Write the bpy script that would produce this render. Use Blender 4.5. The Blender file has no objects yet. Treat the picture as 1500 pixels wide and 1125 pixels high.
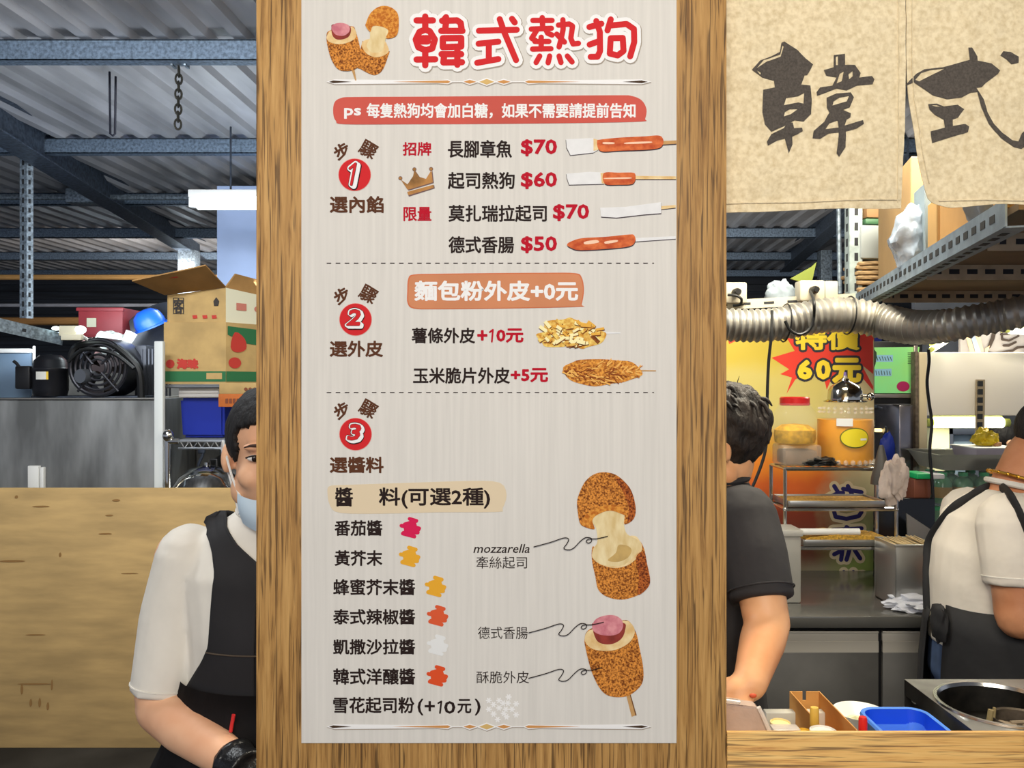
import bpy, bmesh, math, random
from mathutils import Vector, Matrix, Euler
from mathutils.geometry import tessellate_polygon
from mathutils.bvhtree import BVHTree
from mathutils import noise as mnoise
random.seed(7)
SC = bpy.context.scene
COL = SC.collection
PI = math.pi

# ------------------------------------------------------------------ camera
cam_d = bpy.data.cameras.new('camera'); cam_d.sensor_width = 36; cam_d.lens = 36*1200/1500
cam = bpy.data.objects.new('camera', cam_d); COL.objects.link(cam)
cam.location = (0, -1.2, 1.6); cam.rotation_euler = (PI/2, 0, 0)
cam_d.clip_start = .05; cam_d.clip_end = 100
SC.camera = cam
# ------------------------------------------------------------------ world, exposure, lamps
SC.view_settings.view_transform = 'Standard'; SC.view_settings.look = 'None'
SC.view_settings.gamma = 1; SC.view_settings.use_curve_mapping = False
SC.view_settings.exposure = 0.0
W = bpy.data.worlds.new('world'); SC.world = W; W.use_nodes = True
W.node_tree.nodes['Background'].inputs[0].default_value = (.75, .82, 1, 1)
W.node_tree.nodes['Background'].inputs[1].default_value = .5
def lamp(name, loc, target, power, size, col, sy=None):
    l = bpy.data.lights.new(name, 'AREA'); l.energy = power; l.size = size; l.color = col
    if sy: l.shape = 'RECTANGLE'; l.size_y = sy
    o = bpy.data.objects.new(name, l); COL.objects.link(o); o.location = loc
    o.rotation_euler = (Vector(target)-Vector(loc)).to_track_quat('-Z', 'Y').to_euler()
    return o
lamp('aisle_lamp', (-.3, -2.6, 2.9), (0, 0, 1.3), 74, 1.6, (1, .96, .9))
lamp('aisle_lamp', (.5, -2.2, 2.75), (.9, .3, 1.3), 21, .8, (1, .92, .76))
lamp('kitchen_lamp', (1.05, .75, 2.55), (1.1, 1.1, .9), 64, 1.0, (1, .92, .74), .4)
lamp('kitchen_lamp', (2.6, 2.6, 2.7), (2.6, 3.0, .9), 70, 1.2, (1, .95, .78), .5)
lamp('unseen_yard_light', (-1.5, .8, 2.95), (-1.7, 2.3, .8), 48, 1.2, (.93, .97, 1), .3)
lamp('unseen_yard_light', (-1.6, 2.9, 1.9), (-1.9, 4.6, 3.2), 26, 1.6, (.84, .92, 1), .5)  # added light without a fixture, turned up to brighten the roof
lamp('unseen_yard_light', (-3.2, 7.2, 2.7), (-3.5, 9.5, 2.6), 44, 1.6, (1, .95, .88), .3)  # added light, no source in view, brightens the rails at the back
lamp('unseen_yard_light', (1.2, 4.2, 2.0), (1.6, 6.0, 3.2), 60, 1.2, (1, .95, .86), .4)  # added from below to lift the roof on the right, no real source

# ------------------------------------------------------------------ helpers
F = 1200.0
def P(px, py, D):
    return Vector(((px-750)*D/F, D-1.2, 1.6-(py-562.5)*D/F))
def lin(c):
    c = c/255
    return c/12.92 if c <= .04045 else ((c+.055)/1.055)**2.4
def rgb(c): return (lin(c[0]), lin(c[1]), lin(c[2]), 1)
MATS = {}
def mat(name, c, rough=.6, metal=0.0, var=0.0, scale=8, stretch=(1, 1, 1), bump=0.0, bscale=40, c2=None, trans=0.0,
        ior=1.45, emit=None, estr=1.0, det=4, bdet=3, bstretch=None, lo=.35, hi=.65, spec=.5, alpha=1.0, coat=0.0):
    if name in MATS: return MATS[name]
    m = bpy.data.materials.new(name); m.use_nodes = True; nt = m.node_tree; N = nt.nodes; L = nt.links
    b = N['Principled BSDF']
    b.inputs['Base Color'].default_value = rgb(c); b.inputs['Roughness'].default_value = rough
    b.inputs['Metallic'].default_value = metal; b.inputs['IOR'].default_value = ior
    b.inputs['Specular IOR Level'].default_value = spec
    b.inputs['Coat Weight'].default_value = coat
    if trans: b.inputs['Transmission Weight'].default_value = trans
    if alpha < 1: b.inputs['Alpha'].default_value = alpha
    if emit:
        b.inputs['Emission Color'].default_value = rgb(emit); b.inputs['Emission Strength'].default_value = estr
    tc = N.new('ShaderNodeTexCoord')
    if var or c2:
        mp = N.new('ShaderNodeMapping'); mp.inputs['Scale'].default_value = stretch
        ns = N.new('ShaderNodeTexNoise'); ns.inputs['Scale'].default_value = scale; ns.inputs['Detail'].default_value = det
        rp = N.new('ShaderNodeValToRGB'); rp.color_ramp.elements[0].position = lo; rp.color_ramp.elements[1].position = hi
        if c2 is None: c2 = tuple(max(0, v*(1-var)) for v in c)
        rp.color_ramp.elements[0].color = rgb(c2); rp.color_ramp.elements[1].color = rgb(c)
        L.new(tc.outputs['Object'], mp.inputs[0]); L.new(mp.outputs[0], ns.inputs['Vector'])
        L.new(ns.outputs['Fac'], rp.inputs[0]); L.new(rp.outputs[0], b.inputs['Base Color'])
    if bump:
        mp2 = N.new('ShaderNodeMapping'); mp2.inputs['Scale'].default_value = bstretch or stretch
        n2 = N.new('ShaderNodeTexNoise'); n2.inputs['Scale'].default_value = bscale; n2.inputs['Detail'].default_value = bdet
        bp = N.new('ShaderNodeBump'); bp.inputs['Strength'].default_value = bump; bp.inputs['Distance'].default_value = .01
        L.new(tc.outputs['Object'], mp2.inputs[0]); L.new(mp2.outputs[0], n2.inputs['Vector'])
        L.new(n2.outputs['Fac'], bp.inputs['Height']); L.new(bp.outputs[0], b.inputs['Normal'])
    MATS[name] = m
    return m
def wood(name, light, mid, dark, axis, freq=135, scale=1.0):
    """printed wood grain: streaks along one axis"""
    if name in MATS: return MATS[name]
    m = bpy.data.materials.new(name); m.use_nodes = True; nt = m.node_tree; N = nt.nodes; L = nt.links
    b = N['Principled BSDF']; b.inputs['Roughness'].default_value = .5
    tc = N.new('ShaderNodeTexCoord'); mp = N.new('ShaderNodeMapping')
    s = [1, 1, 1]; s[axis] = .05
    mp.inputs['Scale'].default_value = s
    L.new(tc.outputs['Object'], mp.inputs[0])
    mp3 = N.new('ShaderNodeMapping'); s3 = [1, 1, 1]; s3[axis] = .12; mp3.inputs['Scale'].default_value = s3
    L.new(tc.outputs['Object'], mp3.inputs[0])
    a = N.new('ShaderNodeTexNoise'); a.inputs['Scale'].default_value = freq*scale; a.inputs['Detail'].default_value = 6; a.inputs['Roughness'].default_value = .6
    a.inputs['Distortion'].default_value = .6
    L.new(mp.outputs[0], a.inputs['Vector'])
    w = N.new('ShaderNodeTexNoise'); w.inputs['Scale'].default_value = 5*scale; w.inputs['Detail'].default_value = 2
    L.new(mp3.outputs[0], w.inputs['Vector'])
    # long wandering dark pores
    wv = N.new('ShaderNodeTexNoise'); wv.inputs['Scale'].default_value = freq*1.5*scale; wv.inputs['Detail'].default_value = 2
    wv.inputs['Distortion'].default_value = 1.2
    mp2 = N.new('ShaderNodeMapping'); s2 = [1, 1, 1]; s2[axis] = .028; mp2.inputs['Scale'].default_value = s2
    L.new(tc.outputs['Object'], mp2.inputs[0]); L.new(mp2.outputs[0], wv.inputs['Vector'])
    r1 = N.new('ShaderNodeValToRGB'); e = r1.color_ramp.elements
    e[0].position = .3; e[0].color = rgb(dark); e[1].position = .68; e[1].color = rgb(light)
    x = e.new(.47); x.color = rgb(mid)
    L.new(a.outputs['Fac'], r1.inputs[0])
    r2 = N.new('ShaderNodeValToRGB'); e = r2.color_ramp.elements
    e[0].position = .36; e[0].color = (.22, .2, .2, 1); e[1].position = .47; e[1].color = (1, 1, 1, 1)
    L.new(wv.outputs['Fac'], r2.inputs[0])
    mx = N.new('ShaderNodeMix'); mx.data_type = 'RGBA'; mx.blend_type = 'MULTIPLY'; mx.inputs[0].default_value = .85
    L.new(r1.outputs[0], mx.inputs[6]); L.new(r2.outputs[0], mx.inputs[7])
    r3 = N.new('ShaderNodeValToRGB'); e = r3.color_ramp.elements
    e[0].position = .3; e[0].color = (.72, .68, .62, 1); e[1].position = .7; e[1].color = (1, 1, 1, 1)
    L.new(w.outputs['Fac'], r3.inputs[0])
    mx2 = N.new('ShaderNodeMix'); mx2.data_type = 'RGBA'; mx2.blend_type = 'MULTIPLY'; mx2.inputs[0].default_value = 1
    L.new(mx.outputs[2], mx2.inputs[6]); L.new(r3.outputs[0], mx2.inputs[7])
    L.new(mx2.outputs[2], b.inputs['Base Color'])
    MATS[name] = m
    return m
def smoothshade(me, ang=.7):
    if len(me.polygons) == 0: return
    me.polygons.foreach_set('use_smooth', [True]*len(me.polygons))
    me.set_sharp_from_angle(angle=ang)
def wloc(o):
    v = Vector((0, 0, 0))
    while o is not None: v += o.location; o = o.parent
    return v
def finish(name, me, mats, parent=None, ang=.7):
    """mesh datablock in world coordinates -> object"""
    if not isinstance(mats, (list, tuple)): mats = [mats]
    for m in mats: me.materials.append(m)
    smoothshade(me, ang)
    o = bpy.data.objects.new(name, me); COL.objects.link(o)
    if parent is not None:
        off = wloc(parent); o.parent = parent
    else:
        n = len(me.vertices)
        if n:
            xs = [v.co.x for v in me.vertices]; ys = [v.co.y for v in me.vertices]; zs = [v.co.z for v in me.vertices]
            off = Vector(((min(xs)+max(xs))/2, (min(ys)+max(ys))/2, min(zs)))
        else: off = Vector((0, 0, 0))
        o.location = off
    me.transform(Matrix.Translation(-off))
    return o
def obj(name, bm, mats, parent=None, ang=.7, fixn=True):
    if fixn: bmesh.ops.recalc_face_normals(bm, faces=bm.faces)
    me = bpy.data.meshes.new(name); bm.to_mesh(me); bm.free()
    return finish(name, me, mats, parent, ang)
def tag(o, label, cat, group=None, kind=None):
    o['label'] = label; o['category'] = cat
    if group: o['group'] = group
    if kind: o['kind'] = kind
    return o
def thing(name, label, cat, loc, group=None):
    o = bpy.data.objects.new(name, None); COL.objects.link(o); o.location = loc; o.empty_display_size = .05
    return tag(o, label, cat, group)
def struct(name, bm, mats):
    o = obj(name, bm, mats); o['kind'] = 'structure'
    return o
def copy_tree(o, loc, label=None):
    c = o.copy(); COL.objects.link(c); c.location = loc
    if label: c['label'] = label
    for ch in o.children:
        d = ch.copy(); COL.objects.link(d); d.parent = c
        for g in ch.children:
            e = g.copy(); COL.objects.link(e); e.parent = d
    return c
BM = bmesh.new
def setmi(bm, n0, mi):
    if mi:
        bm.faces.ensure_lookup_table()
        for f in bm.faces[n0:]: f.material_index = mi
def box(bm, c, s, bev=0.0, rot=None, mi=0, seg=2):
    """box by centre and size"""
    t = BM(); bmesh.ops.create_cube(t, size=1)
    bmesh.ops.scale(t, vec=s, verts=t.verts)
    if bev: bmesh.ops.bevel(t, geom=t.edges[:], offset=min(bev, min(s)*.49), segments=seg, affect='EDGES', profile=.5)
    M = Matrix.Translation(c) @ (Euler(rot).to_matrix().to_4x4() if rot else Matrix.Identity(4))
    bmesh.ops.transform(t, matrix=M, verts=t.verts)
    merge(bm, t, mi)
def merge(bm, t, mi=0):
    n0 = len(bm.faces); me = bpy.data.meshes.new('tmp'); t.to_mesh(me); t.free(); bm.from_mesh(me); bpy.data.meshes.remove(me)
    setmi(bm, n0, mi)
def b2(bm, lo, hi, bev=0.0, mi=0):
    lo = Vector(lo); hi = Vector(hi)
    box(bm, (lo+hi)/2, [max(1e-5, abs(v)) for v in (hi-lo)], bev, None, mi)
def ring(bm, c, n, u, v, ru, rv):
    return [bm.verts.new(c + u*(ru*math.cos(2*PI*i/n)) + v*(rv*math.sin(2*PI*i/n))) for i in range(n)]
def bridge(bm, a, b, mi=0):
    n = len(a)
    for i in range(n):
        f = bm.faces.new((a[i], a[(i+1) % n], b[(i+1) % n], b[i])); f.material_index = mi
def cap(bm, a, mi=0):
    f = bm.faces.new(a); f.material_index = mi
def frames(pts):
    """parallel-transport frames along a polyline"""
    pts = [Vector(p) for p in pts]; out = []; n = len(pts); u = None
    for i in range(n):
        t = (pts[min(i+1, n-1)]-pts[max(i-1, 0)]).normalized()
        if u is None:
            ref = Vector((0, 0, 1)) if abs(t.z) < .9 else Vector((1, 0, 0))
            u = t.cross(ref).normalized()
        else:
            u = (u - t*u.dot(t)).normalized()
        out.append((pts[i], u, t.cross(u).normalized()))
    return out
def tube(bm, pts, r, n=10, caps=True, mi=0, rv=None):
    """sweep; r number or list; rv second radius (number or list)"""
    fr = frames(pts); prev = None
    for i, (c, u, v) in enumerate(fr):
        a = r[i] if isinstance(r, (list, tuple)) else r
        b = a if rv is None else (rv[i] if isinstance(rv, (list, tuple)) else rv)
        g = ring(bm, c, n, u, v, a, b)
        if prev: bridge(bm, prev, g, mi)
        elif caps: cap(bm, g, mi)
        prev = g
    if caps: cap(bm, prev, mi)
def lathe(bm, c, prof, n=32, mi=0, sx=1.0, sy=1.0):
    """profile [(r, z)] about vertical axis at c"""
    c = Vector(c); prev = None; X = Vector((1, 0, 0)); Y = Vector((0, 1, 0))
    for r, z in prof:
        if r < 1e-6: g = [bm.verts.new(c+Vector((0, 0, z)))]
        else: g = ring(bm, c+Vector((0, 0, z)), n, X, Y, r*sx, r*sy)
        if prev is not None:
            if len(prev) == 1 and len(g) > 1:
                for i in range(n): bm.faces.new((prev[0], g[i], g[(i+1) % n])).material_index = mi
            elif len(g) == 1 and len(prev) > 1:
                for i in range(n): bm.faces.new((prev[i], prev[(i+1) % n], g[0])).material_index = mi
            elif len(g) > 1: bridge(bm, prev, g, mi)
        prev = g
def ball(bm, c, r, rot=None, sub=3, mi=0):
    t = BM(); bmesh.ops.create_icosphere(t, subdivisions=sub, radius=1)
    s = (r, r, r) if not isinstance(r, (list, tuple)) else r
    bmesh.ops.scale(t, vec=s, verts=t.verts)
    M = Matrix.Translation(c) @ (Euler(rot).to_matrix().to_4x4() if rot else Matrix.Identity(4))
    bmesh.ops.transform(t, matrix=M, verts=t.verts); merge(bm, t, mi)
def spline(pts, k=6, closed=False):
    """Catmull-Rom"""
    pts = [Vector(p) for p in pts]; n = len(pts); out = []
    for i in range(n if closed else n-1):
        if closed: a, b, c, d = (pts[(i+j-1) % n] for j in range(4))
        else: a, b, c, d = pts[max(i-1, 0)], pts[i], pts[i+1], pts[min(i+2, n-1)]
        for s in range(k):
            t = s/k
            out.append(.5*((2*b)+(c-a)*t+(2*a-5*b+4*c-d)*t*t+(3*b-3*c+d-a)*t*t*t))
    if not closed: out.append(pts[-1])
    return out
def extrude_poly(bm, pts, vec, mi=0):
    """solid prism from a planar loop of world points"""
    vec = Vector(vec); a = [bm.verts.new(Vector(p)) for p in pts]; b = [bm.verts.new(Vector(p)+vec) for p in pts]
    tris = tessellate_polygon([[Vector(p) for p in pts]])
    for t in tris:
        bm.faces.new([a[i] for i in t]).material_index = mi
        bm.faces.new([b[i] for i in reversed(t)]).material_index = mi
    bridge(bm, a, b, mi)
def rnd(a, b): return random.uniform(a, b)

# flat print in a plane: map(px,py,layer) -> world
class Print:
    def __init__(s, D, step=.00022, fn=None):
        s.D = D; s.step = step; s.i = 0
        s.fn0 = fn or (lambda x, y, k: P(x, y, D-step*k))
        # overlapping pieces of one print are laid a hair apart
        s.fn = lambda x, y, k: s.fn0(x, y, k+(s.i % 96)*.0095)
    def nx(s): s.i += 1
    def poly(s, bm, loops, k, mi=0, smooth=0):
        if not isinstance(loops[0][0], (tuple, list, Vector)): loops = [loops]
        L2 = []
        for l in loops:
            q = [Vector((p[0], p[1], 0)) for p in l]
            if smooth: q = spline(q, smooth, True)
            L2.append(q)
        s.nx(); vs = [bm.verts.new(s.fn(p.x, p.y, k)) for l in L2 for p in l]
        for t in tessellate_polygon(L2):
            try: bm.faces.new([vs[i] for i in t]).material_index = mi
            except ValueError: pass
    def disc(s, bm, x, y, r, k, mi=0, n=12, ry=None):
        s.nx(); vs = [bm.verts.new(s.fn(x+r*math.cos(2*PI*i/n), y+(ry or r)*math.sin(2*PI*i/n), k)) for i in range(n)]
        bm.faces.new(vs).material_index = mi
    def stroke(s, bm, pts, w, k, mi=0, smooth=0, closed=False, caps=True):
        q = [Vector((p[0], p[1], 0)) for p in pts]
        if smooth: q = spline(q, smooth, closed)
        if closed: q = q+[q[0]]
        n = len(q)
        for i in range(n-1):
            a, b = q[i], q[i+1]; d = b-a
            if d.length < 1e-6: continue
            d.normalize(); m = Vector((-d.y, d.x, 0))
            wa = (w[i] if isinstance(w, list) else w)/2; wb = (w[i+1] if isinstance(w, list) else w)/2
            s.nx(); vs = [bm.verts.new(s.fn(p.x, p.y, k)) for p in (a+m*wa, b+m*wb, b-m*wb, a-m*wa)]
            bm.faces.new(vs).material_index = mi
        if caps:
            for i, p in enumerate(q):
                ww = (w[min(i, len(w)-1)] if isinstance(w, list) else w)/2
                if ww > .3: s.disc(bm, p.x, p.y, ww, k, mi, 12 if ww > 2 else 8)
    def text(s, bm, body, bb, k, mi=0, bold=.5, rot=0.0, shear=0.0, space=1.0):
        """string fitted into the box bb = (x0,y0,x1,y1); bold = px of rounded thickening"""
        vs, polys, edges = glyphs(body, space)
        x0 = min(v[0] for v in vs); x1 = max(v[0] for v in vs); y0 = min(v[1] for v in vs); y1 = max(v[1] for v in vs)
        bx0, by0, bx1, by1 = bb[0]+bold, bb[1]+bold, bb[2]-bold, bb[3]-bold
        cx, cy = (bx0+bx1)/2, (by0+by1)/2; cr, sr = math.cos(rot), math.sin(rot)
        def mp(v):
            x = bx0+(v[0]-x0)/(x1-x0)*(bx1-bx0); y = by1-(v[1]-y0)/(y1-y0)*(by1-by0)
            x += shear*(cy-y)
            dx, dy = x-cx, y-cy
            return (cx+dx*cr-dy*sr, cy+dx*sr+dy*cr)
        q = [mp(v) for v in vs]
        s.i = 0; w = [bm.verts.new(s.fn(p[0], p[1], k)) for p in q]
        for f in polys:
            try: bm.faces.new([w[i] for i in f]).material_index = mi
            except ValueError: pass
        if bold > 0:
            for a, b in edges:
                ax, ay = q[a]; bx, by = q[b]; dx, dy = bx-ax, by-ay; l = math.hypot(dx, dy)
                if l < 1e-6: continue
                mx, my = -dy/l*bold, dx/l*bold; s.nx()
                if s.i % 96 == 0: s.nx()
                bm.faces.new([bm.verts.new(s.fn(*p, k)) for p in ((ax+mx, ay+my), (bx+mx, by+my), (bx-mx, by-my), (ax-mx, ay-my))]).material_index = mi
            for i in set(i for e in edges for i in e):
                s.disc(bm, q[i][0], q[i][1], bold, k, mi, 7)
GL = {}
def glyphs(body, space):
    if (body, space) in GL: return GL[(body, space)]
    cu = bpy.data.curves.new('glyphs', 'FONT'); cu.body = body; cu.resolution_u = 2; cu.space_character = space
    o = bpy.data.objects.new('glyphs', cu); COL.objects.link(o)
    bpy.context.view_layer.update()
    me = bpy.data.meshes.new_from_object(o.evaluated_get(bpy.context.evaluated_depsgraph_get()))
    bm = BM(); bm.from_mesh(me); bmesh.ops.remove_doubles(bm, verts=bm.verts, dist=1e-5)
    bm.verts.index_update()
    vs = [(v.co.x, v.co.y) for v in bm.verts]
    polys = [[v.index for v in f.verts] for f in bm.faces]
    edges = [(e.verts[0].index, e.verts[1].index) for e in bm.edges if len(e.link_faces) < 2]
    bm.free(); bpy.data.objects.remove(o); bpy.data.curves.remove(cu); bpy.data.meshes.remove(me)
    GL[(body, space)] = (vs, polys, edges)
    return GL[(body, space)]

# ------------------------------------------------------------------ common materials
oak = wood('oak laminate', (216, 170, 104), (190, 144, 82), (134, 94, 48), 2)
oak_pale = wood('pale oak board', (246, 202, 124), (236, 184, 104), (184, 126, 62), 0, 130)
galv = mat('galvanized steel', (150, 165, 178), .45, .55, .35, 55, bump=.05)
darksteel = mat('dark steel', (70, 78, 92), .5, .4, .3, 20)
steel = mat('stainless steel', (186, 186, 182), .3, .75, .1, 6, (1, 1, .1))
steel_dull = mat('dull stainless steel', (128, 126, 122), .4, .55, .15, 5)
black = mat('black plastic', (22, 22, 24), .45)
white = mat('white plastic', (228, 228, 224), .45)
card = mat('corrugated cardboard', (192, 160, 104), .85, 0, .12, 9)
card2 = mat('brown cardboard', (170, 128, 74), .85, 0, .15, 7)
skin = mat('skin', (238, 188, 150), .55, 0, .06, 14, c2=(228, 170, 132))
rubber = mat('black rubber', (18, 19, 20), .5)
blackcloth = mat('black cloth', (36, 35, 37), .85, 0, .25, 9, bump=.3, bscale=14)
whitecloth = mat('white cotton', (232, 226, 214), .9, 0, .05, 8, bump=.35, bscale=11)
darkhair = mat('dark hair', (24, 20, 20), .7, 0, .5, 60, (1, 1, .25), bump=.4, bscale=120)
tubelight = mat('fluorescent tube', (255, 255, 255), .5, emit=(235, 255, 250), estr=6)
tubewarm = mat('yellowish fluorescent tube', (255, 255, 240), .5, emit=(255, 255, 215), estr=6)

# ------------------------------------------------------------------ floor and roof
b = BM(); b2(b, (-12, -4, -.06), (10, 11, 0)); struct('floor', b, mat('dark floor', (52, 50, 46), .7, 0, .5, 3))
# corrugated roof: ribs run away from the camera
b = BM(); prof = []
x = -12.0
while x < 10:
    prof += [(x, 0), (x+.045, .0), (x+.062, .032), (x+.118, .032), (x+.135, 0)]; x += .175
yaw = .07
for yy in (-4.0, 11.2):
    for (xx, zz) in prof: b.verts.new((xx+yy*yaw, yy, 3.2-zz))
b.verts.ensure_lookup_table(); n = len(prof)
for i in range(n-1): b.faces.new((b.verts[i], b.verts[i+1], b.verts[n+i+1], b.verts[n+i]))
r = bmesh.ops.extrude_face_region(b, geom=b.faces[:])
for v in [g for g in r['geom'] if isinstance(g, bmesh.types.BMVert)]: v.co.z += .006
struct('ceiling', b, mat('corrugated roof sheet', (196, 196, 200), .45, .2, .25, 3, (1, .3, 1)))
# purlins: C-sections
for i in range(6):
    D = 3.72+1.5*i; y = D-1.2
    b = BM(); b2(b, (-12, y+.055, 3.07), (10, y+.06, 3.165)); b2(b, (-12, y, 3.07), (10, y+.06, 3.076)); b2(b, (-12, y, 3.16), (10, y+.06, 3.166))
    b2(b, (-12, y, 3.07), (10, y+.004, 3.165)); b2(b, (-12, y+.06, 3.095), (10, y+.068, 3.14))
    struct('trim_%d' % (i+1), b, mat('galvanized purlin', (132, 152, 174), .5, .4, .3, 60, bump=.05))
# sloping-away rafters
def rafter(nm, p, q, w, h):
    p = Vector(p); q = Vector(q); d = (q-p); L = d.length; a = math.atan2(d.x, d.y)
    b = BM(); m = (p+q)/2
    box(b, m+Vector((0, 0, 0)), (w, L, .01), rot=(0, 0, -a)); box(b, m+Vector((0, 0, h)), (w, L, .01), rot=(0, 0, -a)); box(b, m+Vector((0, 0, h/2)), (.012, L, h), rot=(0, 0, -a))
    struct(nm, b, mat('grey painted rafter', (92, 104, 120), .55, .3, .3, 40))
zr = 3.0
def onz(px, py, z):
    D = (z-1.6)*F/(562.5-py); return P(px, py, D)
rafter('trim_7', onz(-60, 165, zr), onz(292, 380, zr), .16, .2)
rafter('trim_8', onz(1330, 240, zr), onz(1150, 398, zr), .14, .18)
# column under the left rafter, and one on the right
b = BM(); D = 8.6; p = P(277, 400, D); b2(b, (p.x-.09, p.y-.08, 0), (p.x+.09, p.y+.08, 3.0), .01); struct('trim_9', b, galv)
b = BM(); D = 8.6; p = P(1208, 400, D); b2(b, (p.x-.06, p.y-.06, 0), (p.x+.06, p.y+.06, 3.0), .01); struct('trim_10', b, galv)
# added slatted wall with the outdoor night dark in its colour, pale blue wall
b = BM(); b2(b, (-12, 10.2, 0), (10, 10.3, 3.25)); 
for i in range(14):
    z = .25+i*.21; b2(b, (-12, 10.17, z), (10, 10.21, z+.12), .01)
struct('wall_back', b, mat('night dark slats', (38, 44, 54), .6, 0, .5, 4, (.3, 1, 6)))
b = BM(); b2(b, (-2.16, 4.8, 0), (-1.45, 4.9, 3.05)); struct('wall_left', b, mat('pale blue wall', (176, 196, 236), .7, 0, .08, 2))
b = BM(); b2(b, (-6.9, 3.32, 0), (-1.3, 3.4, 1.66), 0)
struct('wall_rear', b, mat('stained concrete', (128, 126, 120), .85, 0, .35, 5, bump=.1, bscale=20))
# rails in the dark behind
def rail(label, z, y, x0, x1, r, m, g='rails across the night dark slats'):
    b = BM(); tube(b, [(x0, y, z), (x1, y, z)], r, 8)
    return tag(obj('rail', b, m), label, 'rail', g)
Dp = 10.0
rail('orange-lit coloured long rail highest across the night dark slats', P(0, 406, Dp).z, 8.8, -10, -3.2, .032, mat('orange-lit rail', (240, 186, 116), .4, .1, .1, 3))  # orange light falling on this rail is put into its base colour
rail('thin silver rail below the orange-lit coloured one', P(0, 447, Dp).z, 8.82, -10, -3.2, .022, mat('bright rail', (190, 194, 206), .35, .2, .2, 3))
rail('wooden pole lowest behind the red crate', P(0, 470, Dp).z, 8.84, -10, -3.2, .05, mat('wood pole', (190, 140, 84), .6, 0, .3, 4, (.3, 1, 1)))

# ------------------------------------------------------------------ the pillar and the counter
b = BM(); b2(b, (-.375, 0, 0), (.3145, .06, 3.15), .0015)
pil = tag(obj('pillar', b, oak), 'wood-grain laminate pillar carrying the hot dog menu', 'pillar', kind='structure')
b = BM(); b2(b, (.3152, .0, 0), (2.6, .006, 1.09), .001)
ctr = thing('service_counter', 'pale oak fronted service counter right of the pillar', 'counter', (1.4, .2, 0))
obj('front_board', b, oak_pale, ctr)
b = BM(); b2(b, (.3152, .0065, .93), (2.6, .39, .955), .002); obj('worktop', b, steel, ctr)
b = BM(); b2(b, (.33, .06, 0), (2.58, .37, .929)); obj('base_cabinet', b, steel_dull, ctr)

# ------------------------------------------------------------------ menu poster
DP = 1.1966
_mat = mat
def mat(*a, **k): k.setdefault('spec', .08); return _mat(*a, **k)
pr = Print(DP)
ink = mat('dark brown ink', (44, 33, 31), .6); brown = mat('brown ink', (92, 56, 38), .6)
crim = mat('crimson ink', (186, 22, 44), .6); red = mat('red ink', (208, 44, 48), .6); redlt = mat('coral ink', (207, 92, 80), .6, 0, .06, 9)
wink = mat('white ink', (240, 238, 236), .6); tan = mat('tan ink', (222, 203, 172), .6); orange = mat('orange ink', (212, 140, 100), .6, 0, .05, 9)
shad = mat('grey ink', (168, 156, 142), .6); gold = mat('gold ink', (196, 140, 80), .5, 0, .35, 30); palegold = mat('pale gold ink', (214, 178, 112), .6)
paper = mat('poster paper', (222, 217, 209), .55, 0, .045, 160, (1, 1, .03), lo=.3, hi=.7)
crust = mat('printed crumb crust', (226, 148, 66), .6, 0, 0, 420, c2=(112, 56, 26), lo=.36, hi=.62, det=3)
crust_d = mat('printed dark crust', (190, 104, 48), .6, 0, 0, 420, c2=(90, 38, 26), lo=.36, hi=.62, det=3)
crust_l = mat('printed golden crust', (222, 152, 66), .6, 0, 0, 260, c2=(184, 104, 40), lo=.4, hi=.6)
dough = mat('printed dough', (238, 214, 164), .6, 0, 0, 60, c2=(220, 180, 120)); cheese = mat('printed cheese', (236, 218, 172), .6, 0, 0, 70, (1, 1, .4), c2=(214, 186, 130))
cheese_d = mat('printed cheese hollow', (206, 172, 108), .6, 0, .1, 50)
saus_pink = mat('printed sausage cut', (222, 150, 154), .6, 0, 0, 80, c2=(196, 112, 124)); saus_red = mat('printed sausage skin', (158, 66, 58), .6, 0, .2, 60)
saus = mat('printed sausage', (222, 118, 68), .6, 0, 0, 130, (.6, 1, 1), c2=(186, 78, 46)); saus_l = mat('printed sausage shine', (246, 206, 176), .6)
stick = mat('printed stick', (206, 160, 104), .6, 0, .1, 60); whites = mat('printed white batter', (232, 231, 230), .6, 0, .03, 60)
fry = mat('printed potato', (246, 216, 120), .6, 0, 0, 160, c2=(206, 140, 50)); fry_l = mat('printed pale potato', (250, 238, 180), .6); fry_d = mat('printed browned potato', (150, 84, 40), .6, 0, .4, 200)
flake = mat('printed corn flakes', (232, 160, 70), .6, 0, 0, 300, c2=(150, 78, 34), lo=.35, hi=.62)
poster = thing('menu_poster', 'tall cream hot dog menu poster on the wood-grain pillar', 'poster', (-.03, -.003, .4))
b = BM(); z0 = P(0, 1088.5, DP).z
b2(b, (P(441.5, 0, DP).x, -.0032, z0), (P(991, 0, DP).x, -.0003, 2.35))
obj('sheet', b, paper, poster)
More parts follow.
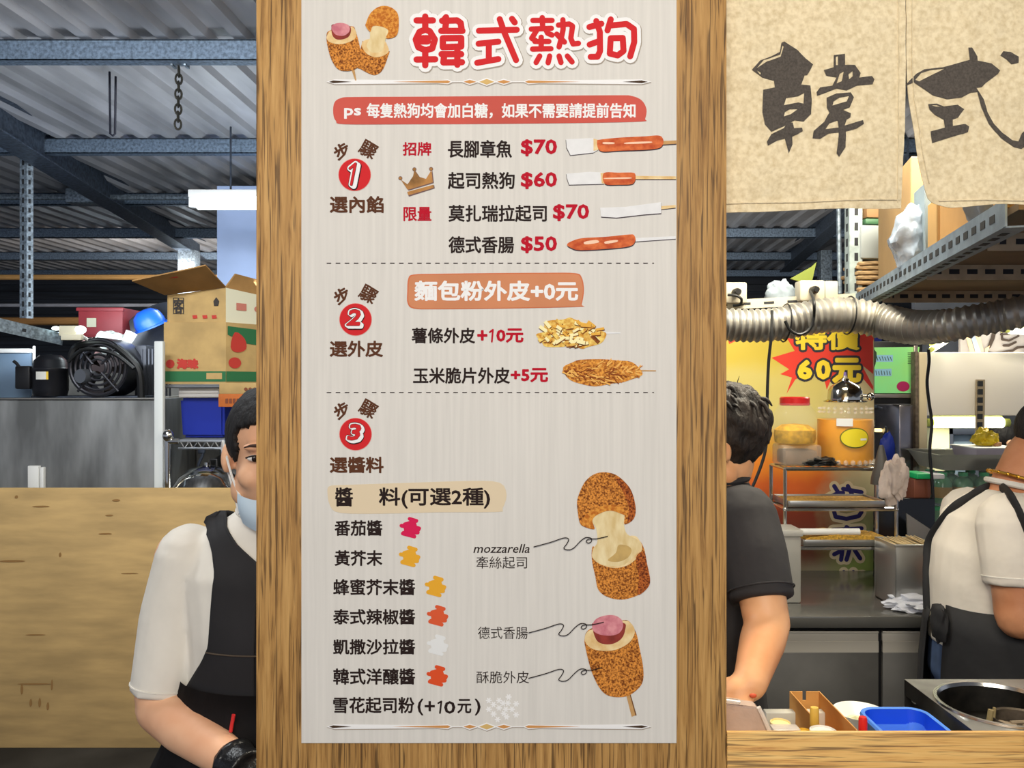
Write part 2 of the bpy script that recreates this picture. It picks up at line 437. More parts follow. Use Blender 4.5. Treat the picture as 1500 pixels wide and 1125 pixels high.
# heading: hand drawn round strokes (pixels of the photograph)
def za(*p): return [(440+x/5.357, y/5.357) for x, y in p]
def zb(*p): return [(720+x/5.357, y/5.357) for x, y in p]
HEAD = [za((980, 130), (980, 215)), za((912, 160), (1040, 160)), za((1015, 245), (1055, 310), (1035, 380), (980, 395), (925, 370), (905, 310), (935, 250), (980, 232), (1015, 245)),
        za((960, 300), (1000, 300), (1000, 325), (945, 325)), za((912, 467), (1058, 465)), za((980, 390), (980, 512)),
        za((1143, 135), (1120, 165)), za((1112, 163), (1230, 160), (1258, 180), (1266, 238)), za((1106, 242), (1272, 242)), za((1145, 160), (1135, 240)),
        za((1118, 300), (1262, 298), (1262, 365), (1118, 370), (1118, 300)), za((1108, 425), (1262, 425)), za((1130, 425), (1122, 488)), za((1122, 490), (1268, 488)), za((1232, 370), (1232, 508)),
        [(701.5, 45), (757, 43.5)], [(701, 64), (730, 61)], [(699, 92), (730, 86.5)], [(716, 63), (716, 89)], [(732, 28), (739, 48), (756, 88)], [(750, 27.5), (754, 33)],
        zb((325, 160), (475, 160)), zb((398, 138), (402, 222)), zb((312, 228), (470, 222)), zb((360, 228), (335, 270), (315, 300), (345, 318)), zb((425, 230), (440, 260), (475, 275)),
        zb((340, 325), (450, 325)), zb((390, 292), (390, 385)), zb((322, 385), (466, 382)), zb((525, 197), (610, 188), (636, 205), (622, 300), (640, 345), (682, 340)),
        zb((560, 155), (562, 230), (545, 310), (530, 368)), zb((512, 268), (572, 330)), zb((378, 440), (350, 490)), zb((456, 440), (444, 492)), zb((530, 440), (545, 490)), zb((595, 440), (632, 486)),
        zb((768, 212), (862, 186)), zb((822, 165), (850, 250), (852, 400), (832, 445), (778, 446)), zb((770, 350), (845, 322)), zb((936, 152), (910, 238)), zb((930, 200), (1060, 188), (1118, 228), (1120, 330), (1088, 442)),
        zb((935, 300), (1030, 298), (1036, 400), (990, 435), (928, 420), (935, 300))]
HW = [9.4]*15+[9]*6+[8]*15+[9]*6
b = BM()
for s, w in zip(HEAD, HW): pr.stroke(b, [(x+.7, y+.9) for x, y in s], w+12.5, 1, 0)
obj('heading_shadow', b, shad, poster)
b = BM()
for s, w in zip(HEAD, HW): pr.stroke(b, s, w+11, 2, 0)
obj('heading_outline', b, wink, poster)
b = BM()
for s, w in zip(HEAD, HW): pr.stroke(b, s, w, 3, 0)
obj('heading_lettering', b, red, poster)
# ornament dividers
def divider(y):
    b = BM()
    for k, o, mi in ((1, 1.6, 2), (2, 0, 0)):
        for pts in ([(478, 0), (490, -3.6), (640, -2.2), (656, -3.6), (664, 0), (656, 3.6), (640, 2.2), (490, 3.6)], [(660, -.6), (682, -.6), (682, .6), (660, .6)],
                    [(675, 0), (688, -4.6), (702, 0), (688, 4.6)], [(697, 0), (713, -6), (729, 0), (713, 6)], [(724, 0), (738, -4.6), (752, 0), (738, 4.6)],
                    [(748, -.6), (770, -.6), (770, .6), (748, .6)], [(766, 0), (774, -3.6), (790, -2.2), (940, -3.6), (954, 0), (940, 3.6), (790, 2.2), (774, 3.6)]):
            pr.poly(b, [(px+o*.4, y+q+o*(.8)) for px, q in pts], k, mi)
    for pts, mi in (([(482, 0), (488, -2), (515, 0), (488, 2)], 3), ([(575, 0), (656, -2), (660, 0), (656, 2)], 4), ([(679, 0), (688, -2.8), (698, 0), (688, 2.8)], 4), ([(702, 0), (713, -4.2), (724, 0), (713, 4.2)], 1),
                    ([(728, 0), (738, -2.8), (748, 0), (738, 2.8)], 4), ([(769, 0), (774, -2), (850, 0), (774, 2)], 4), ([(912, 0), (940, -2), (949, 0), (940, 2)], 3)):
        pr.poly(b, [(px, y+q) for px, q in pts], 3, mi)
    obj('ornament_divider', b, [wink, palegold, shad, mat('dark olive ink', (70, 52, 38), .6), mat('copper ink', (206, 146, 84), .6)], poster)
divider(119.8); divider(1064.5)
# notice banner
b = BM()
pr.poly(b, [(488, 165), (490, 150), (500, 143.5), (520, 142), (620, 141.5), (760, 140.5), (900, 139.5), (925, 140.5), (940, 147), (947, 160), (945, 174), (940, 178), (860, 180), (720, 181.5), (600, 182), (505, 182), (492, 177)], 1, 0, 4)
obj('notice_banner', b, redlt, poster)
b = BM(); pr.text(b, 'ps', (504, 158, 529, 174), 2, 0, .7); pr.text(b, '每隻熱狗均會加白糖，如果不需要請提前告知', (537, 151, 931, 173.5), 2, 0, .55)
obj('notice_lettering', b, wink, poster)
# steps
def step(y, digit, word, wb):
    b = BM()
    pr.text(b, '步', (489, y-35-11, 512, y-35+11), 1, 0, .75, rot=-.5); pr.text(b, '驟', (527, y-37-12, 552, y-37+12), 1, 0, .55, rot=.5)
    pr.text(b, word, wb, 1, 0, .75)
    obj('step_lettering', b, brown, poster)
    b = BM(); x = 519.5 if digit == '1' else 520.8
    pr.disc(b, x, y, 24, 1, 1, 40); pr.disc(b, x, y, 23.3, 2, 0, 40)
    bd = obj('step_badge', b, [red, mat('pink ink', (226, 150, 140), .6)], poster)
    b = BM(); w = {'1': 10, '2': 20, '3': 18}[digit]
    if digit == '1':
        one = [(513.5, 246.5), (521.5, 240), (515.5, 270)]
        def st(dx, dy, w, k, mi): pr.stroke(b, [(p+dx, q+dy) for p, q in one], w, k, mi)
        for i in range(5): st(i*.9-.4, i*.7+.6, 10.5, 3, 1)
        for i in range(5): st(i*.8-.6, i*.6, 8.6, 4, 0)
        st(-.8, .2, 4.6, 5, 1); st(-1, 0, 3.6, 6, 2)
    for i in range(5 if digit != '1' else 0):
        pr.text(b, digit, (x-w/2-4+i*.9, y-18+i*.7, x+w/2+1+i*.9, y+12+i*.7), 3+i, 1, 3.4, shear=.22)
    for i in range(5 if digit != '1' else 0):
        pr.text(b, digit, (x-w/2-3.4+i*.8, y-17+i*.6, x+w/2+.6+i*.8, y+11+i*.6), 8+i, 0, 2.5, shear=.22)
    if digit != '1': pr.text(b, digit, (x-w/2-1.6, y-15.5, x+w/2-1, y+9.5), 13, 1, 1.6, shear=.22)
    if digit != '1': pr.text(b, digit, (x-w/2-1.4, y-14.8, x+w/2-1.2, y+8.8), 14, 2, 1.1, shear=.22)
    obj('step_number', b, [wink, ink, red], bd)
step(256, '1', '選內餡', (483, 287, 562, 312)); step(468, '2', '選外皮', (483, 499, 561, 523)); step(636, '3', '選醬料', (483, 669, 562, 693))
def write(name, items, m, bold=.6, k=1):
    for t, bb in items:
        b = BM(); pr.text(b, t, bb, k, 0, bold); obj(name, b, m, poster)
write('tag_lettering', [('招牌', (590, 208, 632, 228)), ('限量', (591, 303, 632, 324))], crim, .5)
write('filling_lettering', [('長腳章魚', (656, 205, 750, 231)), ('起司熱狗', (656, 252, 754, 277)), ('莫扎瑞拉起司', (657, 300, 801, 325)), ('德式香腸', (657, 346, 753, 371))], ink, .55)
write('price_lettering', [('$70', (763, 204, 816, 229)), ('$60', (763, 252, 816, 277)), ('$70', (810, 299, 863, 324)), ('$50', (763, 346, 816, 371))], crim, 1.0)
# crown
b = BM()
CR = [(586, 262), (594, 275), (604, 273), (603, 250), (606, 248), (618, 262), (630, 265), (632, 250), (635, 248), (636, 270), (597, 282)]
CR = [(587, 263), (597, 270), (605, 258), (607, 249), (614, 259), (624, 262), (632, 249), (634, 267), (597, 278)]
pr.poly(b, [(x+1.6, y+1.2) for x, y in CR], 1, 1); pr.poly(b, CR, 2, 0)
pr.poly(b, [(596.5, 282), (636, 271), (637, 276), (599, 288)], 1, 1); pr.poly(b, [(596.5, 281), (635, 270.5), (635.5, 275), (598, 286)], 2, 0)
for x, y in ((586.5, 261), (607, 248), (631.5, 247.5)): pr.disc(b, x, y, 3, 1, 1); pr.disc(b, x, y, 2.2, 2, 0)
obj('crown_picture', b, [gold, mat('brown grey ink', (122, 96, 92), .6)], poster)
for y in (385.5, 575):
    b = BM(); x = 478.5
    while x < 958:
        pr.poly(b, [(x, y-.7), (x+min(6.7, 958-x), y-.7), (x+min(6.7, 958-x), y+.7), (x, y+.7)], 1); x += 13.25
    obj('dashed_line', b, ink, poster)
# skewers at the right edge, each a picture of its own
def picture(parts, name, sh=True):
    """parts: (points, mat) drawn in order"""
    b = BM(); ms = []
    for i, (pts, m, sm) in enumerate(parts):
        if m not in ms: ms.append(m)
        pr.poly(b, pts, 2+i*.6, ms.index(m), sm)
    return obj(name, b, ms, poster)
drop = mat('drop shadow ink', (74, 62, 66), .6)
def shift(p, dx, dy): return [(x+dx, y+dy) for x, y in p]
def zc(*p): return [(720+x/5.357, 190+y/5.357) for x, y in p]
S1 = zc((585, 75), (800, 65), (835, 160), (800, 180), (620, 200), (590, 140)); B1 = zc((828, 92), (850, 78), (1000, 62), (1200, 52), (1310, 45), (1345, 70), (1345, 115), (1310, 145), (1200, 158), (1000, 165), (880, 172), (838, 150))
K1 = [(970, 206.5), (990.8, 205.6), (990.8, 210.5), (970, 211.8)]
picture([(shift(S1, -.6, 1), drop, 0), (shift(B1, .4, 1.3), drop, 5), (shift(K1, 0, 1.2), drop, 0), (K1, stick, 0), (S1, whites, 0), (zc((800, 70), (838, 80), (838, 160), (800, 165)), dough, 0), (B1, saus, 5), (zc((1060, 100), (1240, 92), (1240, 105), (1060, 112)), saus_l, 4), (zc((880, 98), (960, 100), (955, 112), (880, 112)), saus_l, 4)], 'skewer_picture')
S2 = zc((588, 345), (770, 330), (870, 335), (885, 425), (610, 432), (592, 380)); B2 = zc((882, 340), (1000, 337), (1110, 337), (1130, 360), (1125, 405), (1095, 428), (1000, 432), (890, 425)); K2 = zc((1125, 362), (1449, 366), (1449, 388), (1125, 388))
picture([(shift(S2, -.5, 1), drop, 0), (shift(B2, .3, 1.2), drop, 5), (shift(K2, 0, 1), drop, 0), (K2, dough, 0), (S2, whites, 0), (zc((855, 340), (888, 338), (890, 425), (865, 420)), dough, 0), (B2, saus, 5), (zc((900, 378), (1080, 374), (1080, 384), (900, 386)), saus_l, 4)], 'skewer_picture')
S3 = zc((852, 612), (1050, 605), (1330, 568), (1332, 655), (1200, 665), (980, 690), (860, 682)); K3 = zc((1330, 600), (1445, 590), (1445, 612), (1330, 625))
picture([(shift(K3, 0, 1), drop, 0), (K3, dough, 0), (shift(S3, .3, 1.1), drop, 0), (S3, whites, 0)], 'skewer_picture')
B4 = zc((592, 900), (640, 870), (720, 850), (900, 840), (1080, 822), (1120, 830), (1128, 875), (1080, 915), (900, 935), (700, 945), (630, 930)); K4 = zc((1125, 850), (1445, 835), (1445, 856), (1125, 878))
picture([(shift(K4, 0, 1), drop, 0), (K4, whites, 0), (shift(B4, .2, 1.4), drop, 5), (B4, saus, 5), (zc((730, 880), (820, 865), (840, 885), (740, 900)), saus_l, 4), (zc((890, 878), (980, 865), (985, 880), (900, 895)), saus_l, 4)], 'skewer_picture')
# coating step
b = BM()
OB = [(596.5, 428), (598, 408), (606, 402), (640, 401), (720, 400), (800, 399.5), (842, 400), (852, 406), (855.5, 425), (852, 446), (848, 449.5), (740, 452), (640, 453), (606, 452), (597, 444)]
pr.poly(b, OB, 1, 1, 4); pr.poly(b, [(598+(x-596)*.9857, 401.5+(y-400)*.95) for x, y in OB], 2, 0, 4)
obj('coating_box', b, [orange, mat('deep orange ink', (208, 116, 78), .6)], poster)
write('coating_box_lettering', [('麵包粉外皮+0元', (607, 411, 847, 441))], wink, 1.1, 3)
write('coating_lettering', [('薯條外皮', (603, 480, 696, 503)), ('玉米脆片外皮', (605, 538, 747, 562))], ink, .55)
write('coating_price_lettering', [('+', (699, 483.5, 714, 499)), ('0元', (727, 481, 767, 502)), ('+5元', (748, 539, 803, 560))], crim, .9)
random.seed(3)
b = BM()
OUT = [(785, 490), (797, 486), (797, 478), (802, 470), (825, 468), (835, 465), (846, 470), (862, 475), (872, 482), (887, 487), (887, 494), (880, 503), (862, 508), (852, 511), (835, 505), (826, 508), (800, 508), (794, 502)]
pr.poly(b, OUT, 2, 0, 3); pr.poly(b, [(886, 486), (909, 486.5), (909, 488.5), (886, 489)], 1, 4)
for i in range(70):
    x = rnd(792, 880); y = rnd(471, 506)
    if abs(y-488) > 19*(1-((x-835)/56)**2)+1: continue
    a = rnd(-.9, .9); l = rnd(3.5, 8); w = rnd(1.8, 3.2); c, s = math.cos(a), math.sin(a)
    q = [(x+c*l*u-s*w*v, y+s*l*u+c*w*v) for u, v in ((-1, -1), (1, -.8), (1, 1), (-1, .8))]
    pr.poly(b, [(px+.6, py+1.2) for px, py in q], 3+i*.1, 3); pr.poly(b, q, 3.05+i*.1, random.choice((1, 1, 2, 0)))
obj('potato_coated_picture', b, [fry, fry_l, mat('printed gold potato', (232, 176, 76), .6), fry_d, whites], poster)
b = BM()
OUT = [(825, 538), (838, 531), (850, 527), (880, 526), (905, 528), (925, 530), (938, 541), (941, 549), (930, 554), (912, 560), (895, 562), (872, 566), (850, 562), (836, 557), (828, 549)]
pr.poly(b, OUT, 2, 0, 3); pr.poly(b, [(939, 542), (961, 542.4), (961, 544), (939, 544)], 1, 2)
for i in range(150):
    t = rnd(0, 2*PI); x = 882+rnd(.2, 1)*57*math.cos(t); y = 545+rnd(.3, 1)*17*math.sin(t); a = rnd(-.6, .6)+(.5 if y > 545 else -.5); l = rnd(3, 8)
    pr.stroke(b, [(x-math.cos(a)*l, y-math.sin(a)*l), (x, y+rnd(-1.5, 1.5)), (x+math.cos(a)*l, y+math.sin(a)*l)], rnd(.9, 2.4), 3+i*.05, random.choice((0, 1, 1, 3, 4)))
obj('corn_flake_coated_picture', b, [flake, mat('printed flake light', (240, 182, 96), .6), stick, mat('printed flake dark', (140, 72, 34), .6), mat('printed flake mid', (206, 130, 58), .6)], poster)
# sauces
b = BM()
pr.poly(b, [(479.5, 720), (483, 712), (500, 710.5), (560, 708.5), (620, 706.5), (690, 704.5), (732, 707), (742, 725), (736, 745), (728, 750), (640, 750.5), (560, 752.5), (500, 751.5), (484, 742)], 1, 0, 3)
obj('sauce_highlight', b, tan, poster)
write('sauce_heading_lettering', [('醬', (491, 714, 517, 742)), ('料(可選2種)', (555, 714, 718, 745))], ink, .7, 2)
write('sauce_lettering', [('番茄醬', (490, 762, 560, 785)), ('黃芥末', (490, 806, 560, 829)), ('蜂蜜芥末醬', (488, 848, 608, 872)), ('泰式辣椒醬', (488, 892, 608, 915)), ('凱撒沙拉醬', (488, 936, 608, 959)),
      ('韓式洋釀醬', (488, 979, 608, 1003)), ('雪花起司粉', (488, 1021, 607, 1045)), ('(', (611.5, 1023.5, 620, 1048)), ('+', (622, 1027, 637, 1042)), ('0', (650.5, 1027, 667, 1045.5)), ('元', (670, 1024, 690.5, 1045)), (')', (695.5, 1023.5, 704, 1048))], ink, .55)
for pts, m_ in (([(642, 1030), (646.5, 1027.5), (644.5, 1044.5)], ink), ([(717.5, 486.5), (722, 483), (720.5, 500.5)], crim)):
    b = BM(); pr.stroke(b, pts, 2.6, 1, 0); obj('digit_one', b, m_, poster)
for (x, y, c) in ((601, 773, (214, 36, 84)), (600, 815, (230, 168, 52)), (638, 859, (230, 168, 52)), (641, 902, (218, 92, 56)), (641, 945, (228, 228, 226)), (640.5, 990, (220, 82, 44))):
    b = BM(); z = [(2, -13), (9, -9), (-8, -6), (9.5, -1), (-12.5, -3), (-13, -2), (13, 3), (-8, 4), (10, 8), (-11, 8), (6, 13)]
    z = [(-1, -13), (9, -10), (-8, -5), (13, 1), (-13, -3), (12, 3), (-10, 7.5), (11, 7), (-11, 8.5), (6, 13)]
    pr.stroke(b, [(x+p, y+q) for p, q in z], 5.6, 1, 0)
    pr.poly(b, [(x-8, y-5), (x+8, y-9), (x+11, y+2), (x+9, y+8), (x-9, y+6), (x-10, y-3)], 1.2, 0)
    obj('sauce_swatch', b, mat('sauce ink %d %d' % (x, y), c, .6), poster)
b = BM(); random.seed(5)
for (x, y) in ((716, 1026), (731, 1026), (745, 1021), (723, 1032), (737, 1030), (744, 1030), (756, 1031), (716, 1039), (731, 1037), (741, 1039), (750, 1039), (723, 1046), (738, 1045), (756, 1047), (742, 1050), (729, 1054)):
    for a in range(3):
        c, s = math.cos(a*PI/3), math.sin(a*PI/3); pr.stroke(b, [(x-3.6*c, y-3.6*s), (x+3.6*c, y+3.6*s)], 2, 1, 0)
obj('snowflake_picture', b, wink, poster)
b = BM(); pr.text(b, 'mozzarella', (695, 797, 777, 810), 1, 0, .12, shear=.25); obj('caption_lettering', b, ink, poster)
write('caption_lettering', [('牽絲起司', (698, 815, 772, 833)), ('德式香腸', (700, 918, 773, 936)), ('酥脆外皮', (698, 983, 775, 1001))], ink, 0)
for oy, ex in ((0, 890), (126, 884), (192.5, 881)):
    b = BM(); ox = 0 if oy == 0 else -7.5
    pts = [(782, 801), (806, 794.5), (826, 788), (833, 790), (830, 797), (826, 803), (832, 805.5), (840, 803), (850, 793), (858, 787.5), (866, 788.5), (866, 793.5), (861, 795.5), (859, 792), (864, 789.5), (875, 789), (ex-ox, 785.5)]
    pr.stroke(b, [(x+ox, y+oy) for x, y in pts], 1.25, 14, 0, smooth=6); obj('pointer_line', b, ink, poster)
# corn dog pictures
def zd(*p): return [(680+x/4.6875, 680+y/4.6875) for x, y in p]
def ze(*p): return [(680+x/4.6875, 880+y/4.6875) for x, y in p]
CAP = zd((775, 260), (790, 200), (830, 120), (890, 70), (960, 55), (1040, 72), (1110, 130), (1155, 200), (1178, 310), (1160, 380), (1100, 412), (1095, 340), (1000, 318), (910, 350), (880, 390), (895, 445), (830, 432), (795, 405), (780, 330))
RIM = zd((800, 405), (840, 345), (920, 295), (1010, 280), (1090, 300), (1110, 350), (1090, 345), (1000, 318), (910, 350), (880, 390), (895, 445), (840, 432))
PULL = zd((875, 385), (930, 335), (1000, 318), (1095, 325), (1098, 420), (1120, 480), (1190, 520), (1215, 570), (1100, 690), (950, 690), (880, 640), (890, 580), (915, 530), (905, 440))
BOT = zd((875, 600), (890, 565), (940, 660), (1040, 705), (1140, 680), (1200, 600), (1205, 530), (1235, 580), (1255, 680), (1277, 800), (1250, 860), (1180, 905), (1080, 930), (980, 910), (920, 860), (900, 770), (880, 680))
RING = zd((878, 610), (900, 560), (960, 540), (1150, 490), (1205, 525), (1222, 580), (1190, 640), (1120, 695), (1030, 712), (940, 690), (890, 650))
HOL = zd((985, 660), (1060, 670), (1125, 640), (1150, 590), (1120, 560), (1060, 555), (1040, 610))
picture([(BOT, crust, 5), (RING, dough, 4), (PULL, cheese, 4), (HOL, cheese_d, 4), (CAP, crust, 5), (zd((1040, 90), (1110, 130), (1155, 200), (1178, 310), (1160, 380), (1120, 395), (1130, 300), (1090, 190)), crust_d, 4), (RIM, crust_l, 4),
         (zd((1180, 640), (1235, 600), (1255, 680), (1277, 800), (1250, 860), (1190, 895), (1200, 780)), crust_d, 4)], 'corn_dog_picture')
SB = ze((826, 270), (840, 215), (900, 180), (1060, 140), (1130, 140), (1180, 220), (1205, 330), (1230, 470), (1220, 570), (1150, 640), (1080, 662), (990, 652), (930, 600), (880, 500), (850, 400), (830, 310))
picture([(ze((1110, 640), (1140, 640), (1182, 785), (1150, 797)), stick, 0), (ze((1135, 640), (1142, 640), (1184, 786), (1176, 790)), mat('printed stick shade', (120, 84, 54), .6), 0), (SB, crust, 5), (ze((828, 250), (850, 210), (920, 185), (1080, 140), (1140, 150), (1172, 210), (1140, 280), (1060, 330), (970, 345), (880, 330), (835, 290)), dough, 4),
         (ze((880, 180), (900, 150), (1090, 150), (1105, 200), (1080, 260), (1020, 296), (950, 296), (905, 265)), saus_red, 4), (ze((878, 180), (900, 130), (960, 103), (1030, 100), (1080, 130), (1090, 180), (1060, 225), (1000, 240), (930, 232), (890, 210)), saus_pink, 4)], 'corn_dog_picture')
C1 = za((515, 180), (545, 110), (600, 60), (660, 45), (720, 62), (765, 110), (772, 200), (760, 270), (720, 298), (672, 298), (690, 240), (640, 210), (570, 205), (548, 250), (512, 205))
picture([(za((400, 545), (425, 545), (440, 632), (430, 632)), stick, 0), (za((480, 350), (500, 330), (580, 450), (692, 400), (688, 440), (650, 540), (610, 580), (560, 586), (470, 540), (450, 520)), crust, 4), (za((480, 350), (520, 310), (640, 300), (692, 380), (680, 420), (600, 450), (520, 420)), dough, 4),
         (za((560, 210), (690, 215), (665, 320), (640, 400), (560, 410), (520, 360), (545, 300)), cheese, 4), (C1, crust_l, 4), (za((205, 290), (230, 240), (400, 205), (435, 250), (465, 360), (480, 470), (460, 520), (390, 555), (300, 545), (245, 470), (215, 370)), crust, 4),
         (za((207, 300), (222, 255), (260, 235), (400, 210), (440, 262), (420, 310), (330, 345), (240, 335)), dough, 4), (za((243, 220), (260, 190), (380, 200), (396, 250), (370, 295), (300, 312), (255, 285)), saus_red, 4), (za((243, 215), (275, 185), (330, 180), (380, 200), (385, 245), (340, 280), (275, 270)), saus_pink, 4)], 'corn_dog_picture')

mat = _mat

# ================================================================== the yard on the left
# plywood sheet standing on the floor
ply = mat('raw plywood', (190, 158, 104), .75, 0, .14, 3.2, (1, 1, 5), bump=.03)
b = BM(); p = P(0, 715, 3.6)
b2(b, (-5.2, 2.4, .0), (-1.02, 2.418, p.z), .003)
pw = tag(obj('plywood_board', b, ply), 'large tan plywood board standing upright on the dark floor', 'board')
b = BM()
kn = mat('dark scuffs', (142, 106, 60), .85)
pk = Print(3.5985, .0004)
for (x, y, w, h) in ((60, 742, 26, 2.2), (24, 728, 5, 4), (170, 733, 12, 3), (160, 755, 12, 2), (18, 822, 38, 3), (88, 813, 4, 6), (154, 782, 20, 2), (50, 1002, 50, 2), (32, 1010, 4, 14), (76, 1004, 3, 14), (45, 1030, 4, 10), (58, 1030, 4, 12), (70, 1035, 4, 10), (52, 930, 30, 1.6), (190, 840, 26, 1.4)):
    pk.poly(b, [(x-w/2, y), (x-w/4, y-h/2), (x+w/4, y-h*.6), (x+w/2, y), (x+w/4, y+h*.4), (x-w/4, y+h*.5)], 1, 0, 3)
obj('scuff_marks', b, kn, pw)
b = BM(); b2(b, (-3.9, 2.46, 0), (-1.6, 2.76, .035), .01); tag(obj('kerb', b, mat('grey kerb', (128, 132, 130), .8, 0, .2, 6)), 'low grey kerb strip on the floor behind the plywood', 'kerb')
# grey streaked cabinet block with the compressor on top
streak = mat('streaked grey metal', (138, 140, 140), .5, .35, .35, 7, (1, 1, .25), bump=.04, bscale=30)
b = BM(); zt = P(0, 584, 4.0).z; x1 = P(229, 0, 4.0).x
b2(b, (-5.0, 2.8, 0), (x1, 3.29, zt), .004)
cb = tag(obj('grey_housing', b, streak), 'grey streaked housing behind the plywood with black compressor on it', 'housing')
b = BM(); p = P(43, 682, 3.99); q = P(59, 760, 3.99); b2(b, (p.x, 2.775, q.z), (q.x, 2.799, p.z), .003)
p = P(61, 684, 3.99); q = P(66, 760, 3.99); b2(b, (p.x, 2.775, q.z), (q.x, 2.799, p.z), .003); obj('bracket', b, white, cb)
b = BM(); p = P(0, 584, 4.0); b2(b, (-5.0, 2.79, zt-.004), (x1, 2.81, zt+.004), .002); obj('edge_strip', b, steel_dull, cb)
# condensing unit
cu = thing('condensing_unit', 'black compressor unit with round fan on the grey housing', 'compressor', (P(130, 0, 4.15).x, 3.0, zt))
D = 4.1; bk = mat('black enamel', (30, 31, 36), .35, .3, .3, 9)
b = BM(); c = P(74, 540, D); r = 24*D/F; zb0 = zt+.012
lathe(b, (c.x, c.y, 0), [(0, zb0), (r*.9, zb0), (r, zb0+.03), (r, zt+.13), (r*1.04, zt+.135), (r*1.04, zt+.15), (r*.98, zt+.155), (r*.9, zt+.19), (r*.6, zt+.215), (0, zt+.22)], 36)
cp = obj('compressor', b, bk, cu)
b = BM()
vs = []
for i in range(7):
    a = -1.9+.09*i*1.35-.0; 
    vs.append((c.x+(r+.0015)*math.cos(a), c.y+(r+.0015)*math.sin(a)))
z0 = P(0, 556, D).z; z1 = P(0, 543, D).z
for i in range(6):
    f = b.faces.new([b.verts.new((vs[j][0], vs[j][1], z)) for j, z in ((i, z0), (i+1, z0), (i+1, z1), (i, z1))]); f.material_index = 1 if i >= 5 else 0
obj('sticker', b, [mat('white sticker', (216, 216, 208), .5), mat('yellow sticker', (228, 190, 50), .5)], cp)
b = BM(); q = P(41, 553, D); box(b, q, (.075, .1, .115), .008); tube(b, [P(30, 540, D), P(24, 532, D), P(20, 529, D)], .008); obj('terminal_box', b, black, cu)
b = BM(); q = P(50, 540, D+.06); box(b, (q.x, q.y, zt+.14), (.012, .012, .25), .004); obj('white_bracket', b, white, cu)
# fan: guard rings, motor, blades, shroud
fc = P(148, 540, D-.02)
b = BM(); n = 40
for rr in (.136, .112, .088, .064, .04):
    tube(b, [fc+Vector((rr*math.cos(2*PI*i/n), -.03+.0*rr, rr*math.sin(2*PI*i/n)+.006)) for i in range(n+1)], .0065, 6, False)
for k in range(4):
    a = PI/4+k*PI/2; tube(b, [fc+Vector((.03*math.cos(a), -.04, .03*math.sin(a))), fc+Vector((.142*math.cos(a), -.03, .16*math.sin(a)))], .006, 6)
obj('fan_guard', b, mat('dark guard wire', (58, 58, 64), .4, .5), cu)
b = BM()
for k in range(5):
    a = 2*PI*k/5; pts = []
    for t in (0, .5, 1):
        pts.append((fc+Vector(((.03+.09*t)*math.cos(a-.28), .02-.0, (.03+.09*t)*math.sin(a-.28))), fc+Vector(((.03+.09*t)*math.cos(a+.28), .05, (.03+.09*t)*math.sin(a+.28)))))
    for i in range(2): b.faces.new([b.verts.new(v) for v in (pts[i][0], pts[i+1][0], pts[i+1][1], pts[i][1])])
bmesh.ops.solidify(b, geom=b.faces[:], thickness=.003)
obj('fan_blade', b, mat('fan blade', (74, 66, 62), .5, .3), cu)
b = BM(); mc = P(117, 551, D-.08)
t = BM(); lathe(t, (0, 0, 0), [(0, 0), (.034, 0), (.036, .01), (.036, .06), (.03, .07), (.026, .09), (.02, .12), (0, .12)], 24)
bmesh.ops.transform(t, matrix=Matrix.Translation(mc+Vector((0, 0, 0))) @ Euler((-PI/2, 0, -.25)).to_matrix().to_4x4(), verts=t.verts); merge(b, t)
obj('fan_motor', b, mat('motor cap', (112, 116, 122), .4, .6), cu)
b = BM(); n = 36; pr_ = []
for k, (rr, dy) in enumerate(((.14, -.03), (.148, -.03), (.148, .16), (.138, .16))):
    pr_.append([b.verts.new(fc+Vector((rr*math.cos(2*PI*i/n), dy, rr*math.sin(2*PI*i/n)+.006))) for i in range(n)])
for k in range(4): bridge(b, pr_[k], pr_[(k+1) % 4])
obj('fan_shroud', b, bk, cu)
b = BM(); q0 = P(172, 505, 4.2); q1 = P(212, 583, 4.2); b2(b, (fc.x+.1, 3.02, zt+.002), (q1.x, 3.24, q0.z), .012)
for i in range(9): b2(b, (fc.x+.14+i*.018, 3.012, zt+.01), (fc.x+.146+i*.018, 3.02, q0.z-.02))
obj('condenser_coil', b, mat('coil black', (34, 36, 42), .6, .2), cu)
b = BM(); tube(b, spline([P(104, 525, 4.05), P(112, 508, 4.05), P(140, 503, 4.06), P(165, 506, 4.06), P(190, 525, 4.05), P(204, 545, 4.05), P(207, 583, 4.06)], 6), .018, 8)
tube(b, spline([P(100, 530, 4.0), P(118, 514, 4.0), P(140, 512, 4.0), P(170, 520, 4.0), P(196, 540, 4.0)], 6), .01, 8); obj('hose', b, rubber, cu)
b = BM(); b2(b, (P(52, 0, D).x, 2.86, zt+.001), (P(212, 0, D).x, 3.2, zt+.012), .002); obj('base_plate', b, darksteel, cu)
# translucent blue-grey panel left of the compressor
b = BM(); p = P(-20, 517, 4.2); q = P(44, 582, 4.2); b2(b, (p.x, 3.0, zt+.001), (q.x, 3.02, p.z), .003)
b2(b, (p.x, 2.99, p.z), (q.x, 3.03, p.z+.022), .003, mi=1)
tag(obj('panel', b, [mat('pale blue panel', (120, 144, 168), .3, 0, .15, 3), white]), 'pale blue panel with white top edge left of the compressor', 'panel')
